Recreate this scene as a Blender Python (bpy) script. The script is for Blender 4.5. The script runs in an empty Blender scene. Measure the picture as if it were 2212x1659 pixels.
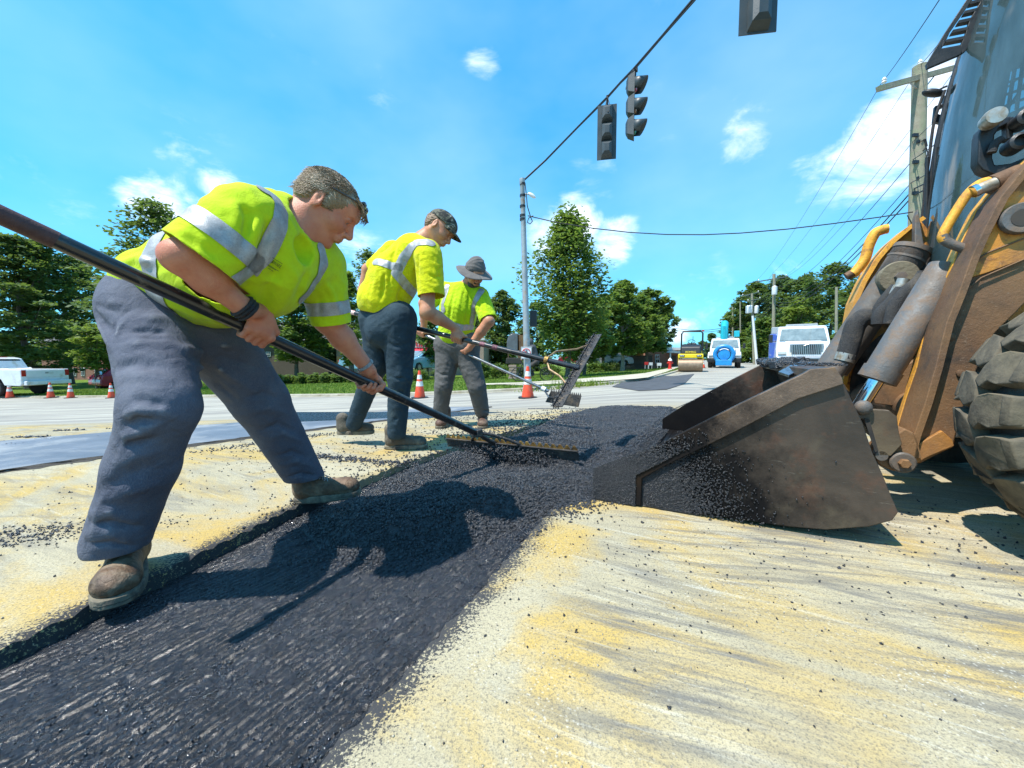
import bpy, bmesh, math, random
import numpy as np
from mathutils import Vector, Matrix
import openvdb
SC = bpy.context.scene
COL = SC.collection
rad = math.radians
rng = np.random.default_rng(7)
random.seed(7)
# ---------------------------------------------------------------- camera
FPX, CX, CY, PITCH, CAMZ = 831.0, 1106.0, 829.5, rad(3.75), 0.66
cd = bpy.data.cameras.new('camera'); cam = bpy.data.objects.new('camera', cd); COL.objects.link(cam)
cam.location = (0, 0, CAMZ); cam.rotation_euler = (rad(90) - PITCH, 0, 0)
cd.sensor_width = 36; cd.lens = 36 * FPX / 2212; cd.clip_start = 0.02; cd.clip_end = 5000
SC.camera = cam
# ---------------------------------------------------------------- light
SUN_D = Vector((-0.45, -0.26, 1.0)).normalized()      # towards the sun
sun_el = math.asin(SUN_D.z); sun_az = math.atan2(SUN_D.x, SUN_D.y)
ld = bpy.data.lights.new('sun', 'SUN'); ld.energy = 4.3; ld.angle = rad(0.53); ld.color = (1.0, 0.955, 0.88)
sun = bpy.data.objects.new('sun', ld); COL.objects.link(sun)
sun.rotation_euler = (-SUN_D).to_track_quat('-Z', 'Y').to_euler()
SC.view_settings.view_transform = 'Standard'; SC.view_settings.look = 'None'
SC.view_settings.gamma = 1; SC.view_settings.use_curve_mapping = False
SC.view_settings.exposure = 0.8
w = bpy.data.worlds.new('World'); SC.world = w; w.use_nodes = True
def N(nt, t, **kw):
    n = nt.nodes.new(t)
    for k, v in kw.items():
        if k == 'i':
            for a, b in v.items(): n.inputs[a].default_value = b
        else: setattr(n, k, v)
    return n
def L(nt, a, b): nt.links.new(a, b)
def vray(px, py):
    cx, cy = (px - CX) / FPX, -(py - CY) / FPX
    return Vector((cx, math.cos(PITCH) + cy * math.sin(PITCH), cy * math.cos(PITCH) - math.sin(PITCH)))
def build_world():
    nt = w.node_tree; nt.nodes.clear()
    out = N(nt, 'ShaderNodeOutputWorld'); bg = N(nt, 'ShaderNodeBackground'); bg.inputs[1].default_value = 0.14
    sky = N(nt, 'ShaderNodeTexSky', sky_type='NISHITA'); sky.sun_disc = False
    sky.sun_elevation = sun_el; sky.sun_rotation = sun_az; sky.altitude = 200; sky.air_density = 1.0; sky.dust_density = 0.8; sky.ozone_density = 2.2
    ga = N(nt, 'ShaderNodeGamma', i={'Gamma': .58}); L(nt, sky.outputs[0], ga.inputs[0])
    hs = N(nt, 'ShaderNodeHueSaturation', i={'Hue': 0.5, 'Saturation': 1.06, 'Value': 1.5})
    gm = mix(nt, 1.0, ga.outputs[0], (.37, 1.08, 1.50), 'MULTIPLY'); L(nt, gm, hs.inputs['Color'])
    tc = N(nt, 'ShaderNodeTexCoord')
    nz = N(nt, 'ShaderNodeTexNoise', i={'Scale': 7.0, 'Detail': 9.0, 'Roughness': 0.62, 'Distortion': 0.35})
    mp = N(nt, 'ShaderNodeMapping'); mp.inputs['Scale'].default_value = (1, 1, 1.9)
    L(nt, tc.outputs['Generated'], mp.inputs[0]); L(nt, mp.outputs[0], nz.inputs['Vector'])
    total = None
    # cloud banks: direction, angular radius, weight
    banks = [((335, 435), .085, 1.0), ((400, 445), .05, .8), ((470, 395), .055, .8), ((395, 330), .05, .5), ((350, 330), .03, .4), ((430, 320), .03, .35),
             ((1045, 135), .06, .5), ((1240, 490), .10, 1.0), ((1190, 520), .09, .8), ((1330, 520), .085, .85),
             ((1615, 300), .075, .85), ((1640, 275), .05, .6), ((1790, 385), .10, .95), ((1870, 360), .11, 1.0), ((1950, 300), .12, 1.0), ((1830, 330), .05, .7), ((1985, 200), .08, .7),
             ((1440, 300), .035, .28), ((1470, 715), .05, .9), ((1495, 705), .03, .7), ((1700, 575), .05, .5), ((20, 420), .09, .28), ((820, 200), .05, .22),
             ((1150, 600), .07, .35), ((200, 430), .05, .2), ((700, 500), .14, .2), ((150, 650), .3, .35), ((480, 250), .2, .14), ((700, 150), .25, .12), ((1500, 150), .3, .12), ((90, 330), .12, .2), ((1300, 380), .16, .22), ((760, 600), .2, .45), ((1450, 640), .2, .3)]
    for (px, py), r, wt in banks:
        d = vray(px, py).normalized()
        dp = N(nt, 'ShaderNodeVectorMath', operation='DISTANCE'); dp.inputs[1].default_value = d
        L(nt, tc.outputs['Generated'], dp.inputs[0])
        mr = N(nt, 'ShaderNodeMapRange', interpolation_type='SMOOTHERSTEP')
        mr.inputs['From Min'].default_value = r * 1.15; mr.inputs['From Max'].default_value = r * 0.1
        mr.inputs['To Min'].default_value = 0; mr.inputs['To Max'].default_value = wt
        L(nt, dp.outputs['Value'], mr.inputs['Value'])
        if total is None: total = mr.outputs[0]
        else:
            a = N(nt, 'ShaderNodeMath', operation='MAXIMUM'); L(nt, total, a.inputs[0]); L(nt, mr.outputs[0], a.inputs[1]); total = a.outputs[0]
    v = math_(nt, 'ADD', math_(nt, 'MULTIPLY', math_(nt, 'SUBTRACT', nz.outputs[0], .5), 3.6), math_(nt, 'MULTIPLY', total, 1.25)); v = math_(nt, 'SUBTRACT', v, .42)
    v = maprange(nt, v, 0.0, 1.3, 0, .86, True); v = math_(nt, 'MULTIPLY', v, maprange(nt, total, 0.0, .45, 0, 1, True))
    # thin high veil over the whole sky
    nv = N(nt, 'ShaderNodeTexNoise', i={'Scale': 1.6, 'Detail': 5.0, 'Roughness': 0.5}); L(nt, mp.outputs[0], nv.inputs['Vector'])
    mv = N(nt, 'ShaderNodeMapRange', i={'From Min': .42, 'From Max': .85, 'To Min': 0.0, 'To Max': .22}); L(nt, nv.outputs[0], mv.inputs['Value'])
    mx = N(nt, 'ShaderNodeMix', data_type='RGBA'); mx.inputs['B'].default_value = (6.4, 7.4, 8.4, 1)
    L(nt, mv.outputs[0], mx.inputs['Factor']); L(nt, hs.outputs[0], mx.inputs['A'])
    mc = N(nt, 'ShaderNodeMix', data_type='RGBA'); mc.inputs['B'].default_value = (6.8, 7.2, 7.7, 1)
    L(nt, v, mc.inputs['Factor']); L(nt, mx.outputs['Result'], mc.inputs['A'])
    L(nt, mc.outputs['Result'], bg.inputs[0]); L(nt, bg.outputs[0], out.inputs[0])
# PLACING
def at(px, py, y):
    r = vray(px, py); s = y / r.y
    return Vector((r.x * s, y, CAMZ + r.z * s))
def sstep(a, b, v):
    t = np.clip((np.asarray(v, float) - a) / (b - a), 0, 1); return t * t * (3 - 2 * t)
def ground_z(x, y):
    x = np.asarray(x, float); y = np.asarray(y, float)
    u = -(x - .5 * y)
    return -np.interp(u, [.8, 2, 4, 7.4, 12, 20, 31, 60], [0, .07, .21, .38, .58, .86, 1.2, 1.6]) * sstep(2.2, 8.0, y)
def gp(px, py, lift=0.0):
    r = vray(px, py); y = .3
    last = .3
    while y < 400:
        p = at(px, py, y)
        if p.z <= float(ground_z(p.x, p.y)) + lift:
            a, b = last, y
            for _ in range(24):
                m = (a + b) / 2; q = at(px, py, m)
                if q.z <= float(ground_z(q.x, q.y)) + lift: b = m
                else: a = m
            return at(px, py, b)
        last = y; y *= 1.02
    return at(px, py, 400)
def onplane(px, py, p0, n):
    r = vray(px, py); o = Vector((0, 0, CAMZ)); s = (Vector(p0) - o).dot(n) / r.dot(n)
    return o + r * s
# ---------------------------------------------------------------- objects
def tagobj(o, label=None, cat=None, group=None, kind=None):
    if label: o['label'] = label
    if cat: o['category'] = cat
    if group: o['group'] = group
    if kind: o['kind'] = kind
    return o
OFF = {}
def thing(name, label, cat, loc=(0, 0, 0), group=None):
    o = bpy.data.objects.new(name, None); COL.objects.link(o); o.location = loc; o.empty_display_size = .2
    OFF[o.name] = Vector(loc)
    return tagobj(o, label, cat, group)
def link_mesh(name, me, mat=None, parent=None, smooth=False, label=None):
    o = bpy.data.objects.new(name, me); COL.objects.link(o)
    if mat is not None:
        if isinstance(mat, (list, tuple)):
            for m_ in mat: me.materials.append(m_)
        else: me.materials.append(mat)
    if parent is not None:
        o.parent = parent; off = OFF.get(parent.name, Vector())
        OFF[o.name] = off
        if off.length > 0: me.transform(Matrix.Translation(-off))
    if smooth: me.shade_smooth()
    if label: o['label'] = label
    return o
def np_mesh(name, V, F):
    me = bpy.data.meshes.new(name); V = np.asarray(V, np.float32); F = np.asarray(F, np.int32)
    n, k = F.shape
    me.vertices.add(len(V)); me.vertices.foreach_set('co', V.ravel())
    me.loops.add(n * k); me.loops.foreach_set('vertex_index', F.ravel())
    me.polygons.add(n); me.polygons.foreach_set('loop_start', np.arange(0, n * k, k, dtype=np.int32))
    me.update(calc_edges=True); return me
def frame(d, up=(0, 0, 1)):
    d = Vector(d).normalized(); u = Vector(up)
    if abs(d.dot(u.normalized())) > .98: u = Vector((1, 0, 0))
    s = d.cross(u).normalized(); u = s.cross(d).normalized()
    return d, s, u
class MB:
    def __init__(s): s.v = []; s.f = []
    def add(s, vs, fs):
        b = len(s.v); s.v += [tuple(v) for v in vs]; s.f += [tuple(i + b for i in f) for f in fs]; return s
    def box(s, c, d, rz=0, M=None, bev=0):
        hx, hy, hz = d[0] / 2, d[1] / 2, d[2] / 2
        vs = [Vector((x, y, z)) for x in (-hx, hx) for y in (-hy, hy) for z in (-hz, hz)]
        if M is None: M = Matrix.Rotation(rz, 3, 'Z')
        vs = [M @ v + Vector(c) for v in vs]
        return s.add(vs, [(0, 1, 3, 2), (4, 6, 7, 5), (0, 4, 5, 1), (2, 3, 7, 6), (0, 2, 6, 4), (1, 5, 7, 3)])
    def bar(s, a, b, w_, h, up=(0, 0, 1)):
        a, b = Vector(a), Vector(b); d, sd, u = frame(b - a, up)
        vs = [p + sd * (w_ / 2 * i) + u * (h / 2 * j) for p in (a, b) for i, j in ((-1, -1), (1, -1), (1, 1), (-1, 1))]
        return s.add(vs, [(0, 1, 2, 3), (7, 6, 5, 4), (0, 4, 5, 1), (1, 5, 6, 2), (2, 6, 7, 3), (3, 7, 4, 0)])
    def tube(s, pts, r, n=10, cap=True, closed=False, sq=1.0):
        pts = [Vector(p) for p in pts]; m = len(pts)
        rr = r if isinstance(r, (list, tuple)) else [r] * m
        vs = []; u = None
        for i, p in enumerate(pts):
            if closed: d = pts[(i + 1) % m] - pts[i - 1]
            else: d = pts[min(i + 1, m - 1)] - pts[max(i - 1, 0)]
            d.normalize()
            if u is None: _, sd, u = frame(d)
            else:
                u = (u - d * u.dot(d)); u.normalize(); sd = d.cross(u)
            for k in range(n):
                a = 2 * math.pi * k / n
                vs.append(p + sd * (math.cos(a) * rr[i]) + u * (math.sin(a) * rr[i] * sq))
        fs = []
        for i in range(m if closed else m - 1):
            j = (i + 1) % m
            for k in range(n): fs.append((i * n + k, i * n + (k + 1) % n, j * n + (k + 1) % n, j * n + k))
        if cap and not closed:
            fs.append(tuple(range(n - 1, -1, -1))); fs.append(tuple((m - 1) * n + k for k in range(n)))
        return s.add(vs, fs)
    def cyl(s, a, b, r, n=16, r2=None): return s.tube([a, b], [r, r if r2 is None else r2], n)
    def lathe(s, prof, c, axis=(0, 0, 1), n=24):
        d, sd, u = frame(axis); c = Vector(c); vs = []
        for (r, h) in prof:
            for k in range(n):
                a = 2 * math.pi * k / n; vs.append(c + d * h + sd * (math.cos(a) * r) + u * (math.sin(a) * r))
        fs = [(i * n + k, i * n + (k + 1) % n, (i + 1) * n + (k + 1) % n, (i + 1) * n + k) for i in range(len(prof) - 1) for k in range(n)]
        fs.append(tuple(range(n - 1, -1, -1))); fs.append(tuple((len(prof) - 1) * n + k for k in range(n)))
        return s.add(vs, fs)
    def prism(s, poly, off):
        n = len(poly); off = Vector(off); vs = [Vector(p) for p in poly] + [Vector(p) + off for p in poly]
        fs = [tuple(range(n - 1, -1, -1)), tuple(range(n, 2 * n))] + [(i, (i + 1) % n, n + (i + 1) % n, n + i) for i in range(n)]
        return s.add(vs, fs)
    def ball(s, c, r, n=12, m=8, R=None):
        c = Vector(c); rr = r if isinstance(r, (tuple, list)) else (r, r, r); vs = []
        for i in range(m + 1):
            t = math.pi * i / m
            for k in range(n):
                a = 2 * math.pi * k / n; v = Vector((rr[0] * math.sin(t) * math.cos(a), rr[1] * math.sin(t) * math.sin(a), rr[2] * math.cos(t)))
                vs.append(c + (R @ v if R else v))
        return s.add(vs, [(i * n + k, (i + 1) * n + k, (i + 1) * n + (k + 1) % n, i * n + (k + 1) % n) for i in range(m) for k in range(n)])
    def sheet(s, rows):
        n = len(rows[0]); vs = [p for r_ in rows for p in r_]
        return s.add(vs, [(i * n + k, i * n + k + 1, (i + 1) * n + k + 1, (i + 1) * n + k) for i in range(len(rows) - 1) for k in range(n - 1)])
    def build(s, name, mat, parent=None, smooth=False, bevel=0, label=None, seg=2, solid=0, angle=35):
        me = bpy.data.meshes.new(name); me.from_pydata([tuple(v) for v in s.v], [], s.f); me.validate()
        bm = bmesh.new(); bm.from_mesh(me); bmesh.ops.recalc_face_normals(bm, faces=bm.faces); bm.to_mesh(me); bm.free()
        o = link_mesh(name, me, mat, parent, label=label)
        if solid:
            md = o.modifiers.new('s', 'SOLIDIFY'); md.thickness = solid; md.offset = 0
        if bevel:
            md = o.modifiers.new('b', 'BEVEL'); md.width = bevel; md.segments = seg; md.limit_method = 'ANGLE'; md.angle_limit = rad(40)
            me.shade_smooth(); 
            try: md.harden_normals = True
            except Exception: pass
        elif smooth:
            me.shade_smooth()
            if angle:
                bm = bmesh.new(); bm.from_mesh(me)
                for e in bm.edges:
                    if len(e.link_faces) == 2 and e.calc_face_angle(0) > rad(angle): e.smooth = False
                bm.to_mesh(me); bm.free()
        return o
def children(o): return [c for c in bpy.data.objects if c.parent == o]
def copy_tree(o, loc=None, rz=None, label=None, sc=None):
    ch = {}
    for c in bpy.data.objects:
        if c.parent: ch.setdefault(c.parent.name, []).append(c)
    def rec(a, par):
        b = a.copy(); COL.objects.link(b)
        if par: b.parent = par
        for c in ch.get(a.name, []): rec(c, b)
        return b
    r = rec(o, None)
    if loc is not None: r.location = loc
    if rz is not None: r.rotation_euler = (0, 0, rz)
    if sc is not None: r.scale = (sc, sc, sc)
    if label: r['label'] = label
    return r
# ---------------------------------------------------------------- materials
MATS = {}
def ramp(nt, src, stops, interp='LINEAR'):
    r = N(nt, 'ShaderNodeValToRGB'); r.color_ramp.interpolation = interp
    el = r.color_ramp.elements
    while len(el) < len(stops): el.new(.5)
    for e, (p, c) in zip(el, stops): e.position = p; e.color = (*c, 1) if len(c) == 3 else c
    L(nt, src, r.inputs[0]); return r.outputs[0]
def mix(nt, f, a, b, mode='MIX'):
    m = N(nt, 'ShaderNodeMix', data_type='RGBA', blend_type=mode)
    for k, v in (('Factor', f), ('A', a), ('B', b)):
        if hasattr(v, 'links'): L(nt, v, m.inputs[k])
        elif isinstance(v, (int, float)): m.inputs[k].default_value = v
        else: m.inputs[k].default_value = (*v, 1) if len(v) == 3 else v
    return m.outputs['Result']
def noise(nt, vec, scale, detail=4, rough=.55, dist=0):
    n = N(nt, 'ShaderNodeTexNoise', i={'Scale': scale, 'Detail': detail, 'Roughness': rough, 'Distortion': dist})
    if vec is not None: L(nt, vec, n.inputs['Vector'])
    return n.outputs[0]
def maprange(nt, src, a, b, c=0., d=1., smooth=False):
    m = N(nt, 'ShaderNodeMapRange', i={'From Min': a, 'From Max': b, 'To Min': c, 'To Max': d})
    if smooth: m.interpolation_type = 'SMOOTHSTEP'
    L(nt, src, m.inputs['Value']); return m.outputs[0]
def math_(nt, op, a, b=None, clamp=False):
    m = N(nt, 'ShaderNodeMath', operation=op, use_clamp=clamp)
    for k, v in ((0, a), (1, b)):
        if v is None: continue
        if hasattr(v, 'links'): L(nt, v, m.inputs[k])
        else: m.inputs[k].default_value = v
    return m.outputs[0]
def newmat(name):
    m = bpy.data.materials.new(name); m.use_nodes = True; nt = m.node_tree; b = nt.nodes['Principled BSDF']; MATS[name] = m
    return m, nt, b
def bumpn(nt, b, src, strength=.5, dist=.01, prev=None):
    bp = N(nt, 'ShaderNodeBump', i={'Strength': strength, 'Distance': dist}); L(nt, src, bp.inputs['Height'])
    if prev is not None: L(nt, prev, bp.inputs['Normal'])
    L(nt, bp.outputs[0], b.inputs['Normal']); return bp.outputs[0]
def pbr(name, c, c2=None, scale=6, rough=.6, metal=0, bump=0, bscale=60, rough2=None, dirt=None, dscale=3, damt=.5, spec=.5, coat=0, sheen=0, detail=5):
    m, nt, b = newmat(name)
    tc = N(nt, 'ShaderNodeTexCoord').outputs['Object']
    if c2 is None: c2 = tuple(x * .72 for x in c)
    n1 = noise(nt, tc, scale, detail, .6)
    f = maprange(nt, n1, .35, .65)
    col = mix(nt, f, c, c2)
    if dirt:
        nd = noise(nt, tc, dscale, 6, .65, .4); fd = maprange(nt, nd, .6 - damt * .25, .68, 0, 1)
        col = mix(nt, fd, col, dirt)
        rr = maprange(nt, fd, 0, 1, rough, min(1, rough + .3)); L(nt, rr, b.inputs['Roughness'])
    else:
        L(nt, maprange(nt, n1, .3, .7, rough * .85, min(1, rough * 1.12)), b.inputs['Roughness'])
    L(nt, col, b.inputs['Base Color']); b.inputs['Metallic'].default_value = metal
    b.inputs['Specular IOR Level'].default_value = spec; b.inputs['Coat Weight'].default_value = coat
    b.inputs['Sheen Weight'].default_value = sheen
    if bump: bumpn(nt, b, noise(nt, tc, bscale, 4, .6), bump, .01)
    return m

build_world()
# ---------------------------------------------------------------- implicit-surface modeller for people
class SDF:
    """a list of soft shapes evaluated on a voxel grid and polygonised into ONE continuous mesh"""
    def __init__(s, h, k=.02): s.h = h; s.k = k; s.ops = []
    def cone(s, a, b, ra, rb=None, k=None, sub=False, flat=None, ff=1.0):
        s.ops.append(('cone', np.array(a, float), np.array(b, float), ra, ra if rb is None else rb, s.k if k is None else k, sub, flat, ff)); return s
    def chain(s, pts, rs, k=None):
        for i in range(len(pts) - 1): s.cone(pts[i], pts[i + 1], rs[i], rs[i + 1], k)
        return s
    def ell(s, c, r, R=None, k=None, sub=False):
        r = np.array(r if isinstance(r, (tuple, list)) else (r, r, r), float)
        s.ops.append(('ell', np.array(c, float), r, None if R is None else np.array(R, float), s.k if k is None else k, sub)); return s
    def stroke(s, pts, amp, sig): s.ops.append(('stroke', [np.array(p, float) for p in pts], amp, sig)); return s
    def cut(s, p, n, k=.004): s.ops.append(('cut', np.array(p, float), np.array(Vector(n).normalized(), float), k)); return s
    def fn(s, f): s.ops.append(('fn', f)); return s
    def bounds(s):
        lo, hi = np.full(3, 1e9), np.full(3, -1e9)
        for o in s.ops:
            if o[0] == 'cone' and not o[6]:
                for p, r in ((o[1], o[3]), (o[2], o[4])): lo = np.minimum(lo, p - r); hi = np.maximum(hi, p + r)
            if o[0] == 'ell' and not o[5]:
                r = o[2] if o[3] is None else np.full(3, o[2].max()); lo = np.minimum(lo, o[1] - r); hi = np.maximum(hi, o[1] + r)
        return lo - .03, hi + .03
    def evaluate(s, lo, hi):
        h = s.h; i0 = np.floor(lo / h).astype(int); i1 = np.ceil(hi / h).astype(int) + 1
        sh = i1 - i0; big = .12
        A = np.full(tuple(sh), big, np.float32)
        ax = [((np.arange(sh[i]) + i0[i]) * h).astype(np.float32) for i in range(3)]
        def sub(l, u):
            sl = []
            for i in range(3):
                a = max(0, int(math.floor((l[i]) / h)) - i0[i]); b = min(sh[i], int(math.ceil(u[i] / h)) + 1 - i0[i])
                if b <= a: return None, None
                sl.append(slice(a, b))
            return tuple(sl), (ax[0][sl[0]][:, None, None], ax[1][sl[1]][None, :, None], ax[2][sl[2]][None, None, :])
        def merge(sl, D, k, subt):
            a = A[sl]
            if subt:
                D = -D
                t = np.maximum(k - np.abs(a - D), 0) / k; A[sl] = np.maximum(a, D) + t * t * k * .25
            else:
                t = np.maximum(k - np.abs(a - D), 0) / k; A[sl] = np.minimum(a, D) - t * t * k * .25
        for o in s.ops:
            if o[0] == 'cone':
                _, a, b, ra, rb, k, sb, flat, ff = o; m = max(ra, rb) * max(1, 1 / ff) + k + .03
                sl, g = sub(np.minimum(a, b) - m, np.maximum(a, b) + m)
                if sl is None: continue
                X, Y, Z = g; ba = b - a; L2 = max(float(ba @ ba), 1e-9)
                px, py, pz = X - a[0], Y - a[1], Z - a[2]
                t = np.clip((px * ba[0] + py * ba[1] + pz * ba[2]) / L2, 0, 1).astype(np.float32)
                qx, qy, qz = px - t * ba[0], py - t * ba[1], pz - t * ba[2]
                if flat is not None:
                    w_ = qx * flat[0] + qy * flat[1] + qz * flat[2]; e = (ff - 1) * w_
                    qx, qy, qz = qx + e * flat[0], qy + e * flat[1], qz + e * flat[2]
                D = np.sqrt(qx * qx + qy * qy + qz * qz) - (ra + (rb - ra) * t)
                merge(sl, D, k, sb)
            elif o[0] == 'ell':
                _, c, r, R, k, sb = o; m = r.max() + k + .03
                sl, g = sub(c - m, c + m)
                if sl is None: continue
                X, Y, Z = g[0] - c[0], g[1] - c[1], g[2] - c[2]
                if R is not None:
                    X, Y, Z = (R[0, 0] * X + R[1, 0] * Y + R[2, 0] * Z, R[0, 1] * X + R[1, 1] * Y + R[2, 1] * Z, R[0, 2] * X + R[1, 2] * Y + R[2, 2] * Z)
                q = np.sqrt((X / r[0]) ** 2 + (Y / r[1]) ** 2 + (Z / r[2]) ** 2)
                q2 = np.sqrt((X / r[0] ** 2) ** 2 + (Y / r[1] ** 2) ** 2 + (Z / r[2] ** 2) ** 2) + 1e-6
                merge(sl, q * (q - 1) / q2, k, sb)
            elif o[0] == 'stroke':
                _, pts, amp, sig = o; Q_ = np.array(pts); m = sig * 2.4
                sl, g = sub(Q_.min(0) - m, Q_.max(0) + m)
                if sl is None: continue
                X, Y, Z = g; best = None
                for i in range(len(pts) - 1):
                    a, b = pts[i], pts[i + 1]; ba = b - a; L2 = max(float(ba @ ba), 1e-9)
                    px, py, pz = X - a[0], Y - a[1], Z - a[2]
                    t = np.clip((px * ba[0] + py * ba[1] + pz * ba[2]) / L2, 0, 1)
                    d2 = (px - t * ba[0]) ** 2 + (py - t * ba[1]) ** 2 + (pz - t * ba[2]) ** 2; T = (i + t) / (len(pts) - 1)
                    if best is None: best, TT = d2, T
                    else: k_ = d2 < best; TT = np.where(k_, T, TT); best = np.where(k_, d2, best)
                A[sl] -= (amp * np.exp(-best / (sig * sig)) * np.clip(np.minimum(TT, 1 - TT) * 3.2, 0.0, 1.0)).astype(np.float32)
            elif o[0] == 'cut':
                _, p, n, k = o
                D = ((ax[0][:, None, None] - p[0]) * n[0] + (ax[1][None, :, None] - p[1]) * n[1] + (ax[2][None, None, :] - p[2]) * n[2]).astype(np.float32)
                np.maximum(A, D, out=A)
            elif o[0] == 'fn':
                A += o[1](ax[0][:, None, None], ax[1][None, :, None], ax[2][None, None, :]).astype(np.float32)
        return A, i0
    def surf(s, px, py, field=None):
        """first point of the surface on the line of sight of a photo pixel"""
        A, i0 = s.cache; h = s.h; r = vray(px, py); r = np.array(r) / r.length
        ts = np.arange(.3, 6, h * .8); P = np.array((0, 0, CAMZ)) + ts[:, None] * r
        I = np.round(P / h).astype(int) - i0; ok = ((I >= 0) & (I < np.array(A.shape))).all(1)
        v = np.full(len(ts), 1.0); v[ok] = A[tuple(I[ok].T)]
        j = np.argmax(v < 0)
        if v[j] >= 0: return None
        return P[j]
    def begin(s): lo, hi = s.bounds(); s.cache = s.evaluate(lo, hi); return s
    def pstroke(s, pix, amp, sig):
        pts = [s.surf(*p) for p in pix]; pts = [p for p in pts if p is not None]
        if len(pts) > 1: s.stroke(pts, amp, sig)
        return s
    def mesh(s, boxes=None, adapt=0.0):
        g = openvdb.FloatGrid(background=3 * s.h)
        if boxes is None: boxes = [s.bounds()]
        for lo, hi in boxes:
            A, i0 = s.evaluate(np.array(lo, float), np.array(hi, float))
            np.clip(A, -3 * s.h, 3 * s.h, out=A)
            g.copyFromArray(A, ijk=tuple(int(v) for v in i0), tolerance=0.0)
        g.transform = openvdb.createLinearTransform(voxelSize=s.h)
        P, T, Q = g.convertToPolygons(isovalue=0.0, adaptivity=adapt)
        P = np.asarray(P, np.float64); T = np.asarray(T).reshape(-1, 3).astype(np.int64); Q = np.asarray(Q).reshape(-1, 4).astype(np.int64)
        F = np.concatenate([T, Q[:, [0, 1, 2]], Q[:, [0, 2, 3]]]) if len(Q) else T
        # orientation: outward
        a, b, c = P[F[:, 0]], P[F[:, 1]], P[F[:, 2]]
        vol = np.einsum('ij,ij->i', a, np.cross(b, c)).sum()
        if vol < 0: F = F[:, ::-1]
        return P, F
def smooth_np(P, F, it=1, lam=.5):
    n = len(P); e = np.concatenate([F[:, [0, 1]], F[:, [1, 2]], F[:, [2, 0]]]); e = np.concatenate([e, e[:, ::-1]])
    deg = np.bincount(e[:, 0], minlength=n).astype(float)[:, None]; deg[deg == 0] = 1
    for _ in range(it):
        S = np.stack([np.bincount(e[:, 0], weights=P[e[:, 1], i], minlength=n) for i in range(3)], 1)
        P = P + lam * (S / deg - P)
    return P
def vnormals(P, F):
    fn = np.cross(P[F[:, 1]] - P[F[:, 0]], P[F[:, 2]] - P[F[:, 0]]); N_ = np.zeros_like(P)
    for i in range(3):
        for c in range(3): N_[:, c] += np.bincount(F[:, i], weights=fn[:, c], minlength=len(P))
    return N_ / (np.linalg.norm(N_, axis=1, keepdims=True) + 1e-12)
def clip(P, F, f):
    """part of the triangle mesh where field f < 0, cut cleanly along f = 0"""
    s = f[F] < 0; c = s.sum(1); keep = F[c == 3]; newP = []; newF = []; base = len(P); cache = {}
    def ip(i, j):
        k = (min(i, j), max(i, j))
        if k not in cache:
            t = f[i] / (f[i] - f[j]); newP.append(P[i] + t * (P[j] - P[i])); cache[k] = base + len(newP) - 1
        return cache[k]
    for tri, sg in zip(F[(c == 1) | (c == 2)], s[(c == 1) | (c == 2)]):
        tri = [int(x) for x in tri]
        if sg.sum() == 1:
            i = int(np.argmax(sg)); a, b, d = tri[i], tri[(i + 1) % 3], tri[(i + 2) % 3]; newF.append((a, ip(a, b), ip(a, d)))
        else:
            i = int(np.argmin(sg)); a, b, d = tri[i], tri[(i + 1) % 3], tri[(i + 2) % 3]
            x, y = ip(a, b), ip(a, d); newF += [(x, b, d), (x, d, y)]
    P2 = np.concatenate([P, np.array(newP)]) if newP else P
    F2 = np.concatenate([keep, np.array(newF, int).reshape(-1, 3)])
    if len(F2) == 0: return P2[:0], F2
    u, inv = np.unique(F2, return_inverse=True)
    return P2[u], inv.reshape(-1, 3)
def seg_dist(P, pts):
    D = np.full(len(P), 9.)
    for a, b in zip(pts[:-1], pts[1:]):
        a, b = np.array(a, float), np.array(b, float); ba = b - a; t = np.clip(((P - a) @ ba) / max(ba @ ba, 1e-9), 0, 1)
        D = np.minimum(D, np.linalg.norm(P - a - t[:, None] * ba, axis=1))
    return D
def patch(name, P, F, Nn, fields, mat, parent, lift=.003):
    """a layer of cloth lying on a garment where every field is negative"""
    m = (np.max(np.stack(fields), 0) if len(fields) > 1 else fields[0])
    near = (m[F] < .03).any(1); FF = F[near]
    u, inv = np.unique(FF, return_inverse=True); FF = inv.reshape(-1, 3)
    p2, f2 = clip(P[u] + Nn[u] * lift, FF, m[u])
    if len(f2) == 0: return None
    return link_mesh(name, np_mesh(name, p2, f2), mat, parent, smooth=True)
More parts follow.
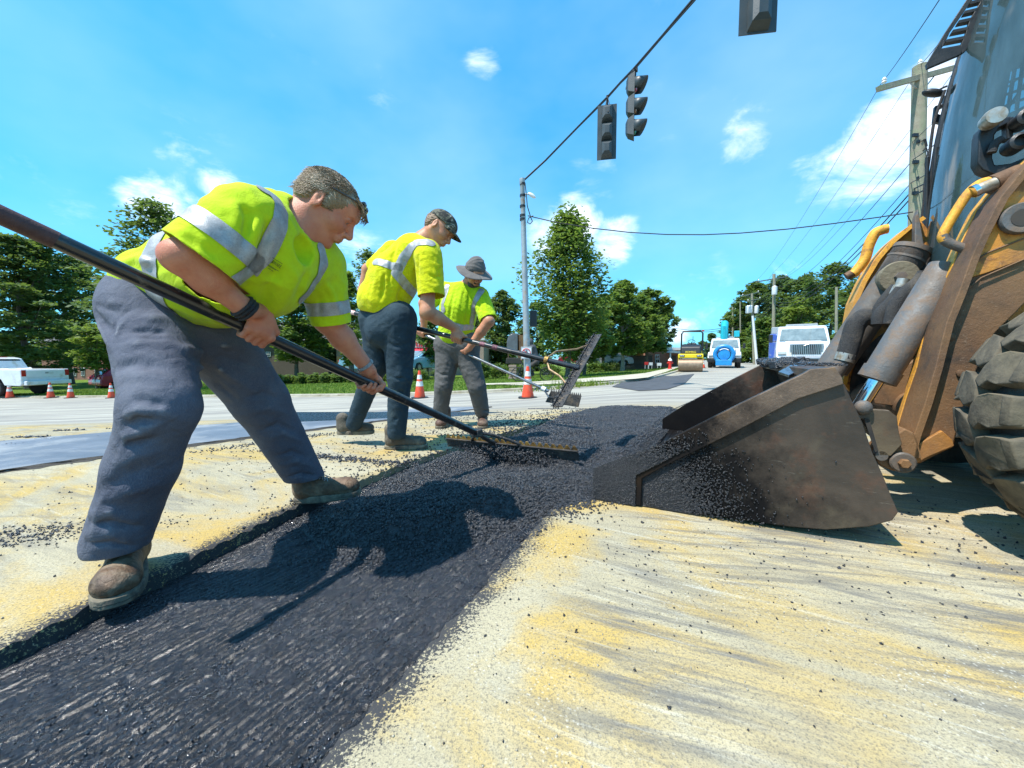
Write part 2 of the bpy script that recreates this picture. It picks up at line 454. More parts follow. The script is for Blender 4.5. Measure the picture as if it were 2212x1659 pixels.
def mat_fabric(name, c, c2, weave=900, dirt=None, wr=.25, trans=0.0, damt=.3, nscale=4, seam=None):
    m, nt, b = newmat(name); tc = N(nt, 'ShaderNodeTexCoord').outputs['Object']
    n1 = noise(nt, tc, nscale, 6, .6, .3); col = mix(nt, maprange(nt, n1, .38, .64), c, c2)
    n3 = noise(nt, tc, 60, 3, .7); col = mix(nt, maprange(nt, n3, .3, .75, 0, .35), col, tuple(x * .7 for x in c))
    if dirt:
        nd = noise(nt, tc, 5.5, 8, .7, .5); col = mix(nt, maprange(nt, nd, .56, .74, 0, damt), col, dirt)
    L(nt, col, b.inputs['Base Color']); b.inputs['Roughness'].default_value = .85; b.inputs['Specular IOR Level'].default_value = .2
    b.inputs['Sheen Weight'].default_value = .12
    w1 = noise(nt, tc, 22, 4, .6, .6); w2 = noise(nt, tc, weave, 2, .5)
    h = math_(nt, 'ADD', math_(nt, 'MULTIPLY', w1, 1.0), math_(nt, 'MULTIPLY', w2, .12))
    bumpn(nt, b, h, wr, .02)
    if trans:
        out = nt.nodes['Material Output']; tr = N(nt, 'ShaderNodeBsdfTranslucent'); L(nt, col, tr.inputs[0])
        ms = N(nt, 'ShaderNodeMixShader', i={0: trans}); L(nt, b.outputs[0], ms.inputs[1]); L(nt, tr.outputs[0], ms.inputs[2]); L(nt, ms.outputs[0], out.inputs[0])
    return m
def mat_skin(name, c, c2, ruddy):
    m, nt, b = newmat(name); tc = N(nt, 'ShaderNodeTexCoord').outputs['Object']
    col = mix(nt, maprange(nt, noise(nt, tc, 14, 5, .6), .38, .66), c, c2)
    col = mix(nt, maprange(nt, noise(nt, tc, 45, 4, .7), .5, .75, 0, .45), col, ruddy)
    L(nt, col, b.inputs['Base Color']); b.inputs['Roughness'].default_value = .5; b.inputs['Specular IOR Level'].default_value = .4
    b.inputs['Subsurface Weight'].default_value = .12; b.inputs['Subsurface Radius'].default_value = (.012, .005, .003); b.inputs['Subsurface Scale'].default_value = .6
    bumpn(nt, b, noise(nt, tc, 210, 5, .65), .35, .004)
    return m
def mat_hair(name, c, c2, hl, scale=(30, 30, 30)):
    m, nt, b = newmat(name); tc = N(nt, 'ShaderNodeTexCoord').outputs['Object']
    mp = N(nt, 'ShaderNodeMapping'); mp.inputs['Scale'].default_value = (1, 1, 1); L(nt, tc, mp.inputs[0])
    n1 = math_(nt, 'ADD', math_(nt, 'MULTIPLY', noise(nt, mp.outputs[0], 120, 5, .75, .8), .55), math_(nt, 'MULTIPLY', N(nt, 'ShaderNodeNewGeometry').outputs['Random Per Island'], .45)); n2 = noise(nt, tc, 22, 4, .6, 1.0)
    col = mix(nt, maprange(nt, n1, .35, .62), c, c2); col = mix(nt, maprange(nt, n2, .52, .68, 0, .8), col, hl)
    L(nt, col, b.inputs['Base Color']); b.inputs['Roughness'].default_value = .42; bumpn(nt, b, n1, .8, .01)
    return m
M_SHIRT1 = mat_fabric('lime_jersey', (.62, .80, .012), (.50, .70, .008), wr=.35, trans=.16, dirt=(.36, .48, .03), damt=.35)
M_SHIRT2 = mat_fabric('yellow_jersey', (.78, .76, .004), (.64, .66, .004), wr=.7, trans=.12, dirt=(.38, .42, .03), damt=.6)
M_SHIRT3 = mat_fabric('lime_jersey_creased', (.58, .80, .010), (.46, .68, .008), wr=.8, trans=.12, dirt=(.3, .42, .02), damt=.5)
def mat_tape():
    m, nt, b = newmat('reflective_tape'); tc = N(nt, 'ShaderNodeTexCoord').outputs['Object']
    n1 = noise(nt, tc, 30, 6, .7, .3); col = mix(nt, maprange(nt, n1, .35, .68), (.40, .40, .40), (.26, .255, .25))
    col = mix(nt, maprange(nt, noise(nt, tc, 240, 2, .5), .45, .8, 0, .5), col, (.18, .18, .17))
    L(nt, col, b.inputs['Base Color']); b.inputs['Roughness'].default_value = .5; b.inputs['Metallic'].default_value = .25
    bumpn(nt, b, noise(nt, tc, 400, 2, .5), .2, .003); return m
M_TAPE = mat_tape()
def mat_denim(name, c, c2, fade, dirt=None, damt=.3):
    m, nt, b = newmat(name); g = N(nt, 'ShaderNodeNewGeometry'); tc = N(nt, 'ShaderNodeTexCoord').outputs['Object']
    n1 = noise(nt, tc, 5, 6, .6, .4); col = mix(nt, maprange(nt, n1, .35, .65), c, c2)
    pt = maprange(nt, g.outputs['Pointiness'], .515, .60, 0, .8); col = mix(nt, pt, col, fade)
    mp = N(nt, 'ShaderNodeMapping'); mp.inputs['Scale'].default_value = (600, 600, 160); L(nt, tc, mp.inputs[0])
    tw = noise(nt, mp.outputs[0], 1, 2, .6); col = mix(nt, maprange(nt, tw, .4, .8, 0, .22), col, fade)
    if dirt: col = mix(nt, maprange(nt, noise(nt, tc, 7, 7, .7, .5), .54, .74, 0, damt), col, dirt)
    L(nt, col, b.inputs['Base Color']); b.inputs['Roughness'].default_value = .82; b.inputs['Specular IOR Level'].default_value = .15
    h = math_(nt, 'ADD', noise(nt, tc, 26, 5, .6, .7), math_(nt, 'MULTIPLY', tw, .15)); bumpn(nt, b, h, .45, .016)
    return m
M_JEAN1 = mat_denim('slate_work_trousers', (.105, .115, .150), (.068, .075, .108), (.34, .345, .37), dirt=(.11, .11, .12), damt=.3)
M_JEAN2 = mat_denim('dark_wash_denim', (.032, .055, .070), (.018, .032, .045), (.085, .12, .16), dirt=(.11, .12, .10), damt=.45)
M_JEAN3 = mat_denim('grey_work_cotton', (.125, .122, .12), (.09, .088, .086), (.19, .185, .18), dirt=(.14, .13, .12), damt=.3)
M_SKIN1 = mat_skin('ruddy_skin', (.56, .225, .13), (.48, .165, .095), (.48, .11, .07))
M_SKIN2 = mat_skin('tanned_skin', (.52, .25, .14), (.42, .18, .10), (.38, .13, .07))
M_SKIN3 = mat_skin('sunned_skin', (.56, .26, .15), (.45, .18, .10), (.44, .14, .08))
M_HAIR1 = mat_hair('greying_hair', (.15, .085, .04), (.28, .185, .10), (.46, .38, .28))
M_HAIR2 = mat_hair('brown_hair', (.10, .055, .028), (.19, .115, .06), (.24, .15, .08))
M_BEARD = mat_hair('dark_beard', (.03, .02, .014), (.06, .04, .028), (.09, .06, .04))
M_BOOT1 = pbr('dusty_brown_leather', (.15, .085, .045), (.06, .035, .02), 22, .6, bump=.7, bscale=45, dirt=(.24, .18, .12), dscale=14, damt=.5)
M_BOOT2 = pbr('grey_dusty_leather', (.10, .082, .06), (.065, .053, .04), 14, .7, bump=.5, bscale=70, dirt=(.21, .18, .13), dscale=12, damt=.5)
M_BOOT3 = pbr('red_brown_leather', (.11, .055, .035), (.065, .033, .022), 14, .6, bump=.5, bscale=70, dirt=(.22, .16, .11), dscale=12, damt=.4)
M_SOLE = pbr('dusty_rubber_sole', (.06, .052, .043), (.035, .03, .026), 20, .8, bump=.5, bscale=90, dirt=(.26, .22, .15), dscale=16, damt=1)
M_BLACK = pbr('black_plastic', (.012, .012, .013), (.02, .02, .021), 20, .45, bump=.15, bscale=120)
M_BLACKCORD = pbr('black_cord', (.012, .012, .014), (.025, .025, .028), 60, .7, bump=.8, bscale=160)
M_WHITECORD = pbr('grey_cord', (.42, .42, .42), (.2, .2, .2), 90, .7, bump=.8, bscale=160)
M_EYE = pbr('eye_white', (.30, .26, .23), (.22, .18, .16), 20, .2)
M_IRIS = pbr('eye_iris', (.035, .03, .025), (.02, .02, .02), 20, .15)
M_INK = pbr('dark_print', (.03, .045, .02), (.04, .05, .02), 40, .8)
M_LENS = pbr('dark_lens', (.008, .008, .01), (.012, .012, .012), 20, .08, coat=.5)
def mat_metal(name, c, c2, rough=.4, metal=.9, **k): return pbr(name, c, c2, rough=rough, metal=metal, **k)
# ---------------------------------------------------------------- the setting: road, trench, kerb, lawn
TANK = .05
def Lx(y): return np.interp(y, [-4, .877, 1.125, 1.73, 2.4, 3.2, 4.21, 5.07], [-2.4, -1.167, -1.10, -.965, -.70, -.25, .476, 1.02])
def Rx(y): return np.interp(y, [-4, .62, .987, 1.544, 1.768, 5.07], [-2.42, -.303, -.126, .119, .243, 1.80 + .55])
def pos(nt): return N(nt, 'ShaderNodeNewGeometry').outputs['Position']
def mapped(nt, vec, sc=(1, 1, 1), rot=0, loc=(0, 0, 0)):
    if rot: r_ = N(nt, 'ShaderNodeMapping'); r_.inputs['Rotation'].default_value = (0, 0, -rot); L(nt, vec, r_.inputs[0]); vec = r_.outputs[0]
    m = N(nt, 'ShaderNodeMapping'); m.inputs['Scale'].default_value = sc; m.inputs['Location'].default_value = loc
    L(nt, vec, m.inputs[0]); return m.outputs[0]
def mat_road():
    m, nt, b = newmat('dusty_concrete_road'); P = pos(nt); sx = N(nt, 'ShaderNodeSeparateXYZ'); L(nt, P, sx.inputs[0]); X, Y = sx.outputs[0], sx.outputs[1]
    n1 = noise(nt, P, 1.6, 7, .6, .5); col = mix(nt, maprange(nt, n1, .35, .65), (.36, .31, .20), (.45, .395, .265))
    # mud and clay patches
    n2 = noise(nt, mapped(nt, P, (1, 1.6, 1), rad(-28)), 1.5, 8, .62, .9); col = mix(nt, maprange(nt, n2, .45, .60, 0, .9), col, (.48, .33, .09))
    n2b = noise(nt, mapped(nt, P, (1, 1, 1), 0, (5, 3, 0)), 3.1, 8, .7, .4); col = mix(nt, maprange(nt, n2b, .56, .70, 0, .6), col, (.40, .30, .15))
    # scraped and tyre-marked streaks that sweep round
    uR0 = math_(nt, 'SUBTRACT', X, math_(nt, 'ADD', math_(nt, 'MULTIPLY', Y, .465), -.595)); strk = math_(nt, 'MAXIMUM', maprange(nt, uR0, .15, .45), maprange(nt, uR0, -1.3, -1.7, 0, .6))
    wv = N(nt, 'ShaderNodeVectorMath', operation='MULTIPLY_ADD'); nd = N(nt, 'ShaderNodeTexNoise', i={'Scale': .55, 'Detail': 2}); L(nt, P, nd.inputs['Vector'])
    L(nt, nd.outputs['Color'], wv.inputs[0]); wv.inputs[1].default_value = (.42, .42, 0); L(nt, P, wv.inputs[2])
    for rot, loc, sc, lo, hi, amt, c in ((rad(-24), (0, 0, 0), (1.1, 11, 1), .47, .60, .85, (.14, .135, .125)), (rad(-38), (3, 7, 0), (1.6, 16, 1), .52, .66, .55, (.15, .145, .13)), (rad(-8), (1, 2, 0), (.9, 18, 1), .50, .60, .7, (.17, .155, .125)), (rad(-26), (8, 2, 0), (1.3, 22, 1), .55, .68, .7, (.58, .56, .47))):
        s = noise(nt, mapped(nt, wv.outputs[0], sc, rot, loc), 1.5, 8, .68, .25)
        gate = maprange(nt, noise(nt, mapped(nt, P, (1, 1, 1), 0, (loc[1], loc[0] + 1.7, 0)), 1.1, 3, .5), .42, .54); gate = math_(nt, 'MULTIPLY', gate, strk)
        col = mix(nt, math_(nt, 'MULTIPLY', maprange(nt, s, lo, hi, 0, amt), gate), col, c)
    # aggregate showing through
    vo = N(nt, 'ShaderNodeTexVoronoi', i={'Scale': 95.0, 'Randomness': 1.0}); L(nt, P, vo.inputs['Vector'])
    ag = noise(nt, P, 150, 3, .7); g3 = maprange(nt, noise(nt, P, 2.2, 5, .6), .42, .62)
    col = mix(nt, math_(nt, 'MULTIPLY', maprange(nt, vo.outputs['Distance'], .30, .12), math_(nt, 'MULTIPLY', g3, .55)), col, (.62, .60, .53))
    col = mix(nt, maprange(nt, ag, .52, .62, 0, .55), col, (.11, .105, .09)); col = mix(nt, maprange(nt, noise(nt, P, 60, 4, .7), .56, .68, 0, .4), col, (.17, .155, .12))
    col = mix(nt, maprange(nt, noise(nt, P, 320, 2, .6), .5, .7, 0, .5), col, (.10, .095, .085))
    # cross street: traffic streaks along x beyond five metres, polished lanes
    far = maprange(nt, Y, 4.6, 6.0); st = noise(nt, mapped(nt, P, (.16, 2.4, 1), 0), 1.3, 6, .62, .3)
    c2 = mix(nt, maprange(nt, st, .40, .60), (.37, .345, .285), (.24, .225, .20)); c2 = mix(nt, maprange(nt, noise(nt, mapped(nt, P, (.25, 4.5, 1), 0, (3, 1, 0)), 1.5, 6, .65, .2), .56, .66, 0, .75), c2, (.11, .105, .10))
    c2 = mix(nt, maprange(nt, noise(nt, mapped(nt, P, (.12, 5, 1), 0, (9, 4, 0)), 1.5, 5, .6), .60, .66, 0, .7), c2, (.56, .54, .48))
    c2 = mix(nt, maprange(nt, noise(nt, P, 40, 4, .7), .56, .72, 0, .5), c2, (.2, .19, .17))
    col = mix(nt, far, col, c2)
    # tack spatter beside the milled strip
    uR = math_(nt, 'SUBTRACT', X, math_(nt, 'ADD', math_(nt, 'MULTIPLY', Y, .465), -.595)); uL = math_(nt, 'SUBTRACT', math_(nt, 'ADD', math_(nt, 'MULTIPLY', Y, .235), -1.37), X)
    spk = noise(nt, P, 130, 4, .7); spb = noise(nt, P, 9, 4, .6)
    near = maprange(nt, Y, 2.2, 1.8)
    for u, wd in ((uR, .17), (uL, .13)):
        ff = maprange(nt, u, 0.0, wd, 1.0, 0.0); thr = math_(nt, 'ADD', math_(nt, 'MULTIPLY', ff, .36), .25); thr = math_(nt, 'ADD', thr, math_(nt, 'MULTIPLY', math_(nt, 'SUBTRACT', spb, .5), .35))
        k = maprange(nt, math_(nt, 'SUBTRACT', thr, spk), -.03, .03); k = math_(nt, 'MULTIPLY', math_(nt, 'MULTIPLY', k, near), maprange(nt, ff, 0, .12)); k = math_(nt, 'MULTIPLY', k, maprange(nt, u, -.08, -.03)); col = mix(nt, k, col, (.045, .045, .047))
    L(nt, col, b.inputs['Base Color']); b.inputs['Roughness'].default_value = .88; b.inputs['Specular IOR Level'].default_value = .25
    h = math_(nt, 'ADD', math_(nt, 'MULTIPLY', ag, .5), math_(nt, 'MULTIPLY', noise(nt, P, 28, 5, .65), .8)); bumpn(nt, b, h, .55, .006); return m
def mat_tack():
    m, nt, b = newmat('tack_coated_milling'); P = pos(nt)
    n = noise(nt, P, 18, 5, .6); col = mix(nt, maprange(nt, n, .35, .65), (.006, .007, .011), (.016, .019, .028)); col = mix(nt, maprange(nt, noise(nt, P, 140, 3, .7), .60, .72, 0, .5), col, (.08, .085, .10))
    L(nt, col, b.inputs['Base Color']); L(nt, maprange(nt, noise(nt, P, 30, 4, .6), .3, .7, .14, .40), b.inputs['Roughness']); b.inputs['Specular IOR Level'].default_value = .75
    h = math_(nt, 'ADD', noise(nt, P, 130, 5, .75), math_(nt, 'MULTIPLY', noise(nt, P, 420, 3, .7), .6)); bumpn(nt, b, h, 1.0, .006); return m
def mat_asphalt():
    m, nt, b = newmat('hot_mix_asphalt'); P = pos(nt); g = N(nt, 'ShaderNodeNewGeometry')
    col = mix(nt, g.outputs['Random Per Island'], (.010, .011, .014), (.045, .048, .058)); col = mix(nt, maprange(nt, noise(nt, P, 3, 4, .6), .4, .6, 0, .35), col, (.03, .031, .036))
    L(nt, col, b.inputs['Base Color']); b.inputs['Roughness'].default_value = .30; b.inputs['Specular IOR Level'].default_value = .8
    bumpn(nt, b, noise(nt, P, 160, 4, .7), .9, .01); return m
M_ROAD = mat_road(); M_TACK = mat_tack(); M_ASPH = mat_asphalt()
M_CONC = pbr('kerb_concrete', (.42, .39, .31), (.32, .295, .235), 3, .85, bump=.4, bscale=80, dirt=(.22, .19, .13), dscale=2.5, damt=.8)
M_WALK = pbr('pavement_concrete', (.50, .46, .36), (.42, .385, .30), 2, .85, bump=.2, bscale=60, dirt=(.33, .29, .2), dscale=1.3, damt=.6)
M_SLAB = pbr('grey_tacked_lane', (.105, .12, .145), (.155, .17, .20), 2.2, .5, bump=.25, bscale=90, dirt=(.30, .31, .31), dscale=1.6, damt=.5)
def mat_lawn():
    m, nt, b = newmat('lawn_grass'); P = pos(nt)
    col = mix(nt, maprange(nt, noise(nt, P, .6, 5, .6), .38, .62), (.105, .17, .022), (.17, .25, .035)); col = mix(nt, maprange(nt, noise(nt, P, 7, 6, .7), .45, .7, 0, .6), col, (.07, .12, .018))
    col = mix(nt, maprange(nt, noise(nt, P, 1.9, 6, .7), .58, .72, 0, .6), col, (.24, .25, .07)); L(nt, col, b.inputs['Base Color']); b.inputs['Roughness'].default_value = .9
    b.inputs['Specular IOR Level'].default_value = .1; bumpn(nt, b, noise(nt, P, 30, 4, .7), 1, .08); return m
M_LAWN = mat_lawn()
def jit(y, s, a=.010):
    return a * (np.sin(y * 23 + s) * .35 + np.sin(y * 61 + 2 * s) * .3 + np.sin(y * 143 + 3 * s) * .35 + .5 * np.sin(y * 307 + 5 * s) * .5)
def grid_faces(nr, nc):
    i = np.arange(nr - 1)[:, None] * nc + np.arange(nc - 1)[None]; return np.stack([i, i + 1, i + nc + 1, i + nc], -1).reshape(-1, 4)
def build_ground():
    ys = np.arange(-3.0, 5.0701, .0201); ys[-1] = 5.07
    a = np.array([0, .012, .04, .1, .2, .4, .8, 1.6, 3, 6, 12, 25, 50, 120, 400.])
    V, F = [], []; off = 0
    for sd, fx in ((-1, Lx), (1, Rx)):
        e = fx(ys) + jit(ys, 1.3 + sd); xs = e[:, None] + sd * a[None]
        z = ground_z(xs, ys[:, None]) + 0 * xs; z[:, 0] -= .006 * (1 + np.sin(ys * 87)); z[:, 1] -= .001
        g = np.stack([xs, ys[:, None] + 0 * xs, z], -1).reshape(-1, 3)
        f = grid_faces(len(ys), len(a));  f = f[:, ::-1] if sd > 0 else f
        V.append(g); F.append(f[:, ::-1] + off); off += len(g)
        # broken edge wall down into the strip
        hs = np.array([0, .3, .6, 1.0]); w_ = np.stack([np.stack([e - sd * (.004 * k + .006 * np.sin(ys * 211 + k * 9) * (k > 0)), ys, -.006 * (1 + np.sin(ys * 87)) - k * TANK * 1.1], -1) for k in hs], 1).reshape(-1, 3)
        V.append(w_); F.append(grid_faces(len(ys), 4) + off); off += len(w_)
    # full width beyond the end of the strip
    y2 = np.concatenate([np.arange(5.07, 30, .4), np.geomspace(31, 2500, 40)]); x2 = np.concatenate([-np.geomspace(2500, 46, 30), np.arange(-45, 0, .5), np.geomspace(.4, 2500, 70)]) + 1.0
    X, Y = np.meshgrid(x2, y2); g = np.stack([X, Y, ground_z(X, Y)], -1).reshape(-1, 3); V.append(g); F.append(grid_faces(len(y2), len(x2)) + off); off += len(g)
    xw = np.linspace(Lx(5.07) - .02, Rx(5.07) + .02, 120); w_ = np.stack([np.stack([xw, 5.07 - .01 * np.abs(np.sin(xw * 50)) * k + 0 * xw, -k * TANK * 1.1 + 0 * xw], -1) for k in (0, .5, 1)], 1).reshape(-1, 3); V.append(w_); F.append(grid_faces(120, 3) + off); off += len(w_)
    # behind the camera
    yb = -3.0 - np.geomspace(.01, 800, 12)[::-1]; yb = np.append(yb, -3.0); X, Y = np.meshgrid(x2, yb); g = np.stack([X, Y, 0 * X], -1).reshape(-1, 3); V.append(g); F.append(grid_faces(len(yb), len(x2)) + off); off += len(g)
    o = link_mesh('road', np_mesh('road', np.concatenate(V), np.concatenate(F)), M_ROAD); tagobj(o, kind='structure')
    # milled strip: fine grooves in front, plain bed behind
    dv = np.array((.508, .861)); nv = np.array((.861, -.508)); A_ = np.arange(-.45, 2.0, .0058); B_ = np.arange(-1.85, -.42, .0032)
    A, B = np.meshgrid(A_, B_, indexing='ij'); x = A * dv[0] + B * nv[0] ; y = A * dv[1] + B * nv[1]
    per = .0185; ph = B / per + .16 * np.sin(A * 9 + B * 13) + .10 * np.sin(A * 31 + B * 7); k = np.floor(ph); t = ph - k
    hs = np.modf(np.sin(k * 127.1 + np.floor(A * 12 + k * .37) * 3.11) * 4375.5)[0]
    r1 = rng.random(A.shape)
    z = -TANK + .0050 * np.sin(np.pi * t) ** .7 * (.75 + .5 * hs) + (r1 - .5) * .0012
    z -= .0065 * (np.abs(t - .5) > .40) * (.6 + .6 * np.abs(hs))
    z += .0016 * (rng.random(A.shape) - .5); worn = sstep(.25, .75, .5 + .5 * np.sin(x * 5.1 + 2 * np.sin(y * 3.3)) * np.sin(y * 4.3 + 1)) ; z += worn * (rng.random(A.shape) - .35) * .0034
    o = link_mesh('milled_strip', np_mesh('milled_strip', np.stack([x, y, z], -1).reshape(-1, 3), grid_faces(len(A_), len(B_))), M_TACK); tagobj(o, kind='structure')
    MB().add([(-3, -6, -TANK - .012), (4, -6, -TANK - .012), (4, 5.2, -TANK - .012), (-3, 5.2, -TANK - .012)], [(0, 1, 2, 3)]).build('trench_bed', M_TACK); tagobj(bpy.data.objects['trench_bed'], kind='structure')
    # grey tacked lane on the left, a lift of 14 mm with a dark edge
    ne = [(-3.9, .75), (-2.98, 2.22), (-2.42, 3.0), (-1.95, 3.68), (-1.05, 5.17), (-.3, 6.4)]
    rows = []
    for i in range(len(ne) - 1):
        for t in np.linspace(0, 1, 14, endpoint=False): rows.append((ne[i][0] + (ne[i + 1][0] - ne[i][0]) * t, ne[i][1] + (ne[i + 1][1] - ne[i][1]) * t))
    mb = MB(); sh = []
    for j, (x_, y_) in enumerate(rows):
        jx = .012 * math.sin(j * 2.3) + .008 * math.sin(j * 5.1); r_ = []
        for k, (dx, dy, dz) in enumerate(((.012, 0, -.004), (0, 0, .014), (-.4, .24, .016), (-.9, .54, .016), (-1.25 - jx * 2, .75, .014), (-1.27 - jx * 2, .76, -.004))):
            xx, yy = x_ + dx + jx, y_ + dy; r_.append((xx, yy, float(ground_z(xx, yy)) + dz))
        sh.append(r_)
    mb.sheet(sh); o = mb.build('grey_lane', M_SLAB); tagobj(o, kind='structure')
    # dark tack line along the joint of that lane
    mb = MB(); mb.sheet([[(x_ + .014 + .012 * math.sin(j * 2.3) + .008 * math.sin(j * 5.1), y_, float(ground_z(x_, y_)) + .017), (x_ + .035 + .02 * math.sin(j * 1.7), y_, float(ground_z(x_, y_)) + .004), (x_ + .07 + .03 * math.sin(j * 3.9), y_, float(ground_z(x_, y_)) + .002)] for j, (x_, y_) in enumerate(rows)])
    o = mb.build('lane_joint', pbr('brown_black_joint', (.035, .028, .022), (.06, .05, .038), 20, .8, bump=.7, bscale=90)); tagobj(o, kind='structure')
    # older asphalt patch on the far street
    pp = [gp(*q) for q in ((1322, 836), (1352, 822), (1376, 816), (1432, 812), (1455, 813), (1500, 808), (1478, 830), (1440, 842), (1380, 845))]
    MB().add([p + Vector((0, 0, .012)) for p in pp], [tuple(range(len(pp)))]).build('asphalt_patch', pbr('worn_asphalt', (.075, .075, .08), (.05, .05, .055), 4, .8)); tagobj(bpy.data.objects['asphalt_patch'], kind='structure')
    # long tack seam at the end of the strip, running left
    q = [gp(1141, 883.5), gp(1200, 884), gp(1285, 884)]
    MB().tube([p + Vector((0, 0, .0)) for p in q], .012, 6).build('tack_seam', M_TACK); tagobj(bpy.data.objects['tack_seam'], kind='structure')
def kerb_path():
    px = [(-420, 860), (-200, 860), (0, 859), (160, 858.5), (300, 858), (460, 857.5), (620, 857), (740, 856), (850, 854.5), (960, 852), (1050, 849), (1130, 845), (1209, 840), (1276, 834), (1340, 829), (1385, 824), (1415, 818), (1440, 811), (1467, 803), (1484, 794), (1494, 786), (1498, 781)]
    P = [gp(*p) for p in px]
    out = []
    for a, b in zip(P[:-1], P[1:]):
        n = max(1, int((b - a).length / .8)) if (b - a).length < 30 else 8
        for i in range(n): out.append(a + (b - a) * (i / n))
    out.append(P[-1]); 
    for _ in range(6): out = [out[0]] + [(out[i - 1] + out[i] * 2 + out[i + 1]) / 4 for i in range(1, len(out) - 1)] + [out[-1]]
    return out
def build_verge():
    K = kerb_path(); n = len(K); Z = lambda p, dz: Vector((p.x, p.y, float(ground_z(p.x, p.y)) + dz))
    nor = []
    for i in range(n):
        d = K[min(i + 1, n - 1)] - K[max(i - 1, 0)]; d.z = 0; d.normalize(); nor.append(Vector((-d.y, d.x, 0)))
    rows = [[Z(K[i], -.02), Z(K[i] + nor[i] * .02, .06), Z(K[i] + nor[i] * .05, .078), Z(K[i] + nor[i] * .18, .08), Z(K[i] + nor[i] * .185, .0)] for i in range(n)]
    o = MB().sheet(rows).build('kerb', M_CONC); tagobj(o, kind='structure')
    gut = [[Z(K[i] - nor[i] * .34, .005), Z(K[i] + nor[i] * .01, .008)] for i in range(n)]
    o = MB().sheet(gut).build('gutter', M_CONC); tagobj(o, kind='structure')
    ds = [.17, .5] + [1.0 * i for i in range(1, 30)] + [32, 36, 40, 46, 54, 64, 80, 120, 300, 900, 2600]
    rows = []
    for i in range(n):
        k = min(1, i / n * 1.0); base = K[i] + nor[i] * 0
        dirn = Vector((0, 1, 0)) if i < n * .999 else nor[i]
        t = sstep(.45, .8, i / n); t0 = 1 - float(sstep(0, .22, i / n)); dirn = (Vector((-.02 - 1.9 * t0, 1, 0)) * (1 - float(t)) + Vector((-.75, .65, 0)) * float(t)).normalized()
        rows.append([Z(K[i] + nor[i] * .17, .07)] + [Z(K[i] + nor[i] * .17 + dirn * d, .07) for d in ds[1:]])
    o = MB().sheet(rows).build('lawn', M_LAWN, smooth=True, angle=0); tagobj(o, kind='structure')
    return K, nor
def lawn_z(x, y): return float(ground_z(x, y)) + .07
def poly_on_ground(name, px, lift, mat, kind='structure', thick=0):
    pp = [gp(*q, lift=lift) for q in px]; mb = MB()
    if thick: mb.prism([p - Vector((0, 0, thick)) for p in pp], (0, 0, thick))
    else: mb.add(pp, [tuple(range(len(pp)))])
    o = mb.build(name, mat); tagobj(o, kind=kind); return o
OCT_V = np.array([(1, 0, 0), (-1, 0, 0), (0, 1, 0), (0, -1, 0), (0, 0, 1), (0, 0, -1)], float)
OCT_F = np.array([(0, 2, 4), (2, 1, 4), (1, 3, 4), (3, 0, 4), (2, 0, 5), (1, 2, 5), (3, 1, 5), (0, 3, 5)])
def grains(P, size, seed=1):
    r = np.random.default_rng(seed); n = len(P); s = np.asarray(size)
    V = OCT_V[None] * (.55 + .9 * r.random((n, 6, 1))) * s[:, None, None] * (.6 + .7 * r.random((n, 1, 3)))
    a, b = r.random(n) * 6.28, r.random(n) * 6.28; ca, sa, cb, sb = np.cos(a), np.sin(a), np.cos(b), np.sin(b)
    x, y, z = V[..., 0], V[..., 1], V[..., 2]
    x, y = x * ca[:, None] - y * sa[:, None], x * sa[:, None] + y * ca[:, None]; y, z = y * cb[:, None] - z * sb[:, None], y * sb[:, None] + z * cb[:, None]
    V = np.stack([x, y, z], -1) + P[:, None]; F = OCT_F[None] + (np.arange(n) * 6)[:, None, None]
    return V.reshape(-1, 3), F.reshape(-1, 3)
def in_poly(x, y, poly):
    c = np.zeros(x.shape, bool); n = len(poly)
    for i in range(n):
        x1, y1 = poly[i]; x2, y2 = poly[(i + 1) % n]; k = ((y1 > y) != (y2 > y)) & (x < (x2 - x1) * (y - y1) / (y2 - y1 + 1e-12) + x1); c ^= k
    return c
def poly_dist(x, y, poly):
    D = np.full(x.shape, 9.); n = len(poly)
    for i in range(n):
        ax, ay = poly[i]; bx, by = poly[(i + 1) % n]; dx, dy = bx - ax, by - ay; t = np.clip(((x - ax) * dx + (y - ay) * dy) / (dx * dx + dy * dy + 1e-12), 0, 1)
        D = np.minimum(D, np.hypot(x - ax - t * dx, y - ay - t * dy))
    return D
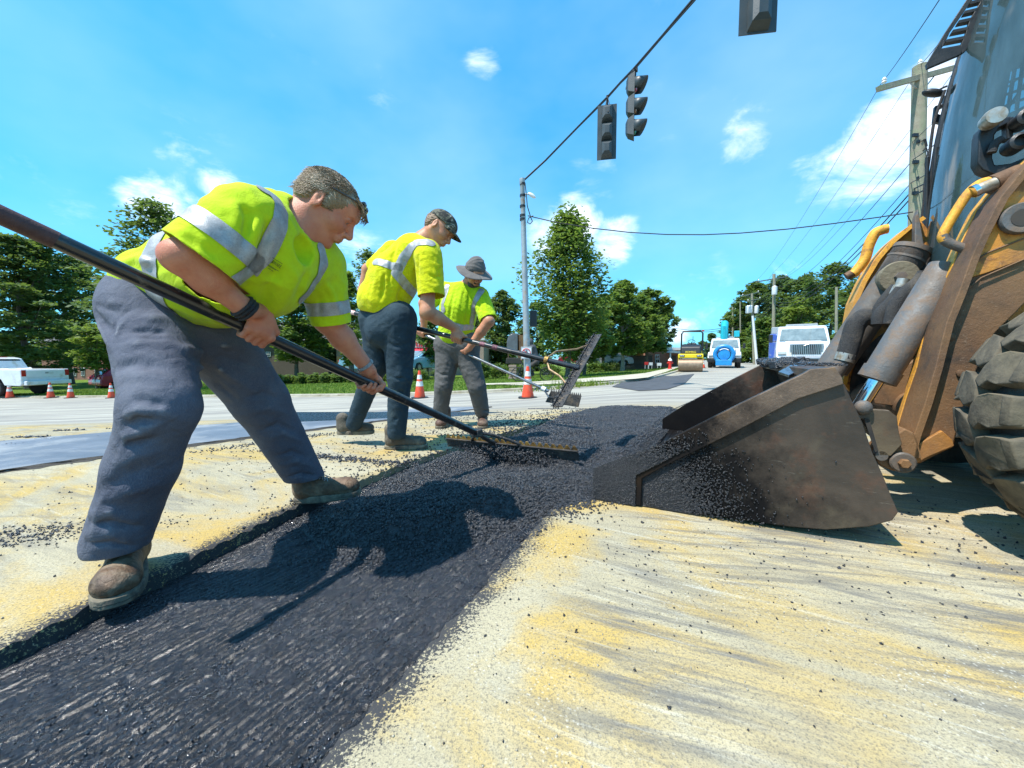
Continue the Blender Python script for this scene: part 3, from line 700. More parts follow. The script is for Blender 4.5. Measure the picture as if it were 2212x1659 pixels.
def build_pile():
    px = [(636, 1100), (660, 1125), (705, 1172), (790, 1190), (878, 1182), (960, 1164), (1041, 1147), (1123, 1112), (1180, 1100), (1225, 1094), (1300, 1084)]
    near = [(gp(*p).x, gp(*p).y) for p in px]
    far = [(gp(*p).x, gp(*p).y) for p in ((1444, 884), (1290, 885), (1215, 902), (1150, 926), (1080, 955), (1010, 975), (960, 985), (912, 1004), (870, 1020), (760, 1064), (690, 1090))]
    poly = near + [(.62, 1.95), (2.35, 5.2)] + far
    xs = np.arange(-1.1, 2.5, .012); ys = np.arange(1.2, 5.09, .012); X, Y = np.meshgrid(xs, ys); ins = in_poly(X, Y, poly); D = np.where(ins, poly_dist(X, Y, poly), -poly_dist(X, Y, poly))
    def lump(x, y):
        v = 0
        for i, (k, am) in enumerate(((3, .014), (6, .009), (13, .006), (27, .004))): v = v + am * np.sin(x * k + 1.7 * i + 1.3 * np.sin(y * k * .8)) * np.sin(y * k * 1.1 + 2.1 * i + np.sin(x * k * .7))
        return v
    def H(x, y, D):
        intr = (x > Lx(y)) & (x < Rx(y)) ; base = np.where(intr, -TANK, -.003)
        top = .030 + lump(x, y) + .02 * sstep(2.0, 3.5, y)
        h = base + (top - base) * sstep(-.01, .16, D) + (D > -.02) * lump(x, y) * .2
        for (a, b, hh, w_) in ((gp(1075, 950), gp(1170, 910), .085, .085), (gp(905, 1003), gp(985, 968), .030, .04), (gp(870, 1060), gp(985, 1010), .045, .12), (gp(980, 1090), gp(1180, 1040), .03, .2), (gp(985, 1000), gp(1230, 1020), .022, .06), (gp(720, 1120), gp(1000, 1110), .018, .14), (gp(1230, 1010), gp(1330, 1000), .05, .14)):
            dx, dy = b.x - a.x, b.y - a.y; t = np.clip(((x - a.x) * dx + (y - a.y) * dy) / (dx * dx + dy * dy), 0, 1); d = np.hypot(x - a.x - t * dx, y - a.y - t * dy)
            h = h + hh * np.exp(-(d / w_) ** 2) * (D > -.06)
        return h
    Zh = H(X, Y, D) + (rng.random(X.shape) - .5) * .005; keep = D > -.05
    Zh = np.where(D < -.012, Zh - .05, Zh)
    Fq = grid_faces(len(ys), len(xs)); k = keep.ravel()[Fq].all(1)
    V = np.stack([X, Y, Zh], -1).reshape(-1, 3); Fq = Fq[k]; u, inv = np.unique(Fq, return_inverse=True)
    o = link_mesh('asphalt_heap', np_mesh('asphalt_heap', V[u], inv.reshape(-1, 4)), M_ASPH, smooth=False); tagobj(o, 'loose black hot asphalt mix spread along the milled strip', 'asphalt', kind='stuff')
    # loose stones over it
    n = 150000; x = rng.uniform(-1.1, 2.4, n); y = 1.2 + (rng.random(n) ** 1.35) * 3.87; d = np.where(in_poly(x, y, poly), 1, -1) * poly_dist(x, y, poly)
    pr = (d > 0) | (rng.random(n) < .30 * np.exp(d / .05)); x, y, d = x[pr], y[pr], d[pr]
    z = H(x, y, np.maximum(d, -.02)) + .002; z = np.where(d < 0, np.where((x > Lx(y)) & (x < Rx(y)), -TANK + .004, .003), z)
    sz = rng.uniform(.0034, .0068, len(x)) * (1 + .12 * y)
    V, F = grains(np.stack([x, y, z], 1), sz, 3); o = link_mesh('asphalt_grains', np_mesh('asphalt_grains', V, F), M_ASPH); tagobj(o, 'coarse black stones on the surface of the asphalt heap', 'asphalt', kind='stuff')
    # crumbs scattered on the road
    pts = []
    def sc(cx, cy, sxx, syy, n, s0, s1, ang=0):
        a, b = rng.normal(0, 1, n) * sxx, rng.normal(0, 1, n) * syy; pts.append(np.stack([cx + a * math.cos(ang) - b * math.sin(ang), cy + a * math.sin(ang) + b * math.cos(ang), np.zeros(n), rng.uniform(s0, s1, n)], 1))
    g_ = gp(890, 1000); sc(g_.x, g_.y, .30, .2, 500, .003, .008, .9); g_ = gp(1110, 925); sc(g_.x, g_.y, .5, .25, 900, .004, .012, .9); g_ = gp(1240, 1090); sc(g_.x, g_.y, .10, .07, 160, .003, .007)
    g_ = gp(1230, 1110); sc(g_.x, g_.y, .04, .03, 60, .003, .007); sc(.45, .95, .30, .35, 130, .0018, .0045); sc(.9, 1.15, .35, .18, 110, .0018, .005, -.5); sc(.25, 1.2, .2, .2, 90, .0015, .0045); sc(-.1, .62, .2, .2, 40, .001, .003)
    sc(1.9, 1.35, .5, .25, 420, .002, .007, -.5); sc(1.5, 1.0, .6, .3, 120, .0015, .005, -.5)
    p1, p2 = gp(715, 985), gp(1070 * .55, 1010); sc((gp(720, 985).x + gp(735, 1000).x) / 2, gp(730, 990).y, .34, .028, 700, .003, .010, -.30)
    g_ = gp(100, 1160); sc(g_.x, g_.y, .22, .04, 500, .002, .005, .3); g_ = gp(30, 1150); sc(g_.x, g_.y, .2, .04, 350, .002, .006, .3)
    sc(-1.6, 1.9, .7, .5, 350, .0015, .005); sc(-1.8, 2.7, .6, .4, 220, .002, .006); sc(-.6, 3.2, .7, .5, 600, .003, .008, .5); sc(.2, 4.7, .8, .3, 900, .004, .010, .2); sc(-3.6, 2.7, .4, .35, 60, .004, .012, .6)
    for q in ((265, 925), (150, 930), (60, 945), (95, 950), (40, 962)): g_ = gp(*q); sc(g_.x, g_.y, .06, .025, 50, .005, .015, .2)
    g_ = gp(620, 950); sc(g_.x, g_.y, .35, .04, 300, .004, .010, .9); g_ = gp(860, 890); sc(g_.x, g_.y, .4, .04, 260, .004, .011, 1.0)
    E_ = np.concatenate(pts); x, y = E_[:, 0], E_[:, 1]; intr = (x > Lx(y) - .01) & (x < Rx(y) + .01) & (y < 5.05); E_ = E_[~intr | (y > 1.9)]
    E_[:, 2] = ground_z(E_[:, 0], E_[:, 1]) + E_[:, 3] * .35
    V, F = grains(E_[:, :3], E_[:, 3], 5); o = link_mesh('asphalt_crumbs', np_mesh('asphalt_crumbs', V, F), M_ASPH); tagobj(o, 'black asphalt crumbs scattered on the dusty road', 'asphalt crumbs', kind='stuff')
    n = 2600; x = rng.uniform(-.6, 3.2, n); y = rng.uniform(.45, 2.2, n); k = x > Rx(y) + .03; x, y = x[k], y[k]; s = rng.uniform(.0008, .0032, len(x)); V, F = grains(np.stack([x, y, s * .4], 1), s, 9)
    o = link_mesh('grit', np_mesh('grit', V, F), pbr('pale_grit', (.42, .37, .27), (.25, .22, .17), 30, .9)); tagobj(o, 'pale grit and fine stone on the dusty concrete', 'grit', kind='stuff')
def build_trench_grains():
    n = 76000; y = .25 + rng.random(n) ** 1.5 * 1.9; x = Lx(y) + rng.random(n) * (Rx(y) - Lx(y)); w_ = noise_np(x * 3.1, y * 3.1); k = rng.random(n) < .22 + .7 * sstep(.42, .6, w_); x, y = x[k], y[k]
    s = rng.uniform(.0012, .0036, len(x)); V, F = grains(np.stack([x, y, -TANK + .001 + s * .2], 1), s, 11)
    o = link_mesh('tack_grains', np_mesh('tack_grains', V, F), pbr('tarry_glint', (.010, .012, .018), (.03, .034, .045), 60, .13, spec=1.0)); tagobj(o, 'tarry stone fragments on the grooved milled strip', 'tarry stone fragments', kind='stuff')
def noise_np(x, y): 
    v = 0
    for i, (a, k) in enumerate(((.5, 1), (.3, 2.3), (.2, 4.9))): v = v + a * np.sin(x * k * 1.7 + 2 * np.sin(y * k + i)) * np.sin(y * k * 1.9 + 1.5 * np.sin(x * k * 1.2 + 2 * i))
    return .5 + .5 * v
build_trench_grains()
build_ground(); KERB, KNOR = build_verge()
poly_on_ground('pavement', [(1090, 831), (1180, 824), (1250, 818), (1330, 812), (1392, 806), (1440, 796), (1462, 790), (1478, 788), (1470, 792), (1440, 803), (1400, 815), (1372, 818), (1330, 821), (1270, 824.5), (1200, 829), (1130, 832)], .10, M_WALK)
poly_on_ground('pavement_branch', [(1015, 829), (1120, 826), (1210, 821), (1215, 823), (1120, 829), (1015, 832)], .11, M_WALK)
build_pile()
# ---------------------------------------------------------------- loader on the right
MN = Vector((.48, .877, 0)); MT = Vector((.877, -.48, 0)); MF = Vector((.41, 1.78, 0))
def MP(o, l, z): return MF + MN * o + MT * l + Vector((0, 0, z))        # lateral, longitudinal, height
def pl(px, py, o): return onplane(px, py, MF + MN * o, MN)             # where a line of sight meets the machine's plane at lateral o
def mat_worn(name, paint, rust, grime, pamt=.5, rough=.5, sc=9, tar=False):
    m, nt, b = newmat(name); P = N(nt, 'ShaderNodeTexCoord').outputs['Object']; g = N(nt, 'ShaderNodeNewGeometry')
    n1 = noise(nt, P, sc, 8, .7, .5); n2 = noise(nt, P, sc * 3, 7, .75, .3); n3 = noise(nt, P, 2.4, 5, .6)
    f = math_(nt, 'ADD', math_(nt, 'MULTIPLY', n1, .6), math_(nt, 'MULTIPLY', n2, .4)); col = mix(nt, maprange(nt, f, .5 - pamt * .1, .58), paint, rust)
    col = mix(nt, maprange(nt, n3, .42, .62, 0, .85), col, grime); col = mix(nt, maprange(nt, noise(nt, P, 90, 4, .75), .60, .70, 0, .5), col, (.30, .22, .15))
    if tar: col = film(nt, col, n1)
    L(nt, col, b.inputs['Base Color']); L(nt, maprange(nt, f, .4, .6, rough, .85), b.inputs['Roughness']); b.inputs['Metallic'].default_value = .15
    bumpn(nt, b, math_(nt, 'ADD', n2, math_(nt, 'MULTIPLY', noise(nt, P, 120, 4, .7), .5)), .5, .006); return m
M_ORANGE = mat_worn('orange_paint_rusting', (.62, .25, .025), (.20, .085, .035), (.30, .145, .05), .0, .45)
M_ORANGE2 = mat_worn('bright_orange_edge', (.78, .36, .03), (.42, .20, .05), (.60, .29, .06), .1, .4, 14)
M_BROWN = mat_worn('brown_grimed_steel', (.145, .078, .042), (.08, .052, .035), (.24, .125, .05), .3, .6)
M_STEEL = mat_worn('grimy_cylinder_steel', (.13, .125, .12), (.19, .13, .09), (.10, .085, .07), .4, .38)
def mat_bucket():
    m, nt, b = newmat('scoured_bucket_steel'); P = N(nt, 'ShaderNodeTexCoord').outputs['Object']
    n1 = noise(nt, P, 4, 8, .65, .6); col = mix(nt, maprange(nt, n1, .38, .62), (.050, .038, .030), (.090, .064, .046))
    col = mix(nt, maprange(nt, noise(nt, P, 2.1, 5, .6, .3), .52, .66, 0, .8), col, (.175, .135, .085)); col = mix(nt, maprange(nt, noise(nt, P, 1.7, 6, .7), .55, .66, 0, .7), col, (.16, .065, .035))
    mp = mapped(nt, P, (3, 3, 26), 0); col = mix(nt, maprange(nt, noise(nt, mp, 3, 5, .7), .63, .68, 0, .35), col, (.30, .26, .21))
    col = film(nt, col, n1); L(nt, col, b.inputs['Base Color']); L(nt, maprange(nt, n1, .3, .7, .35, .62), b.inputs['Roughness']); b.inputs['Metallic'].default_value = .35
    bumpn(nt, b, noise(nt, P, 70, 6, .7), .3, .004); return m
def film(nt, col, n1):
    # tarry film left by the asphalt towards the cutting edge
    G = pos(nt); dt = N(nt, 'ShaderNodeVectorMath', operation='DOT_PRODUCT'); L(nt, G, dt.inputs[0]); dt.inputs[1].default_value = MT
    l_ = math_(nt, 'SUBTRACT', dt.outputs['Value'], MF.dot(MT)); sz = N(nt, 'ShaderNodeSeparateXYZ'); L(nt, G, sz.inputs[0])
    k = math_(nt, 'ADD', l_, math_(nt, 'MULTIPLY', sz.outputs[2], .55)); k = math_(nt, 'ADD', k, math_(nt, 'MULTIPLY', math_(nt, 'SUBTRACT', noise(nt, G, 7, 8, .7), .5), .9))
    fk = maprange(nt, k, .98, .62, 0, .95); b = nt.nodes['Principled BSDF']; L(nt, maprange(nt, fk, 0, 1, .5, .0), b.inputs['Specular IOR Level']); return mix(nt, fk, col, (.010, .010, .011))
M_BUCKET = mat_bucket()
M_CHROME = pbr('chromed_rod', (.75, .76, .78), (.68, .70, .72), 4, .10, metal=1)
M_RUBBER = pbr('dusty_tyre_rubber', (.060, .050, .036), (.105, .088, .060), 16, .8, bump=.25, bscale=80, dirt=(.17, .14, .092), dscale=9, damt=.7)
M_RUBBER_D = pbr('dark_tyre_rubber', (.02, .019, .018), (.035, .033, .03), 12, .8, bump=.5, bscale=60, dirt=(.09, .08, .065), dscale=8, damt=.5)
M_HOSE = pbr('braided_black_hose', (.028, .028, .03), (.04, .038, .036), 24, .75, bump=.8, bscale=200, dirt=(.12, .10, .08), dscale=9, damt=.4)
M_FIT = pbr('zinc_fitting', (.50, .49, .45), (.36, .33, .27), 30, .4, metal=.6, dirt=(.22, .17, .11), dscale=20)
M_DARKIN = pbr('dark_machine_interior', (.02, .02, .02), (.035, .03, .026), 6, .7, dirt=(.06, .05, .04), dscale=8)
def mat_glass(name='tinted_cab_glass', tint=(.34, .52, .54), dusty=.52, dust=(.12, .19, .20)):
    m, nt, b = newmat(name); P = N(nt, 'ShaderNodeTexCoord').outputs['Object']; out = nt.nodes['Material Output']
    b.inputs['Base Color'].default_value = (*dust, 1); b.inputs['Roughness'].default_value = .06; b.inputs['Specular IOR Level'].default_value = .9; b.inputs['Coat Weight'].default_value = .6; b.inputs['Coat Roughness'].default_value = .02
    tr = N(nt, 'ShaderNodeBsdfTransparent'); tr.inputs[0].default_value = (*tint, 1); ms = N(nt, 'ShaderNodeMixShader')
    n = noise(nt, mapped(nt, P, (1, 1, .35)), 5, 7, .65, .5); L(nt, maprange(nt, n, .35, .7, dusty * .7, min(1, dusty * 1.25)), ms.inputs[0]); L(nt, tr.outputs[0], ms.inputs[1]); L(nt, b.outputs[0], ms.inputs[2]); L(nt, ms.outputs[0], out.inputs[0]); return m
M_CABGLASS = mat_glass()
def build_loader():
    root = thing('loader', 'worn orange front loader with its asphalt-caked bucket down on the road', 'loader', MP(1.0, 2.2, 0))
    W = 1.94
    prof = [(1308, 1083), (1308, 1027), (1395, 974), (1488, 927), (1599, 871), (1680, 832), (1733, 807), (1750, 797), (1801, 793), (1816, 815), (1835, 853), (1863, 912), (1885, 978), (1906, 1023), (1925, 1070), (1941, 1107), (1928, 1125), (1878, 1138), (1785, 1145), (1702, 1138), (1506, 1110), (1392, 1092)]
    P0 = [pl(x, y, 0) for x, y in prof]
    for p in P0: p.z = max(p.z, .004)
    th = MN * .022
    bk = MB(); bk.prism(P0, th); bucket = bk.build('bucket', M_BUCKET, root, bevel=.004)
    MB().prism([p + MN * (W - .022) for p in P0], th).build('side_plate', M_BUCKET, bucket, bevel=.004)
    # floor, back and top of the bucket as one bent plate
    shell = [P0[0]] + list(reversed(P0[15:22])) ; cont = [P0[0] + Vector((0, 0, 0))] + P0[21:16:-1] + [P0[16], P0[15], P0[14], P0[13], P0[12], P0[11], P0[10], P0[9], P0[8]]
    cen = sum(P0, Vector()) / len(P0); inner = []
    for i, p in enumerate(cont):
        d = (cont[min(i + 1, len(cont) - 1)] - cont[max(i - 1, 0)]).normalized(); n_ = d.cross(MN).normalized(); n_ = n_ if n_.dot(cen - p) > 0 else -n_; inner.append(p + n_ * .018)
    sec = [p + MN * .002 for p in cont] + [p + MN * .002 for p in reversed(inner)]
    MB().prism(sec, MN * (W - .004)).build('floor_plate', M_BUCKET, bucket, bevel=.002)
    # cutting edge
    le = [P0[0] + MT * -.045 + Vector((0, 0, 0)), P0[0] + MT * .10, P0[0] + MT * .10 + Vector((0, 0, .022)), P0[0] + MT * .0 + Vector((0, 0, .022))]
    for p in le: p.z = max(.004, p.z)
    MB().prism([p + MN * -.012 for p in le], MN * (W + .024)).build('cutting_edge', M_BUCKET, bucket, bevel=.002)
    # raised wear band down the top edge of the near side and the front wear plate
    band = [(1308, 1083), (1308, 1027), (1395, 974), (1488, 927), (1599, 871), (1680, 832), (1733, 807), (1750, 797), (1801, 793), (1816, 815), (1819, 829), (1723, 860), (1599, 925), (1506, 971), (1440, 1003), (1388, 1031), (1386, 1090)]
    bp = [pl(x, y, -.0) for x, y in band]
    for p in bp: p.z = max(p.z, .004)
    MB().prism([p - MN * .020 for p in bp], MN * .0195).build('wear_band', mat_worn('wear_band_steel', (.14, .095, .065), (.09, .065, .048), (.50, .25, .05), .3, .55, 6, True), bucket, bevel=.003)
    MB().prism([p + MN * (W + .0005) for p in bp], MN * .02).build('wear_band', M_BUCKET, bucket, bevel=.003)
    # top rail with caked asphalt and a bright plate
    tr = MB(); a, b = P0[8], P0[7]; tr.prism([P0[7] + MN * .01, P0[8] + MN * .01, P0[8] + MN * .01 + Vector((0, 0, -.05)), P0[7] + MN * .01 + Vector((0, 0, -.035))], MN * (W - .02)); tr.build('top_rail', M_BUCKET, bucket, bevel=.004)
    pc = [pl(1683, 808, .42), pl(1717, 789, .42), pl(1757, 789, .42), pl(1706, 815, .42)]
    q0 = MP(.30, .70, .60); MB().prism([pl(1681, 808, .45), pl(1717, 788, .62), pl(1760, 788, .50), pl(1704, 816, .33)], (0, 0, .012)).build('deflector_plate', pbr('bare_wet_steel', (.22, .26, .33), (.12, .14, .17), 8, .25, metal=.8), bucket, bevel=.002)
    # asphalt left in the bucket (its own mass)
    g = MB(); rows = []
    for i in range(40):
        u = i / 39; row = []
        for j in range(28):
            v = j / 27; o_ = .025 + (W - .05) * u; l_ = .16 + .72 * v; z_ = .03 + .33 * (v ** 1.25) * (.80 + .2 * math.sin(u * 3 + 1.5)) + .012 * math.sin(u * 37 + v * 9) * math.sin(v * 31 + u * 11) - .10 * max(0, u - .3)
            row.append(MP(o_, l_, max(.022, z_)))
        rows.append(row)
    g.sheet(rows); o = g.build('bucket_asphalt', M_ASPH); tagobj(o, 'black asphalt mix lying in the loader bucket', 'asphalt', kind='stuff')
    R_ = np.random.default_rng(5); uu, vv = R_.random(9000), R_.random(9000); ii = np.array([MP(.025 + (W - .05) * u, .16 + .72 * v, max(.022, .03 + .33 * (v ** 1.25) * (.80 + .2 * math.sin(u * 3 + 1.5)) - .10 * max(0, u - .3)) + .003) for u, v in zip(uu, vv)])
    # spill in front of the lip, crumbs sticking to the side and on the rail
    fr = []
    for _ in range(9000):
        o_ = R_.uniform(-.03, W - .15); l_ = -R_.exponential(.06) + .10; fr.append(MP(o_, l_, max(.006, .030 + .05 * math.exp(-((l_ - .06) / .09) ** 2) * (1 - o_ / W * .6) * R_.random())))
    for _ in range(40000):
        l_ = abs(R_.normal(0, .27)) + .0; z_ = abs(R_.normal(0, .15)) + .005; top = .15 + l_ * .52
        if R_.random() < math.exp(-max(0, z_ - .12 - .45 * l_) * 9) * (1 if l_ < .32 else math.exp(-(l_ - .32) * 6)) and z_ < top: fr.append(MP((-.023 if (z_ > .018 + l_ * .665 or l_ < .19) else -.003), l_ - .02, z_))
    for _ in range(1500):
        o_ = R_.uniform(.2, 1.9); l_ = R_.uniform(.76, .93); fr.append(MP(o_, l_, .632 + .01 * R_.random()))
    for _ in range(900):
        l_ = R_.uniform(.1, .8); fr.append(MP(W - R_.random() * .02, l_, .145 + l_ * .545))
    A_ = np.concatenate([ii, np.array(fr)]); s = R_.uniform(.0020, .0046, len(A_)); V, F = grains(A_, s, 21)
    o = link_mesh('bucket_grains', np_mesh('bucket_grains', V, F), M_ASPH); tagobj(o, 'asphalt stones stuck to the loader bucket and spilling over its lip', 'asphalt', kind='stuff')
    ch = MB(); rr = random.Random(4)
    for i in range(70):
        o_ = rr.uniform(.75, 1.85); c = MP(o_, rr.uniform(.76, .92), .628 + rr.random() * .015); ch.box(c, (rr.uniform(.03, .09), rr.uniform(.03, .08), rr.uniform(.02, .05)), M=Matrix.Rotation(rr.random() * 3, 3, 'Z') @ Matrix.Rotation(rr.uniform(-.4, .4), 3, 'X'))
    o = ch.build('caked_asphalt', M_ASPH, bevel=.006); tagobj(o, 'lumps of caked asphalt along the top rail of the bucket', 'asphalt', kind='stuff')
    # ---- near lift arm: side web and front flange
    oA, wA = .44, .17
    inner = [(2300, 300), (2212, 374), (2162, 435), (2122, 514), (2101, 562), (2075, 633), (2048, 700), (2024, 796), (2003, 869), (1980, 935), (1973, 960), (1980, 985)]
    body = inner + [(1985, 1003), (2059, 965), (2075, 900), (2110, 800), (2150, 720), (2230, 640), (2420, 560), (2500, 300), (2400, 200)]
    nm = [pl(x, y, oA) for x, y in body]; arm = MB().prism(nm, MN * .03).build('lift_arm', M_BROWN, root, bevel=.006)
    fl = [pl(x, y, oA) for x, y in inner]
    f = MB(); rows = []
    for i, p in enumerate(fl):
        d = (fl[min(i + 1, len(fl) - 1)] - fl[max(i - 1, 0)]).normalized(); n_ = d.cross(MN).normalized(); n_ = n_ if n_.dot(-MT) > 0 else -n_
        rows.append([p - MN * .035 - n_ * .004, p - MN * .035 + n_ * .018, p + MN * (wA) + n_ * .018, p + MN * (wA) - n_ * .004, p - MN * .035 - n_ * .004])
    f.sheet(rows); f.build('arm_flange', M_BROWN, arm, bevel=.004)
    f = MB(); rows = []
    for i, p in enumerate(fl[:-1]):
        d = (fl[min(i + 1, len(fl) - 1)] - fl[max(i - 1, 0)]).normalized(); n_ = d.cross(MN).normalized(); n_ = n_ if n_.dot(-MT) > 0 else -n_; wb = .035 + .012 * math.sin(i * 2.1) + (.03 if i < 5 else 0)
        rows.append([p + MN * (wA - wb) + n_ * .0165, p + MN * (wA - wb) + n_ * .0215, p + MN * (wA + .004) + n_ * .0215, p + MN * (wA + .004) - n_ * .01, p + MN * (wA - .012) - n_ * .012])
    f.sheet(rows); f.build('painted_edge', M_ORANGE2, arm, bevel=.002)
    MB().prism([pl(x, y, oA + wA - .02) for x, y in [(2135, 430)] + inner[2:] + [(1985, 1000), (2059, 965), (2090, 800), (2200, 640), (2300, 400)]], MN * .02).build('arm_web', M_ORANGE, arm)
    # orange upper cheek panel with bore
    ck = [(2212, 372), (2169, 432), (2132, 508), (2110, 560), (2095, 600), (2130, 590), (2212, 560), (2330, 520), (2420, 380), (2330, 300)]
    MB().prism([pl(x, y, oA - .012) for x, y in ck], MN * .011).build('cheek_panel', M_ORANGE, arm, bevel=.003)
    bc = pl(2203, 473, oA - .02); MB().lathe([(.030, -.004), (.030, .018), (.052, .020), (.056, .014), (.056, -.002)], bc, -MN, 28).build('pivot_bore', M_STEEL, arm, smooth=True); MB().cyl(bc - MN * .0195, bc - MN * .020, .0305, 24).build('bore_hole', M_DARKIN, arm)
    for pts in ([(2110, 560), (2135, 545), (2212, 515)], [(2070, 640), (2120, 600), (2212, 560)]):
        MB().tube([pl(x, y, oA - .014) for x, y in pts], .0035, 6).build('weld_bead', M_BROWN, arm, smooth=True)
    for (x, y) in ((2052, 727), (2075, 806)): MB().lathe([(.014, 0), (.014, .008), (.008, .010)], pl(x, y, oA - .001), -MN, 16).build('boss', M_BROWN, arm, smooth=True)
    # orange lower gusset
    MB().prism([pl(x, y, oA - .02) for x, y in ((1982, 960), (2035, 930), (2058, 950), (2062, 964), (2010, 985), (1978, 1003), (1965, 1000))], MN * .018).build('gusset', M_ORANGE, arm, bevel=.004)
    # knuckle with pin at the foot of the arm
    kn = [(1892, 978), (1897, 965), (1925, 945), (1955, 925), (1975, 935), (1985, 960), (1978, 995), (1972, 1012), (1955, 1021), (1930, 1018), (1905, 1008), (1895, 1000)]
    MB().prism([pl(x, y, oA - .06) for x, y in kn], MN * .12).build('knuckle', M_BROWN, arm, bevel=.008)
    pc_ = pl(1950, 999, oA - .07); pin = MB().lathe([(.042, -.02), (.042, .004), (.036, .010), (.0, .011)], pc_, -MN, 24).build('pivot_pin', M_STEEL, arm, smooth=True)
    MB().lathe([(.019, .005), (.019, .028), (.016, .031), (0, .031)], pc_, -MN, 6).build('bolt_head', M_BROWN, pin)
    MB().lathe([(.036, 0), (.036, .05), (.030, .053), (0, .053)], pl(1905, 985, oA + .0), -MN, 24).build('bushing', M_STEEL, arm, smooth=True)
    # bucket lug plate with bolt
    lug = [(1865, 878), (1880, 886), (1925, 886), (1938, 893), (1941, 915), (1938, 935), (1950, 958), (1945, 980), (1905, 985), (1890, 940), (1868, 900)]
    lug = [(1832, 885), (1872, 884), (1920, 886), (1938, 900), (1942, 935), (1949, 960), (1925, 985), (1900, 985), (1885, 940), (1868, 905), (1850, 905)]
    lp = MB().prism([pl(x, y, .36) for x, y in lug], MN * .035).build('bucket_lug', M_BUCKET, root, bevel=.003)
    MB().prism([pl(x, y, .54) for x, y in lug], MN * .035).build('bucket_lug', M_BUCKET, root, bevel=.003)
    bo = MB().lathe([(.030, 0), (.030, .010), (.024, .020), (.012, .026), (0, .027)], pl(1864, 875 + 5, .355), -MN, 24).build('lug_bolt', M_STEEL, lp, smooth=True)
    for (x, y) in ((1905, 985),): MB().lathe([(.02, 0), (.02, .05)], pl(x, y, .36), MN, 16).build('spacer', M_STEEL, lp, smooth=True)
    MB().prism([pl(x, y, .352) for x, y in ((1867, 905), (1878, 905), (1898, 975), (1890, 976))], MN * .004).build('lug_slot', M_DARKIN, lp)
    # ---- near bucket cylinder
    def cylr(a, b, r, name, mat, par, collars=()): 
        d = (b - a).normalized(); Ln = (b - a).length; pr = [(r * .96, 0), (r, .004)]
        for (t, w_, k) in collars: pr += [(r, t - w_), (r * k, t - w_), (r * k, t + w_), (r, t + w_)]
        pr += [(r, Ln - .004), (r * .96, Ln)]; return MB().lathe(pr, a, d, 28).build(name, mat, par, smooth=True)
    oc = .62; a, b = pl(1893, 822, oc), pl(2050, 575, oc); c1 = cylr(a, b, .066, 'bucket_cylinder', M_STEEL, root, ((.03, .028, 1.10),))
    d = (b - a).normalized(); MB().cyl(a - d * .30, a + d * .02, .030, 24).build('piston_rod', M_CHROME, c1, smooth=True)
    MB().lathe([(.045, -.03), (.045, .03)], a - d * .27, MN, 24).build('rod_eye', M_STEEL, c1, smooth=True)
    # far cylinder
    oc2 = 1.42; a2, b2 = pl(1795, 800, oc2), pl(1926, 606, oc2); c2 = cylr(a2, b2, .088, 'lift_cylinder', M_STEEL, root, ((.80, .012, 1.06), (.74, .006, 1.04)))
    MB().lathe([(.088, -.01), (.092, .06), (.086, .07), (.0, .071)], b2 - MN * .05, -MN, 28).build('pin_cap', pbr('olive_grime_cap', (.20, .17, .11), (.14, .11, .07), 14, .6, bump=.4), c2, smooth=True)
    MB().lathe([(.026, .0), (.026, .035), (0, .036)], b2 - MN * .12, -MN, 6).build('bolt_head', M_STEEL, c2)
    # hoses
    def hose(pts, o_, r, name='hose', mat=None, par=root):
        q = [pl(x, y, oo) for (x, y), oo in zip(pts, o_ if isinstance(o_, (list, tuple)) else [o_] * len(pts))]
        fine = []
        for i in range(len(q) - 1):
            p0, p1, p2, p3 = q[max(i - 1, 0)], q[i], q[i + 1], q[min(i + 2, len(q) - 1)]
            for t in np.linspace(0, 1, 7, endpoint=False): fine.append(.5 * ((2 * p1) + (-p0 + p2) * t + (2 * p0 - 5 * p1 + 4 * p2 - p3) * t * t + (-p0 + 3 * p1 - 3 * p2 + p3) * t ** 3))
        fine.append(q[-1]); return MB().tube(fine, r, 12).build(name, mat or M_HOSE, par, smooth=True)
    hose([(1826, 775), (1838, 735), (1850, 700), (1875, 682), (1900, 690)], 1.20, .050); hose([(1899, 700), (1902, 680), (1925, 655), (1950, 625)], 1.05, .034); hose([(1925, 700), (1935, 660), (1960, 630), (1985, 610), (2000, 590)], .98, .034)
    hose([(1895, 690), (1900, 665), (1918, 640), (1937, 620)], 1.12, .028)
    for (x, y, x2, y2, o_) in ((1822, 780, 1829, 764, 1.20), (1933, 637, 1943, 618, 1.08), (1944, 622, 1952, 603, 1.1)):
        MB().cyl(pl(x, y, o_), pl(x2, y2, o_), .05 if x < 1850 else .026, 16).build('fitting', M_FIT, root, smooth=True)
    MB().cyl(pl(1800, 812, 1.2), pl(1824, 776, 1.2), .042, 16).build('fitting', M_STEEL, root, smooth=True)
    # ---- far lift arm
    oF = 1.60
    fa = [(1992, 478), (1960, 500), (1925, 530), (1895, 565), (1868, 610), (1848, 655), (1840, 700), (1838, 760), (1825, 830), (1850, 870), (1880, 900), (1905, 860), (1920, 780), (1935, 700), (1960, 620), (1998, 560), (2010, 500)]
    fm = MB().prism([pl(x, y, oF) for x, y in fa], MN * .10).build('lift_arm', M_ORANGE, root, bevel=.008)
    ed = [pl(x, y, oF) for x, y in fa[:9]]; rows = []
    for i, p in enumerate(ed):
        dd = (ed[min(i + 1, len(ed) - 1)] - ed[max(i - 1, 0)]).normalized(); n_ = dd.cross(MN).normalized(); n_ = n_ if n_.dot(-MT) > 0 else -n_
        rows.append([p - MN * .05 - n_ * .0, p - MN * .05 + n_ * .02, p + MN * .13 + n_ * .02, p + MN * .13])
    MB().sheet(rows).build('arm_flange', M_ORANGE2, fm, solid=.008)
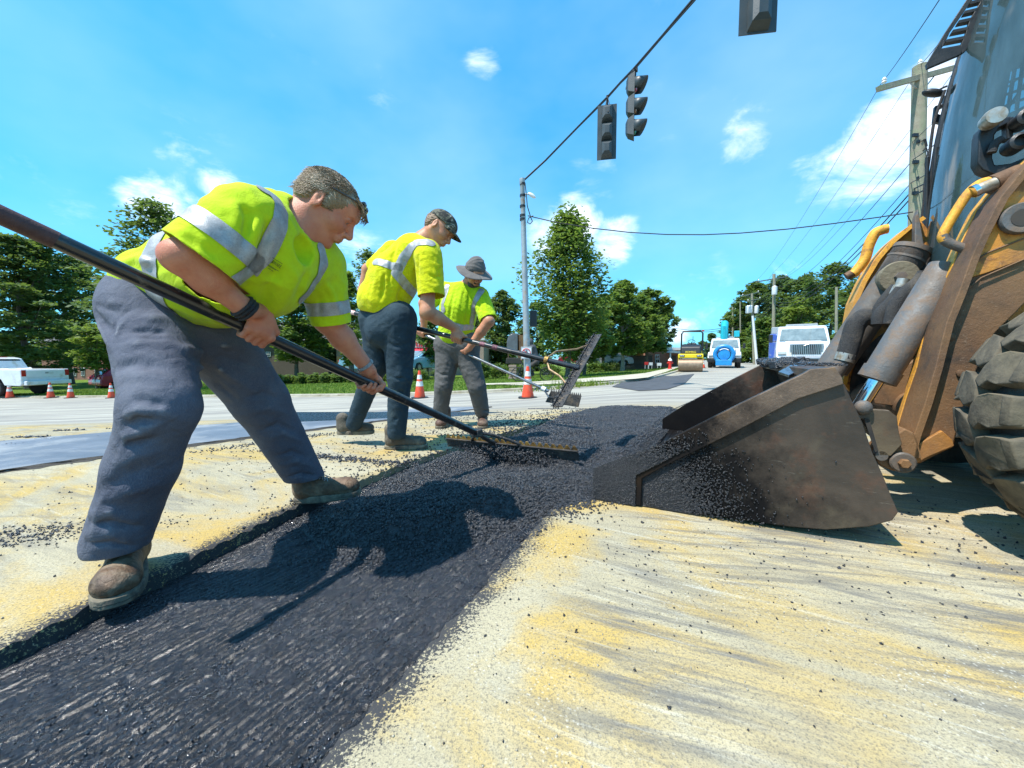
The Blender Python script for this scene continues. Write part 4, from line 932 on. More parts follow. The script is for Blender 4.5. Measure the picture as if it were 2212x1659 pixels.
    hose([(1918, 494), (1905, 497), (1890, 505), (1877, 530), (1868, 560), (1850, 585), (1842, 592)], oF - .02, .030, 'guard_rail', M_ORANGE2, fm); hose([(1857, 578), (1845, 588), (1828, 598)], oF - .02, .026, 'guard_rail_end', M_BROWN, fm)
    # near guard rail pipe
    hose([(2190, 384), (2165, 386), (2140, 390), (2115, 398), (2090, 420), (2066, 455), (2045, 490), (2036, 510), (2040, 520)], .52, .017, 'guard_rail', M_ORANGE2, arm); hose([(2036, 508), (2042, 520), (2062, 530), (2092, 540)], .52, .0175, 'guard_rail_end', M_STEEL, arm)
    MB().cyl(pl(2106, 413, .50), pl(2150, 395, .50), .022, 20).build('hydraulic_coupler', M_FIT, arm, smooth=True); MB().cyl(pl(2101, 415, .50), pl(2112, 410, .50), .025, 20).build('coupler_collar', M_CHROME, arm, smooth=True); MB().cyl(pl(2140, 400, .52), pl(2200, 375, .55), .035, 16).build('valve_block', M_BROWN, arm, smooth=True)
    # torque tube, hoses and innards between the arms
    MB().cyl(MP(.62, 1.34, .42), MP(1.6, 1.34, .42), .085, 24).build('cross_tube', M_BROWN, root, smooth=True)
    MB().box(MP(1.05, 1.62, .66), (.30, .50, .34), M=Matrix((MT, MN, (0, 0, 1))).transposed()).build('front_frame', M_BROWN, root, bevel=.01)
    MB().prism([pl(x, y, .86) for x, y in ((1880, 835), (1990, 770), (1995, 850), (1960, 880), (1890, 872))], MN * .04).build('frame_plate', M_BROWN, root, bevel=.004)
    MB().prism([pl(x, y, .90) for x, y in ((1955, 705), (1990, 700), (1985, 745), (1950, 770))], MN * .03).build('frame_plate', M_ORANGE, root, bevel=.004)
    MB().prism([MP(.75, 1.75, .95), MP(.75, 2.6, 1.02), MP(.75, 2.6, .40), MP(.75, 1.75, .40)], MN * .8).build('hood', M_ORANGE, root, bevel=.03)
    MB().prism([MP(.55, 1.5, .34), MP(.55, 3.6, .34), MP(.55, 3.6, .62), MP(.55, 1.5, .55)], MN * 1.1).build('chassis', M_DARKIN, root, bevel=.01)
    # ---- front tyre with chunky lugs
    R0 = .475; wt = .30; oT = .0; cT = None
    cl, cz = 1.715, .482
    tyre = MB(); ax = MN; prof_t = [(.24, 0.01), (.30, -.004), (.36, -.006), (.405, .006), (.425, .03), (.432, .08), (.432, wt - .08), (.425, wt - .03), (.405, wt - .006), (.30, wt + .004), (.24, wt)]
    c0 = MP(oT, cl, cz); t_ = tyre.lathe(prof_t, c0, MN, 64).build('tyre', M_RUBBER_D, root, smooth=True)
    for k, r_ in enumerate((.355, .375, .392)): 
        q = [c0 + MN * (-.004 + .003 * k) + MT * (math.cos(a) * r_) + Vector((0, 0, math.sin(a) * r_)) for a in np.linspace(0, 2 * math.pi, 65)[:-1]]; MB().tube(q, .0035, 6, closed=True).build('sidewall_ring', M_RUBBER_D, t_, smooth=True)
    nl = 21
    def lug_mesh(side):
        mb = MB(); poly = [(-.054, -.012), (.044, -.012), (.058, .040), (.050, .085), (.074, .120), (.050, .176), (-.006, .160), (-.044, .115), (-.056, .060)]
        mb2 = []; r1 = .430; r2 = .476; top, bot = [], []
        for (u, v) in poly:
            for lst, r_, g in ((bot, r1 - .02, 1.06), (top, r2 - (.028 if v < .0 else .0) - (.006 if v > .15 else 0), .93)):
                a = (u * g) / .45; vv = .08 + (v - .08) * g; vv = vv if side > 0 else wt - vv; a = a if side > 0 else a + math.pi / nl
                lst.append(MN * vv + MT * (math.cos(a) * r_) + Vector((0, 0, math.sin(a) * r_)))
        n = len(poly); base = len(bot); 
        # shoulder skirt of each lug on the sidewall
        mb.add(bot + top, [tuple(range(n, 2 * n)), tuple(range(n - 1, -1, -1))] + [(i, (i + 1) % n, n + (i + 1) % n, n + i) for i in range(n)])
        sk = []
        for (u, r_, vv) in ((-.052, .452, -.016), (.042, .452, -.016), (.036, .385, -.012), (-.044, .385, -.012), (-.052, .46, .02), (.042, .46, .02), (.036, .37, .02), (-.044, .37, .02)):
            a = u / .45; v_ = vv if side > 0 else wt - vv; a = a if side > 0 else a + math.pi / nl; sk.append(MN * v_ + MT * (math.cos(a) * r_) + Vector((0, 0, math.sin(a) * r_)))
        mb.add(sk, [(0, 1, 2, 3), (4, 7, 6, 5), (0, 4, 5, 1), (1, 5, 6, 2), (2, 6, 7, 3), (3, 7, 4, 0)]); return mb
    for side in (1, -1):
        base = lug_mesh(side); me = bpy.data.meshes.new('tread_lug'); me.from_pydata([tuple(v) for v in base.v], [], base.f); bm = bmesh.new(); bm.from_mesh(me)
        bmesh.ops.recalc_face_normals(bm, faces=bm.faces); bmesh.ops.bevel(bm, geom=list(bm.edges), offset=.006, segments=2, affect='EDGES', profile=.6, clamp_overlap=True); bm.to_mesh(me); bm.free(); me.shade_smooth(); me.materials.append(M_RUBBER)
        for k in range(nl):
            o = bpy.data.objects.new('tread_lug', me); COL.objects.link(o); o.parent = t_; a = 2 * math.pi * k / nl + .12
            off = OFF[t_.name]; Bm = Matrix((MT, MN, (0, 0, 1))).transposed(); Rm = Bm @ Matrix.Rotation(-a, 3, 'Y') @ Bm.inverted()
            o.matrix_basis = Matrix.Translation(c0 - off) @ Rm.to_4x4()
    MB().lathe([(.245, .02), (.245, .05), (.20, .09), (.07, .10), (.07, .04), (0, .04)], c0, MN, 32).build('rim', M_ORANGE, root, smooth=True)
    c1_ = c0 + MN * 1.56; MB().lathe([(r_ + (.04 if .42 < r_ else 0), h_) for r_, h_ in prof_t], c1_, MN, 48).build('tyre', M_RUBBER_D, root, smooth=True)
    for k in range(2):
        cr = MP(.02 + 1.5 * k, 4.1, .66); MB().lathe([(.3, 0), (.5, -.01), (.62, .02), (.66, .06), (.66, .36), (.62, .40), (.3, .42)], cr, MN, 40).build('rear_tyre', M_RUBBER_D, root, smooth=True)
    # ---- cab
    oc0, oc1 = .66, 1.72
    le = [(1996, 640), (1995, 600), (1997, 555), (2001, 500), (2007, 440), (2016, 380), (2027, 315), (2041, 250), (2058, 185), (2080, 115), (2105, 55), (2140, 0), (2175, -50), (2230, -110)]
    E = [pl(x, y, oc1) for x, y in le]; sp = oc1 - oc0
    rows = [[p - MN * (sp * t) + MT * (-.10 * math.sin(math.pi * t)) for t in np.linspace(0, 1, 9)] for p in E]
    g = MB().sheet(rows).build('windscreen', M_CABGLASS, root, smooth=True, angle=0)
    MB().tube([p + MN * .004 for p in E], .020, 8).build('cab_pillar', M_BLACK, root, smooth=True); MB().tube([p - MN * (sp + .004) for p in E], .026, 8).build('cab_pillar', M_BLACK, root, smooth=True)
    top, botm = E[-1], E[0]
    ld_ = lambda p: (p - MF).dot(MT)
    lt = ld_(top)
    # rear wall with a window and its wire guard, roof, sides
    lr = 3.05; zt = top.z; zb = botm.z - .25
    for (o1, o2, z1, z2) in ((oc0, oc1, zb, 1.50), (oc0, oc1, 2.62, zt + .1), (oc0, .80, 1.50, 2.62), (1.58, oc1, 1.50, 2.62)): MB().prism([MP(o1, lr, z1), MP(o1, lr, z2), MP(o2, lr, z2), MP(o2, lr, z1)], MT * .05).build('rear_wall', M_DARKIN, root)
    for k in range(3): MB().bar(MP(.80 + .195 * (k + 1), lr + .02, 1.5), MP(.80 + .195 * (k + 1), lr + .02, 2.62), .012, .012).build('guard_bar', M_BLACK, root)
    for k in range(7): MB().bar(MP(.8, lr + .03, 1.5 + .16 * k + .08), MP(1.58, lr + .03, 1.5 + .16 * k + .08), .010, .010).build('guard_bar', M_BLACK, root)
    MB().prism([MP(oc0, ld_(E[1]) + .05, zb), MP(oc0, lr, zb), MP(oc0, lr, 1.35), MP(oc0, ld_(E[1]) + .05, 1.35)], MN * .03).build('cab_side', M_DARKIN, root)
    for pc2 in (le[1:12] + [(2184, -30), (2184, 152), (2165, 252), (2165, 680), (2010, 680)], [(2184, -30), (2184, 152), (2240, 130), (2400, 80), (2400, -110), (2230, -110)], [(2165, 252), (2240, 215), (2400, 150), (2400, 680), (2165, 680)], [(2240, 130), (2400, 80), (2400, 150), (2240, 215)]):
        MB().prism([pl(x, y, oc1 - .05) for x, y in pc2], MN * .02).build('cab_side', M_DARKIN, root)
    for a_, b_ in (((2192, 148), (2176, 246)), ((2209, 142), (2196, 236)), ((2226, 135), (2218, 226)), ((2180, 177), (2240, 155)), ((2174, 204), (2240, 182)), ((2169, 230), (2240, 203)), ((2165, 252), (2235, 150))): MB().bar(pl(*a_, oc1 - .06), pl(*b_, oc1 - .06), .012, .012).build('guard_bar', M_BLACK, root)
    MB().box(MP(1.19, 2.45, 1.30), (.5, .5, .5), M=Matrix((MT, MN, (0, 0, 1))).transposed()).build('seat', M_DARKIN, root, bevel=.06); MB().box(MP(1.19, 2.72, 1.70), (.14, .48, .6), M=Matrix((MT, MN, (0, 0, 1))).transposed()).build('seat_back', M_DARKIN, root, bevel=.05)
    MB().prism([MP(oc0 - .05, lt - .2, zt), MP(oc0 - .05, lr + .1, zt), MP(oc0 - .05, lr + .1, zt + .12), MP(oc0 - .05, lt - .1, zt + .12)], MN * (sp + .1)).build('cab_roof', M_BLACK, root, bevel=.03)
    # sun visor with louvres over the windscreen
    vz = [(2002, 136), (2003, 148), (2073, 118), (2086, 108), (2110, 60), (2150, 5), (2200, -60), (2170, -90), (2072, 0), (2055, 30), (2040, 72)]
    vis = MB().prism([pl(x, y, 1.30) for x, y in vz], MN * .012)
    vis = MB(); hole = [((2040 + 13.5 * k, 99 - 21.5 * k), (2085 + 10.5 * k, 84 - 20 * k)) for k in range(6)]
    def vq(*pts, o_=1.3, t=.02): return [pl(x, y, o_) for x, y in pts]
    V_ = root
    vp = MB(); vp.prism(vq((2003, 148), (2001, 138), (2040, 72), (2044, 70), (2034, 104), (2076, 96), (2080, 104), (2076, 117)), MN * .02); vis_o = vp.build('sun_visor', M_BLACK, root, bevel=.003)
    vp = MB(); vp.prism(vq((2040, 72), (2102, -22), (2115, -22), (2052, 70), (2040, 96), (2034, 104)), MN * .02); vp.build('visor_edge', M_BLACK, vis_o, bevel=.003)
    vp = MB(); vp.prism(vq((2076, 96), (2086, 72), (2095, 42), (2118, 4), (2136, -22), (2200, -22), (2160, 5), (2110, 62), (2088, 108), (2078, 116)), MN * .02); vp.build('visor_edge', M_BLACK, vis_o, bevel=.003)
    for k in range(6):
        t = (k + .5) / 6; a_ = (2036 + 78 * t, 98 - 124 * t + 4); b_ = (2078 + 56 * t, 92 - 122 * t + 2)
        MB().prism(vq(a_, b_, (b_[0] + 3.4, b_[1] - 7), (a_[0] + 3.4, a_[1] - 7)), MN * .03 ).build('louvre', M_BLACK, vis_o)
    # wipers, cables, mirror brackets along the far pillar
    hose([(2041, 95 + 100), (2020, 255), (2012, 300), (2006, 350), (1998, 400), (1996, 440)], 1.74, .008, 'cable', M_BLACKCORD); hose([(2035, 290), (2025, 335), (2012, 400), (2000, 470), (1994, 540), (1990, 600)], 1.76, .008, 'cable', M_BLACKCORD); hose([(2024, 330), (2018, 360), (2000, 420), (1990, 480), (1984, 560)], 1.8, .007, 'cable', M_BLACKCORD)
    hose([(2046, 186), (2036, 190), (2020, 199)], 1.8, .006, 'mirror_stalk', M_BLACK); MB().ball(pl(2016, 201, 1.8), (.06, .03, .022), 12, 8, Matrix((MT, MN, (0, 0, 1))).transposed() @ Matrix.Rotation(.4, 3, 'Y')).build('mirror', M_BLACK, root, smooth=True)
    MB().prism([pl(x, y, 1.85) for x, y in ((2041, 205), (2038, 224), (2020, 228), (2016, 262), (2034, 266), (2040, 250), (2026, 245), (2026, 236), (2046, 226), (2050, 208))], MN * .03).build('lamp_bracket', M_BLACK, root, bevel=.004)
    MB().prism([pl(x, y, 1.5) for x, y in ((1977, 470), (1984, 450), (1995, 520), (2006, 580), (2000, 600), (1975, 602))], MN * .05).build('wiper_motor_cover', M_STEEL, root, bevel=.006)
    hose([(1985, 600), (2000, 606), (2020, 603), (2045, 595)], 1.4, .012, 'linkage', M_STEEL); hose([(2003, 340), (2001, 460), (1999, 590)], 1.7, .010, 'wiper_arm', M_BLACK); hose([(2022, 320), (2014, 450), (2010, 590)], 1.68, .010, 'wiper_arm', M_BLACK)
    for (x, y) in ((1990, 603), (2020, 600)): MB().lathe([(.03, 0), (.03, .03), (.015, .035)], pl(x, y, 1.4), -MN, 14).build('linkage_boss', M_STEEL, root, smooth=True)
    MB().prism([pl(x, y, 1.3) for x, y in ((1985, 610), (2030, 600), (2010, 680), (1985, 740), (1975, 700))], MN * .05).build('cowl', M_BROWN, root, bevel=.01)
    # work lamp housing in front of the glass
    o_ = .60; fr = [(2115, 290), (2120, 275), (2150, 258), (2185, 249), (2188, 262), (2160, 275), (2150, 290), (2145, 340), (2150, 356), (2185, 352), (2225, 335), (2230, 360), (2190, 378), (2150, 378), (2122, 366), (2112, 350)]
    MB().prism([pl(x, y, o_) for x, y in fr], MN * .06).build('lamp_housing', M_BLACK, root, bevel=.006); MB().prism([pl(x, y, o_) for x, y in ((2175, 255), (2190, 250), (2190, 300), (2176, 300))], MN * .04).build('lamp_bracket', M_BLACK, root, bevel=.004)
    MB().lathe([(.012, 0), (.03, .01), (.034, .05), (.030, .07), (0, .072)], pl(2131, 268, o_), -MN, 18).build('lamp_lens', M_FIT, root, smooth=True)
    for (x, y) in ((2196, 311), (2212, 258)): MB().lathe([(.03, -.04), (.032, .03), (.022, .035), (.02, .01)], pl(x, y, o_ - .03), -MN, 20).build('hose_end', M_BLACK, root, smooth=True)
    hose([(2165, 300), (2150, 310), (2142, 330)], o_ - .02, .014, 'hose'); hose([(2130, 392), (2160, 385), (2215, 372)], o_ - .06, .010, 'rod', M_CHROME)
    return root
build_loader()
# ---------------------------------------------------------------- vegetation
def mat_leaf(name, c, c2, c3, tr=.35):
    m, nt, b = newmat(name); g = N(nt, 'ShaderNodeNewGeometry'); P = N(nt, 'ShaderNodeTexCoord').outputs['Object']
    col = mix(nt, g.outputs['Random Per Island'], c, c2); col = mix(nt, maprange(nt, noise(nt, P, .55, 3, .6), .45, .65, 0, .75), col, c3)
    L(nt, col, b.inputs['Base Color']); b.inputs['Roughness'].default_value = .6; b.inputs['Specular IOR Level'].default_value = .3
    out = nt.nodes['Material Output']; t = N(nt, 'ShaderNodeBsdfTranslucent'); L(nt, mix(nt, .5, col, (.25, .35, .03)), t.inputs[0]); ms = N(nt, 'ShaderNodeMixShader', i={0: tr}); L(nt, b.outputs[0], ms.inputs[1]); L(nt, t.outputs[0], ms.inputs[2]); L(nt, ms.outputs[0], out.inputs[0]); return m
M_LEAF_D = mat_leaf('dark_green_leaves', (.07, .12, .040), (.11, .17, .050), (.055, .10, .045), .42)
M_LEAF_M = mat_leaf('mid_green_leaves', (.10, .17, .04), (.16, .24, .055), (.075, .135, .04), .48)
M_LEAF_L = mat_leaf('yellow_green_leaves', (.15, .22, .04), (.24, .30, .06), (.11, .17, .04), .5)
M_LEAF_B = mat_leaf('blue_green_leaves', (.07, .13, .065), (.10, .165, .075), (.055, .10, .055), .38)
M_BARK = pbr('grey_brown_bark', (.13, .105, .08), (.085, .068, .05), 8, .9, bump=.9, bscale=30)
M_BARK_L = pbr('pale_bark', (.26, .235, .19), (.17, .15, .12), 8, .9, bump=.7, bscale=30)
def leaves(C, n_per, spread, size, seed, flat=.7, droop=0):
    r = np.random.default_rng(seed); n = len(C) * n_per; c = np.repeat(C, n_per, 0)
    d = r.normal(0, 1, (n, 3)); d /= np.linalg.norm(d, axis=1, keepdims=True); p = c + d * (r.random((n, 1)) ** .6) * np.asarray(spread) * np.array((1, 1, flat))
    a = r.random(n) * 6.283; t = r.normal(0, .55, n); u = np.stack([np.cos(a), np.sin(a), t * .6 - droop], 1); u /= np.linalg.norm(u, axis=1, keepdims=True)
    v = np.stack([-np.sin(a), np.cos(a), r.normal(0, .7, n)], 1); v /= np.linalg.norm(v, axis=1, keepdims=True); s = (size * r.uniform(.6, 1.4, n))[:, None]
    w_ = s * .55
    V = np.stack([p - u * s, p + v * w_ - u * s * .1, p + u * s, p - v * w_ - u * s * .1], 1).reshape(-1, 3); return V, np.arange(n * 4).reshape(-1, 4)
def tree(name, label, base, height, crown, leaf, bark=None, group=None, seed=0, r0=None, n_cl=160, n_leaf=46, lsize=.10, shape='round', low=.28, cl=None, flat=.7, gap=0.0, trunk_lean=(0, 0), cspread=None):
    """crown = (half width x, half width y)"""
    r = random.Random(seed); base = Vector(base); t = thing(name, label, 'tree', base, group)
    r0 = r0 or height * .022; top = base + Vector((trunk_lean[0], trunk_lean[1], height * .80)); mb = MB(); tr = []
    for i in range(7): k = i / 6; tr.append(base + (top - base) * k + Vector((math.sin(k * 5 + seed) * .015, math.cos(k * 4 + seed) * .015, 0)) * height * (k > 0))
    mb.tube(tr, [r0 * (1.25 if i == 0 else 1) * (1 - .82 * i / 6) for i in range(7)], 8)
    cz0 = height * low; H_ = height - cz0; cs = []
    tries = 0
    while len(cs) < n_cl and tries < n_cl * 30:
        tries += 1; k = r.random(); a = r.uniform(0, 6.283)
        if shape == 'round': w_ = math.sqrt(max(0, 1 - (2 * k - .92) ** 2 / 1.1))
        elif shape == 'cone': w_ = (1 - k) ** .75 * (.65 + .35 * min(1, k * 6)) + .08
        elif shape == 'ovate': w_ = math.sin(math.pi * min(1, (k + .12) / 1.16)) ** .8 * (1 - .35 * k)
        elif shape == 'flat': w_ = (1 - abs(k - .35) ** 2 * 1.6)
        else: w_ = 1
        w_ *= .80 + .26 * math.sin(a * 3 + seed + k * 7) + .16 * math.sin(a * 5 + k * 17 + seed * 3) * (1 if shape != 'cone' else .8); rr = max(0, w_) * (r.random() ** .42)
        p = Vector((math.cos(a) * crown[0] * rr, math.sin(a) * crown[1] * rr, cz0 + k * H_))
        if gap and math.sin(p.x * 1.9 + seed) * math.sin(p.z * 2.3 + seed * 2) * math.cos(p.y * 1.5) > 1 - gap: continue
        cs.append(base + p + Vector((trunk_lean[0], trunk_lean[1], 0)) * (p.z / height))
    for c in cs[::max(1, len(cs) // 34)]:
        kz = max(.15, (c.z - base.z) / height * .72); s_ = base + (top - base) * min(.98, kz / .8); m_ = (s_ + c) / 2 + Vector((0, 0, -.03 * height)); mb.tube([s_, m_, c], [r0 * .30 * (1.1 - kz), r0 * .16, r0 * .05], 5)
    mb.build('trunk', bark or M_BARK, t, smooth=True)
    sp = cspread or (crown[0] / max(3.2, math.sqrt(n_cl) * .36)); V, F = leaves(np.array(cs), n_leaf, sp, lsize, seed, flat); link_mesh('crown', np_mesh('crown', V, F), leaf, t)
    return t
def gtree(name, label, px, d, ytop, halfw, leaf, **k):
    """px = trunk column in the photo, d = depth, ytop = photo row of the top, halfw = crown half width in photo px"""
    b = at(px, 790, d); b.z = lawn_z(b.x, b.y); h = at(px, ytop, d).z - b.z; w_ = halfw / FPX * d; return tree(name, label, b, h, (w_, w_ * .9), leaf, **k)
FG = 'trees beyond the lawn'
gtree('locust_tree', 'big feathery dark tree beyond the pickup at the street edge', 60, 26, 515, 150, M_LEAF_D, seed=1, n_cl=420, n_leaf=60, lsize=.14, shape='flat', low=.12, flat=.35, group=FG)
gtree('locust_tree', 'dark feathery tree over the red car behind the bending worker', 150, 32, 560, 100, M_LEAF_D, seed=2, n_cl=260, n_leaf=60, lsize=.16, shape='flat', low=.2, flat=.4, group=FG)
gtree('locust_tree', 'airy tree whose thin sprays show over the shoulder of the bending worker', 350, 22, 432, 165, M_LEAF_D, seed=3, n_cl=190, n_leaf=34, lsize=.13, shape='cone', low=.30, flat=.25, gap=.35, r0=.12, cspread=.75, group=FG)
gtree('maple_sapling', 'small bright green tree at the left end of the brick flats', 207, 24, 705, 44, M_LEAF_L, seed=4, n_cl=60, n_leaf=60, lsize=.11, shape='round', low=.35, group=FG, r0=.07)
gtree('broadleaf_tree', 'dark tree standing before the dark brick house behind the rake handle', 640, 34, 610, 78, M_LEAF_M, seed=5, n_cl=230, n_leaf=60, lsize=.16, shape='round', low=.22, group=FG)
gtree('broadleaf_tree', 'round grey green tree just left of the stooping man in dark jeans', 712, 38, 640, 60, M_LEAF_B, seed=6, n_cl=170, n_leaf=60, lsize=.17, shape='round', low=.2, group=FG)
gtree('broadleaf_tree', 'light green bush-like tree between the bending worker and the man in jeans', 757, 26, 590, 40, M_LEAF_L, seed=7, n_cl=110, n_leaf=60, lsize=.11, shape='ovate', low=.15, gap=.2, group=FG)
gtree('broadleaf_tree', 'sparse tree with sprays above the back of the man in jeans', 800, 30, 545, 62, M_LEAF_D, seed=8, n_cl=70, n_leaf=40, lsize=.12, shape='ovate', low=.3, gap=.3, cspread=.6, group=FG)
gtree('broadleaf_tree', 'tree in front of the red awning between the two upright workers', 925, 27, 690, 34, M_LEAF_M, seed=9, n_cl=80, n_leaf=50, lsize=.11, shape='round', low=.3, group=FG)
gtree('broadleaf_tree', 'tall dark tree behind the man in the bucket hat', 1085, 46, 632, 52, M_LEAF_D, seed=10, n_cl=190, n_leaf=60, lsize=.19, shape='round', low=.1, group=FG)
gtree('broadleaf_tree', 'dark tree filling the gap left of the tall steel signal pole', 1030, 50, 650, 60, M_LEAF_D, seed=11, n_cl=150, n_leaf=50, lsize=.2, shape='round', low=.05, group=FG)
gtree('broadleaf_tree', 'dark low tree right of the signal pole behind the cyclist', 1160, 44, 655, 44, M_LEAF_D, seed=12, n_cl=130, n_leaf=50, lsize=.19, shape='round', low=.02, group=FG)
gtree('maple_tree', 'tall young maple with upswept branches right of the signal pole', 1225, 20, 468, 104, M_LEAF_M, seed=13, n_cl=300, n_leaf=50, lsize=.11, shape='ovate', low=.17, flat=1.5, gap=.45, group='street maples on the lawn', r0=.10, cspread=.62)
gtree('maple_tree', 'light green lower maple under the tall young one by the cyclist', 1262, 22, 640, 66, M_LEAF_L, seed=14, n_cl=150, n_leaf=54, lsize=.11, shape='round', low=.2, group='street maples on the lawn', r0=.09)
gtree('maple_tree', 'second maple along the street beside the tall young one', 1345, 27, 612, 62, M_LEAF_M, seed=15, n_cl=210, n_leaf=58, lsize=.13, shape='round', low=.22, group='street maples on the lawn', r0=.14, bark=M_BARK_L)
gtree('maple_tree', 'third maple along the street shading the board fence', 1398, 32, 628, 56, M_LEAF_M, seed=16, n_cl=190, n_leaf=58, lsize=.15, shape='round', low=.24, group='street maples on the lawn', r0=.14)
gtree('maple_tree', 'farthest street maple beside the small brick shed', 1425, 40, 655, 34, M_LEAF_B, seed=17, n_cl=120, n_leaf=54, lsize=.17, shape='round', low=.26, group='street maples on the lawn', r0=.14)
gtree('maple_tree', 'maple between the light green one and the second street maple', 1303, 31, 640, 52, M_LEAF_B, seed=18, n_cl=150, n_leaf=56, lsize=.14, shape='round', low=.2, group='street maples on the lawn', r0=.13)
gtree('maple_tree', 'shady maple over the board fence, behind the others', 1376, 38, 648, 54, M_LEAF_B, seed=19, n_cl=160, n_leaf=56, lsize=.17, shape='round', low=.2, group='street maples on the lawn', r0=.13)
WG = 'trees along the right side of the street'
for i, (px, d, yt, hw, lf, lb) in enumerate(((1790, 44, 573, 78, M_LEAF_D, 'highest dark tree behind the loader arm'), (1730, 50, 600, 60, M_LEAF_D, 'dark tree behind the cab of the white truck'), (1680, 56, 600, 56, M_LEAF_B, 'tree behind the pole that carries one transformer'),
        (1625, 62, 612, 52, M_LEAF_D, 'tree behind the pole with three transformers'), (1590, 74, 660, 34, M_LEAF_M, 'spiky green tree above the teal boom truck'), (1718, 34, 648, 46, M_LEAF_L, 'bright bushy tree just above the white truck'), (1650, 46, 690, 48, M_LEAF_M, 'low bushy tree left of the white truck'), (1838, 38, 620, 46, M_LEAF_D, 'tree half hidden by the orange arm of the loader'), (1815, 28, 720, 34, M_LEAF_M, 'low shrubby tree between the white truck and the loader'), (1600, 60, 722, 26, M_LEAF_M, 'small tree behind the leaning white pole'))):
    b = at(px, 790, d); b.z = 0; tree('street_tree', lb, b, at(px, yt, d).z, (hw / FPX * d, hw / FPX * d), lf, seed=30 + i, n_cl=230 if hw > 50 else 130, n_leaf=56, lsize=.0042 * d, shape='round', low=.08, group=WG)
for i, (px, d, yt, hw) in enumerate(((1535, 120, 722, 15), (1515, 150, 738, 12), (1478, 130, 745, 12))):
    b = at(px, 790, d); b.z = 0; tree('distant_tree', ('distant tree above the boom truck', 'distant low tree between roller and boom truck', 'distant tree behind the brick shed')[i], b, at(px, yt, d).z, (hw / FPX * d, hw / FPX * d), M_LEAF_B, seed=50 + i, n_cl=60, n_leaf=40, lsize=.5, shape='round', low=.05, group='far trees down the street')
# shrubs of the hedge
def shrub(name, label, px, d, ybase, w_px, h_px, leaf, group, seed, box=False):
    b = at(px, ybase, d); b.z = lawn_z(b.x, b.y); w_, h = w_px / FPX * d / 2, h_px / FPX * d; r = random.Random(seed); t = thing(name, label, 'shrub', b, group); cs = []
    for _ in range(46): a, k, q = r.uniform(0, 6.28), r.random(), r.random() ** .5; cs.append(b + Vector((math.cos(a) * w_ * q * .85, math.sin(a) * w_ * q * .8, h * (.12 + .78 * k * (1 - .35 * q * q)))))
    mb = MB()
    for c in cs[::6]: mb.tube([b, c], [.02, .006], 5)
    mb.build('stems', M_BARK, t); V, F = leaves(np.array(cs), 60, w_ * .36, .0036 * d * .62, seed, .8); link_mesh('foliage', np_mesh('foliage', V, F), leaf, t); return t
for i, px in enumerate((598, 625, 652, 678, 704, 730, 757, 784, 811, 838, 864)):
    sd = ('leftmost', 'second', 'third', 'fourth', 'fifth', 'middle', 'seventh', 'eighth', 'ninth', 'tenth', 'rightmost')[i]
    shrub('hedge_shrub', f'{sd} clipped shrub from the left in the low hedge along the lawn', px, 25, 812, 30, 24, M_LEAF_M, 'clipped shrubs of the low hedge', 70 + i)
for i, (px, d, wp, hp, lb) in enumerate(((902, 24, 50, 26, 'clipped shrub under the red awning'), (950, 24, 40, 24, 'shrub behind the legs of the man in the bucket hat'), (1075, 23, 50, 34, 'shrub left of the lawn grill stand'), (1125, 23, 44, 40, 'tall weeds and shrub right of the grill stand'), (1188, 26, 50, 26, 'shrub behind the cyclist'), (1245, 27, 56, 24, 'shrub under the lower light green maple'), (1290, 28, 50, 22, 'shrub under the second maple'), (1322, 30, 40, 22, 'shrub at the left end of the board fence'), (1045, 22, 30, 44, 'tall yellow green weeds beside the tan wall'))):
    shrub('shrub', lb, px, d, 808, wp, hp, M_LEAF_D if i % 2 else M_LEAF_M, 'loose shrubs near the cyclist', 90 + i)
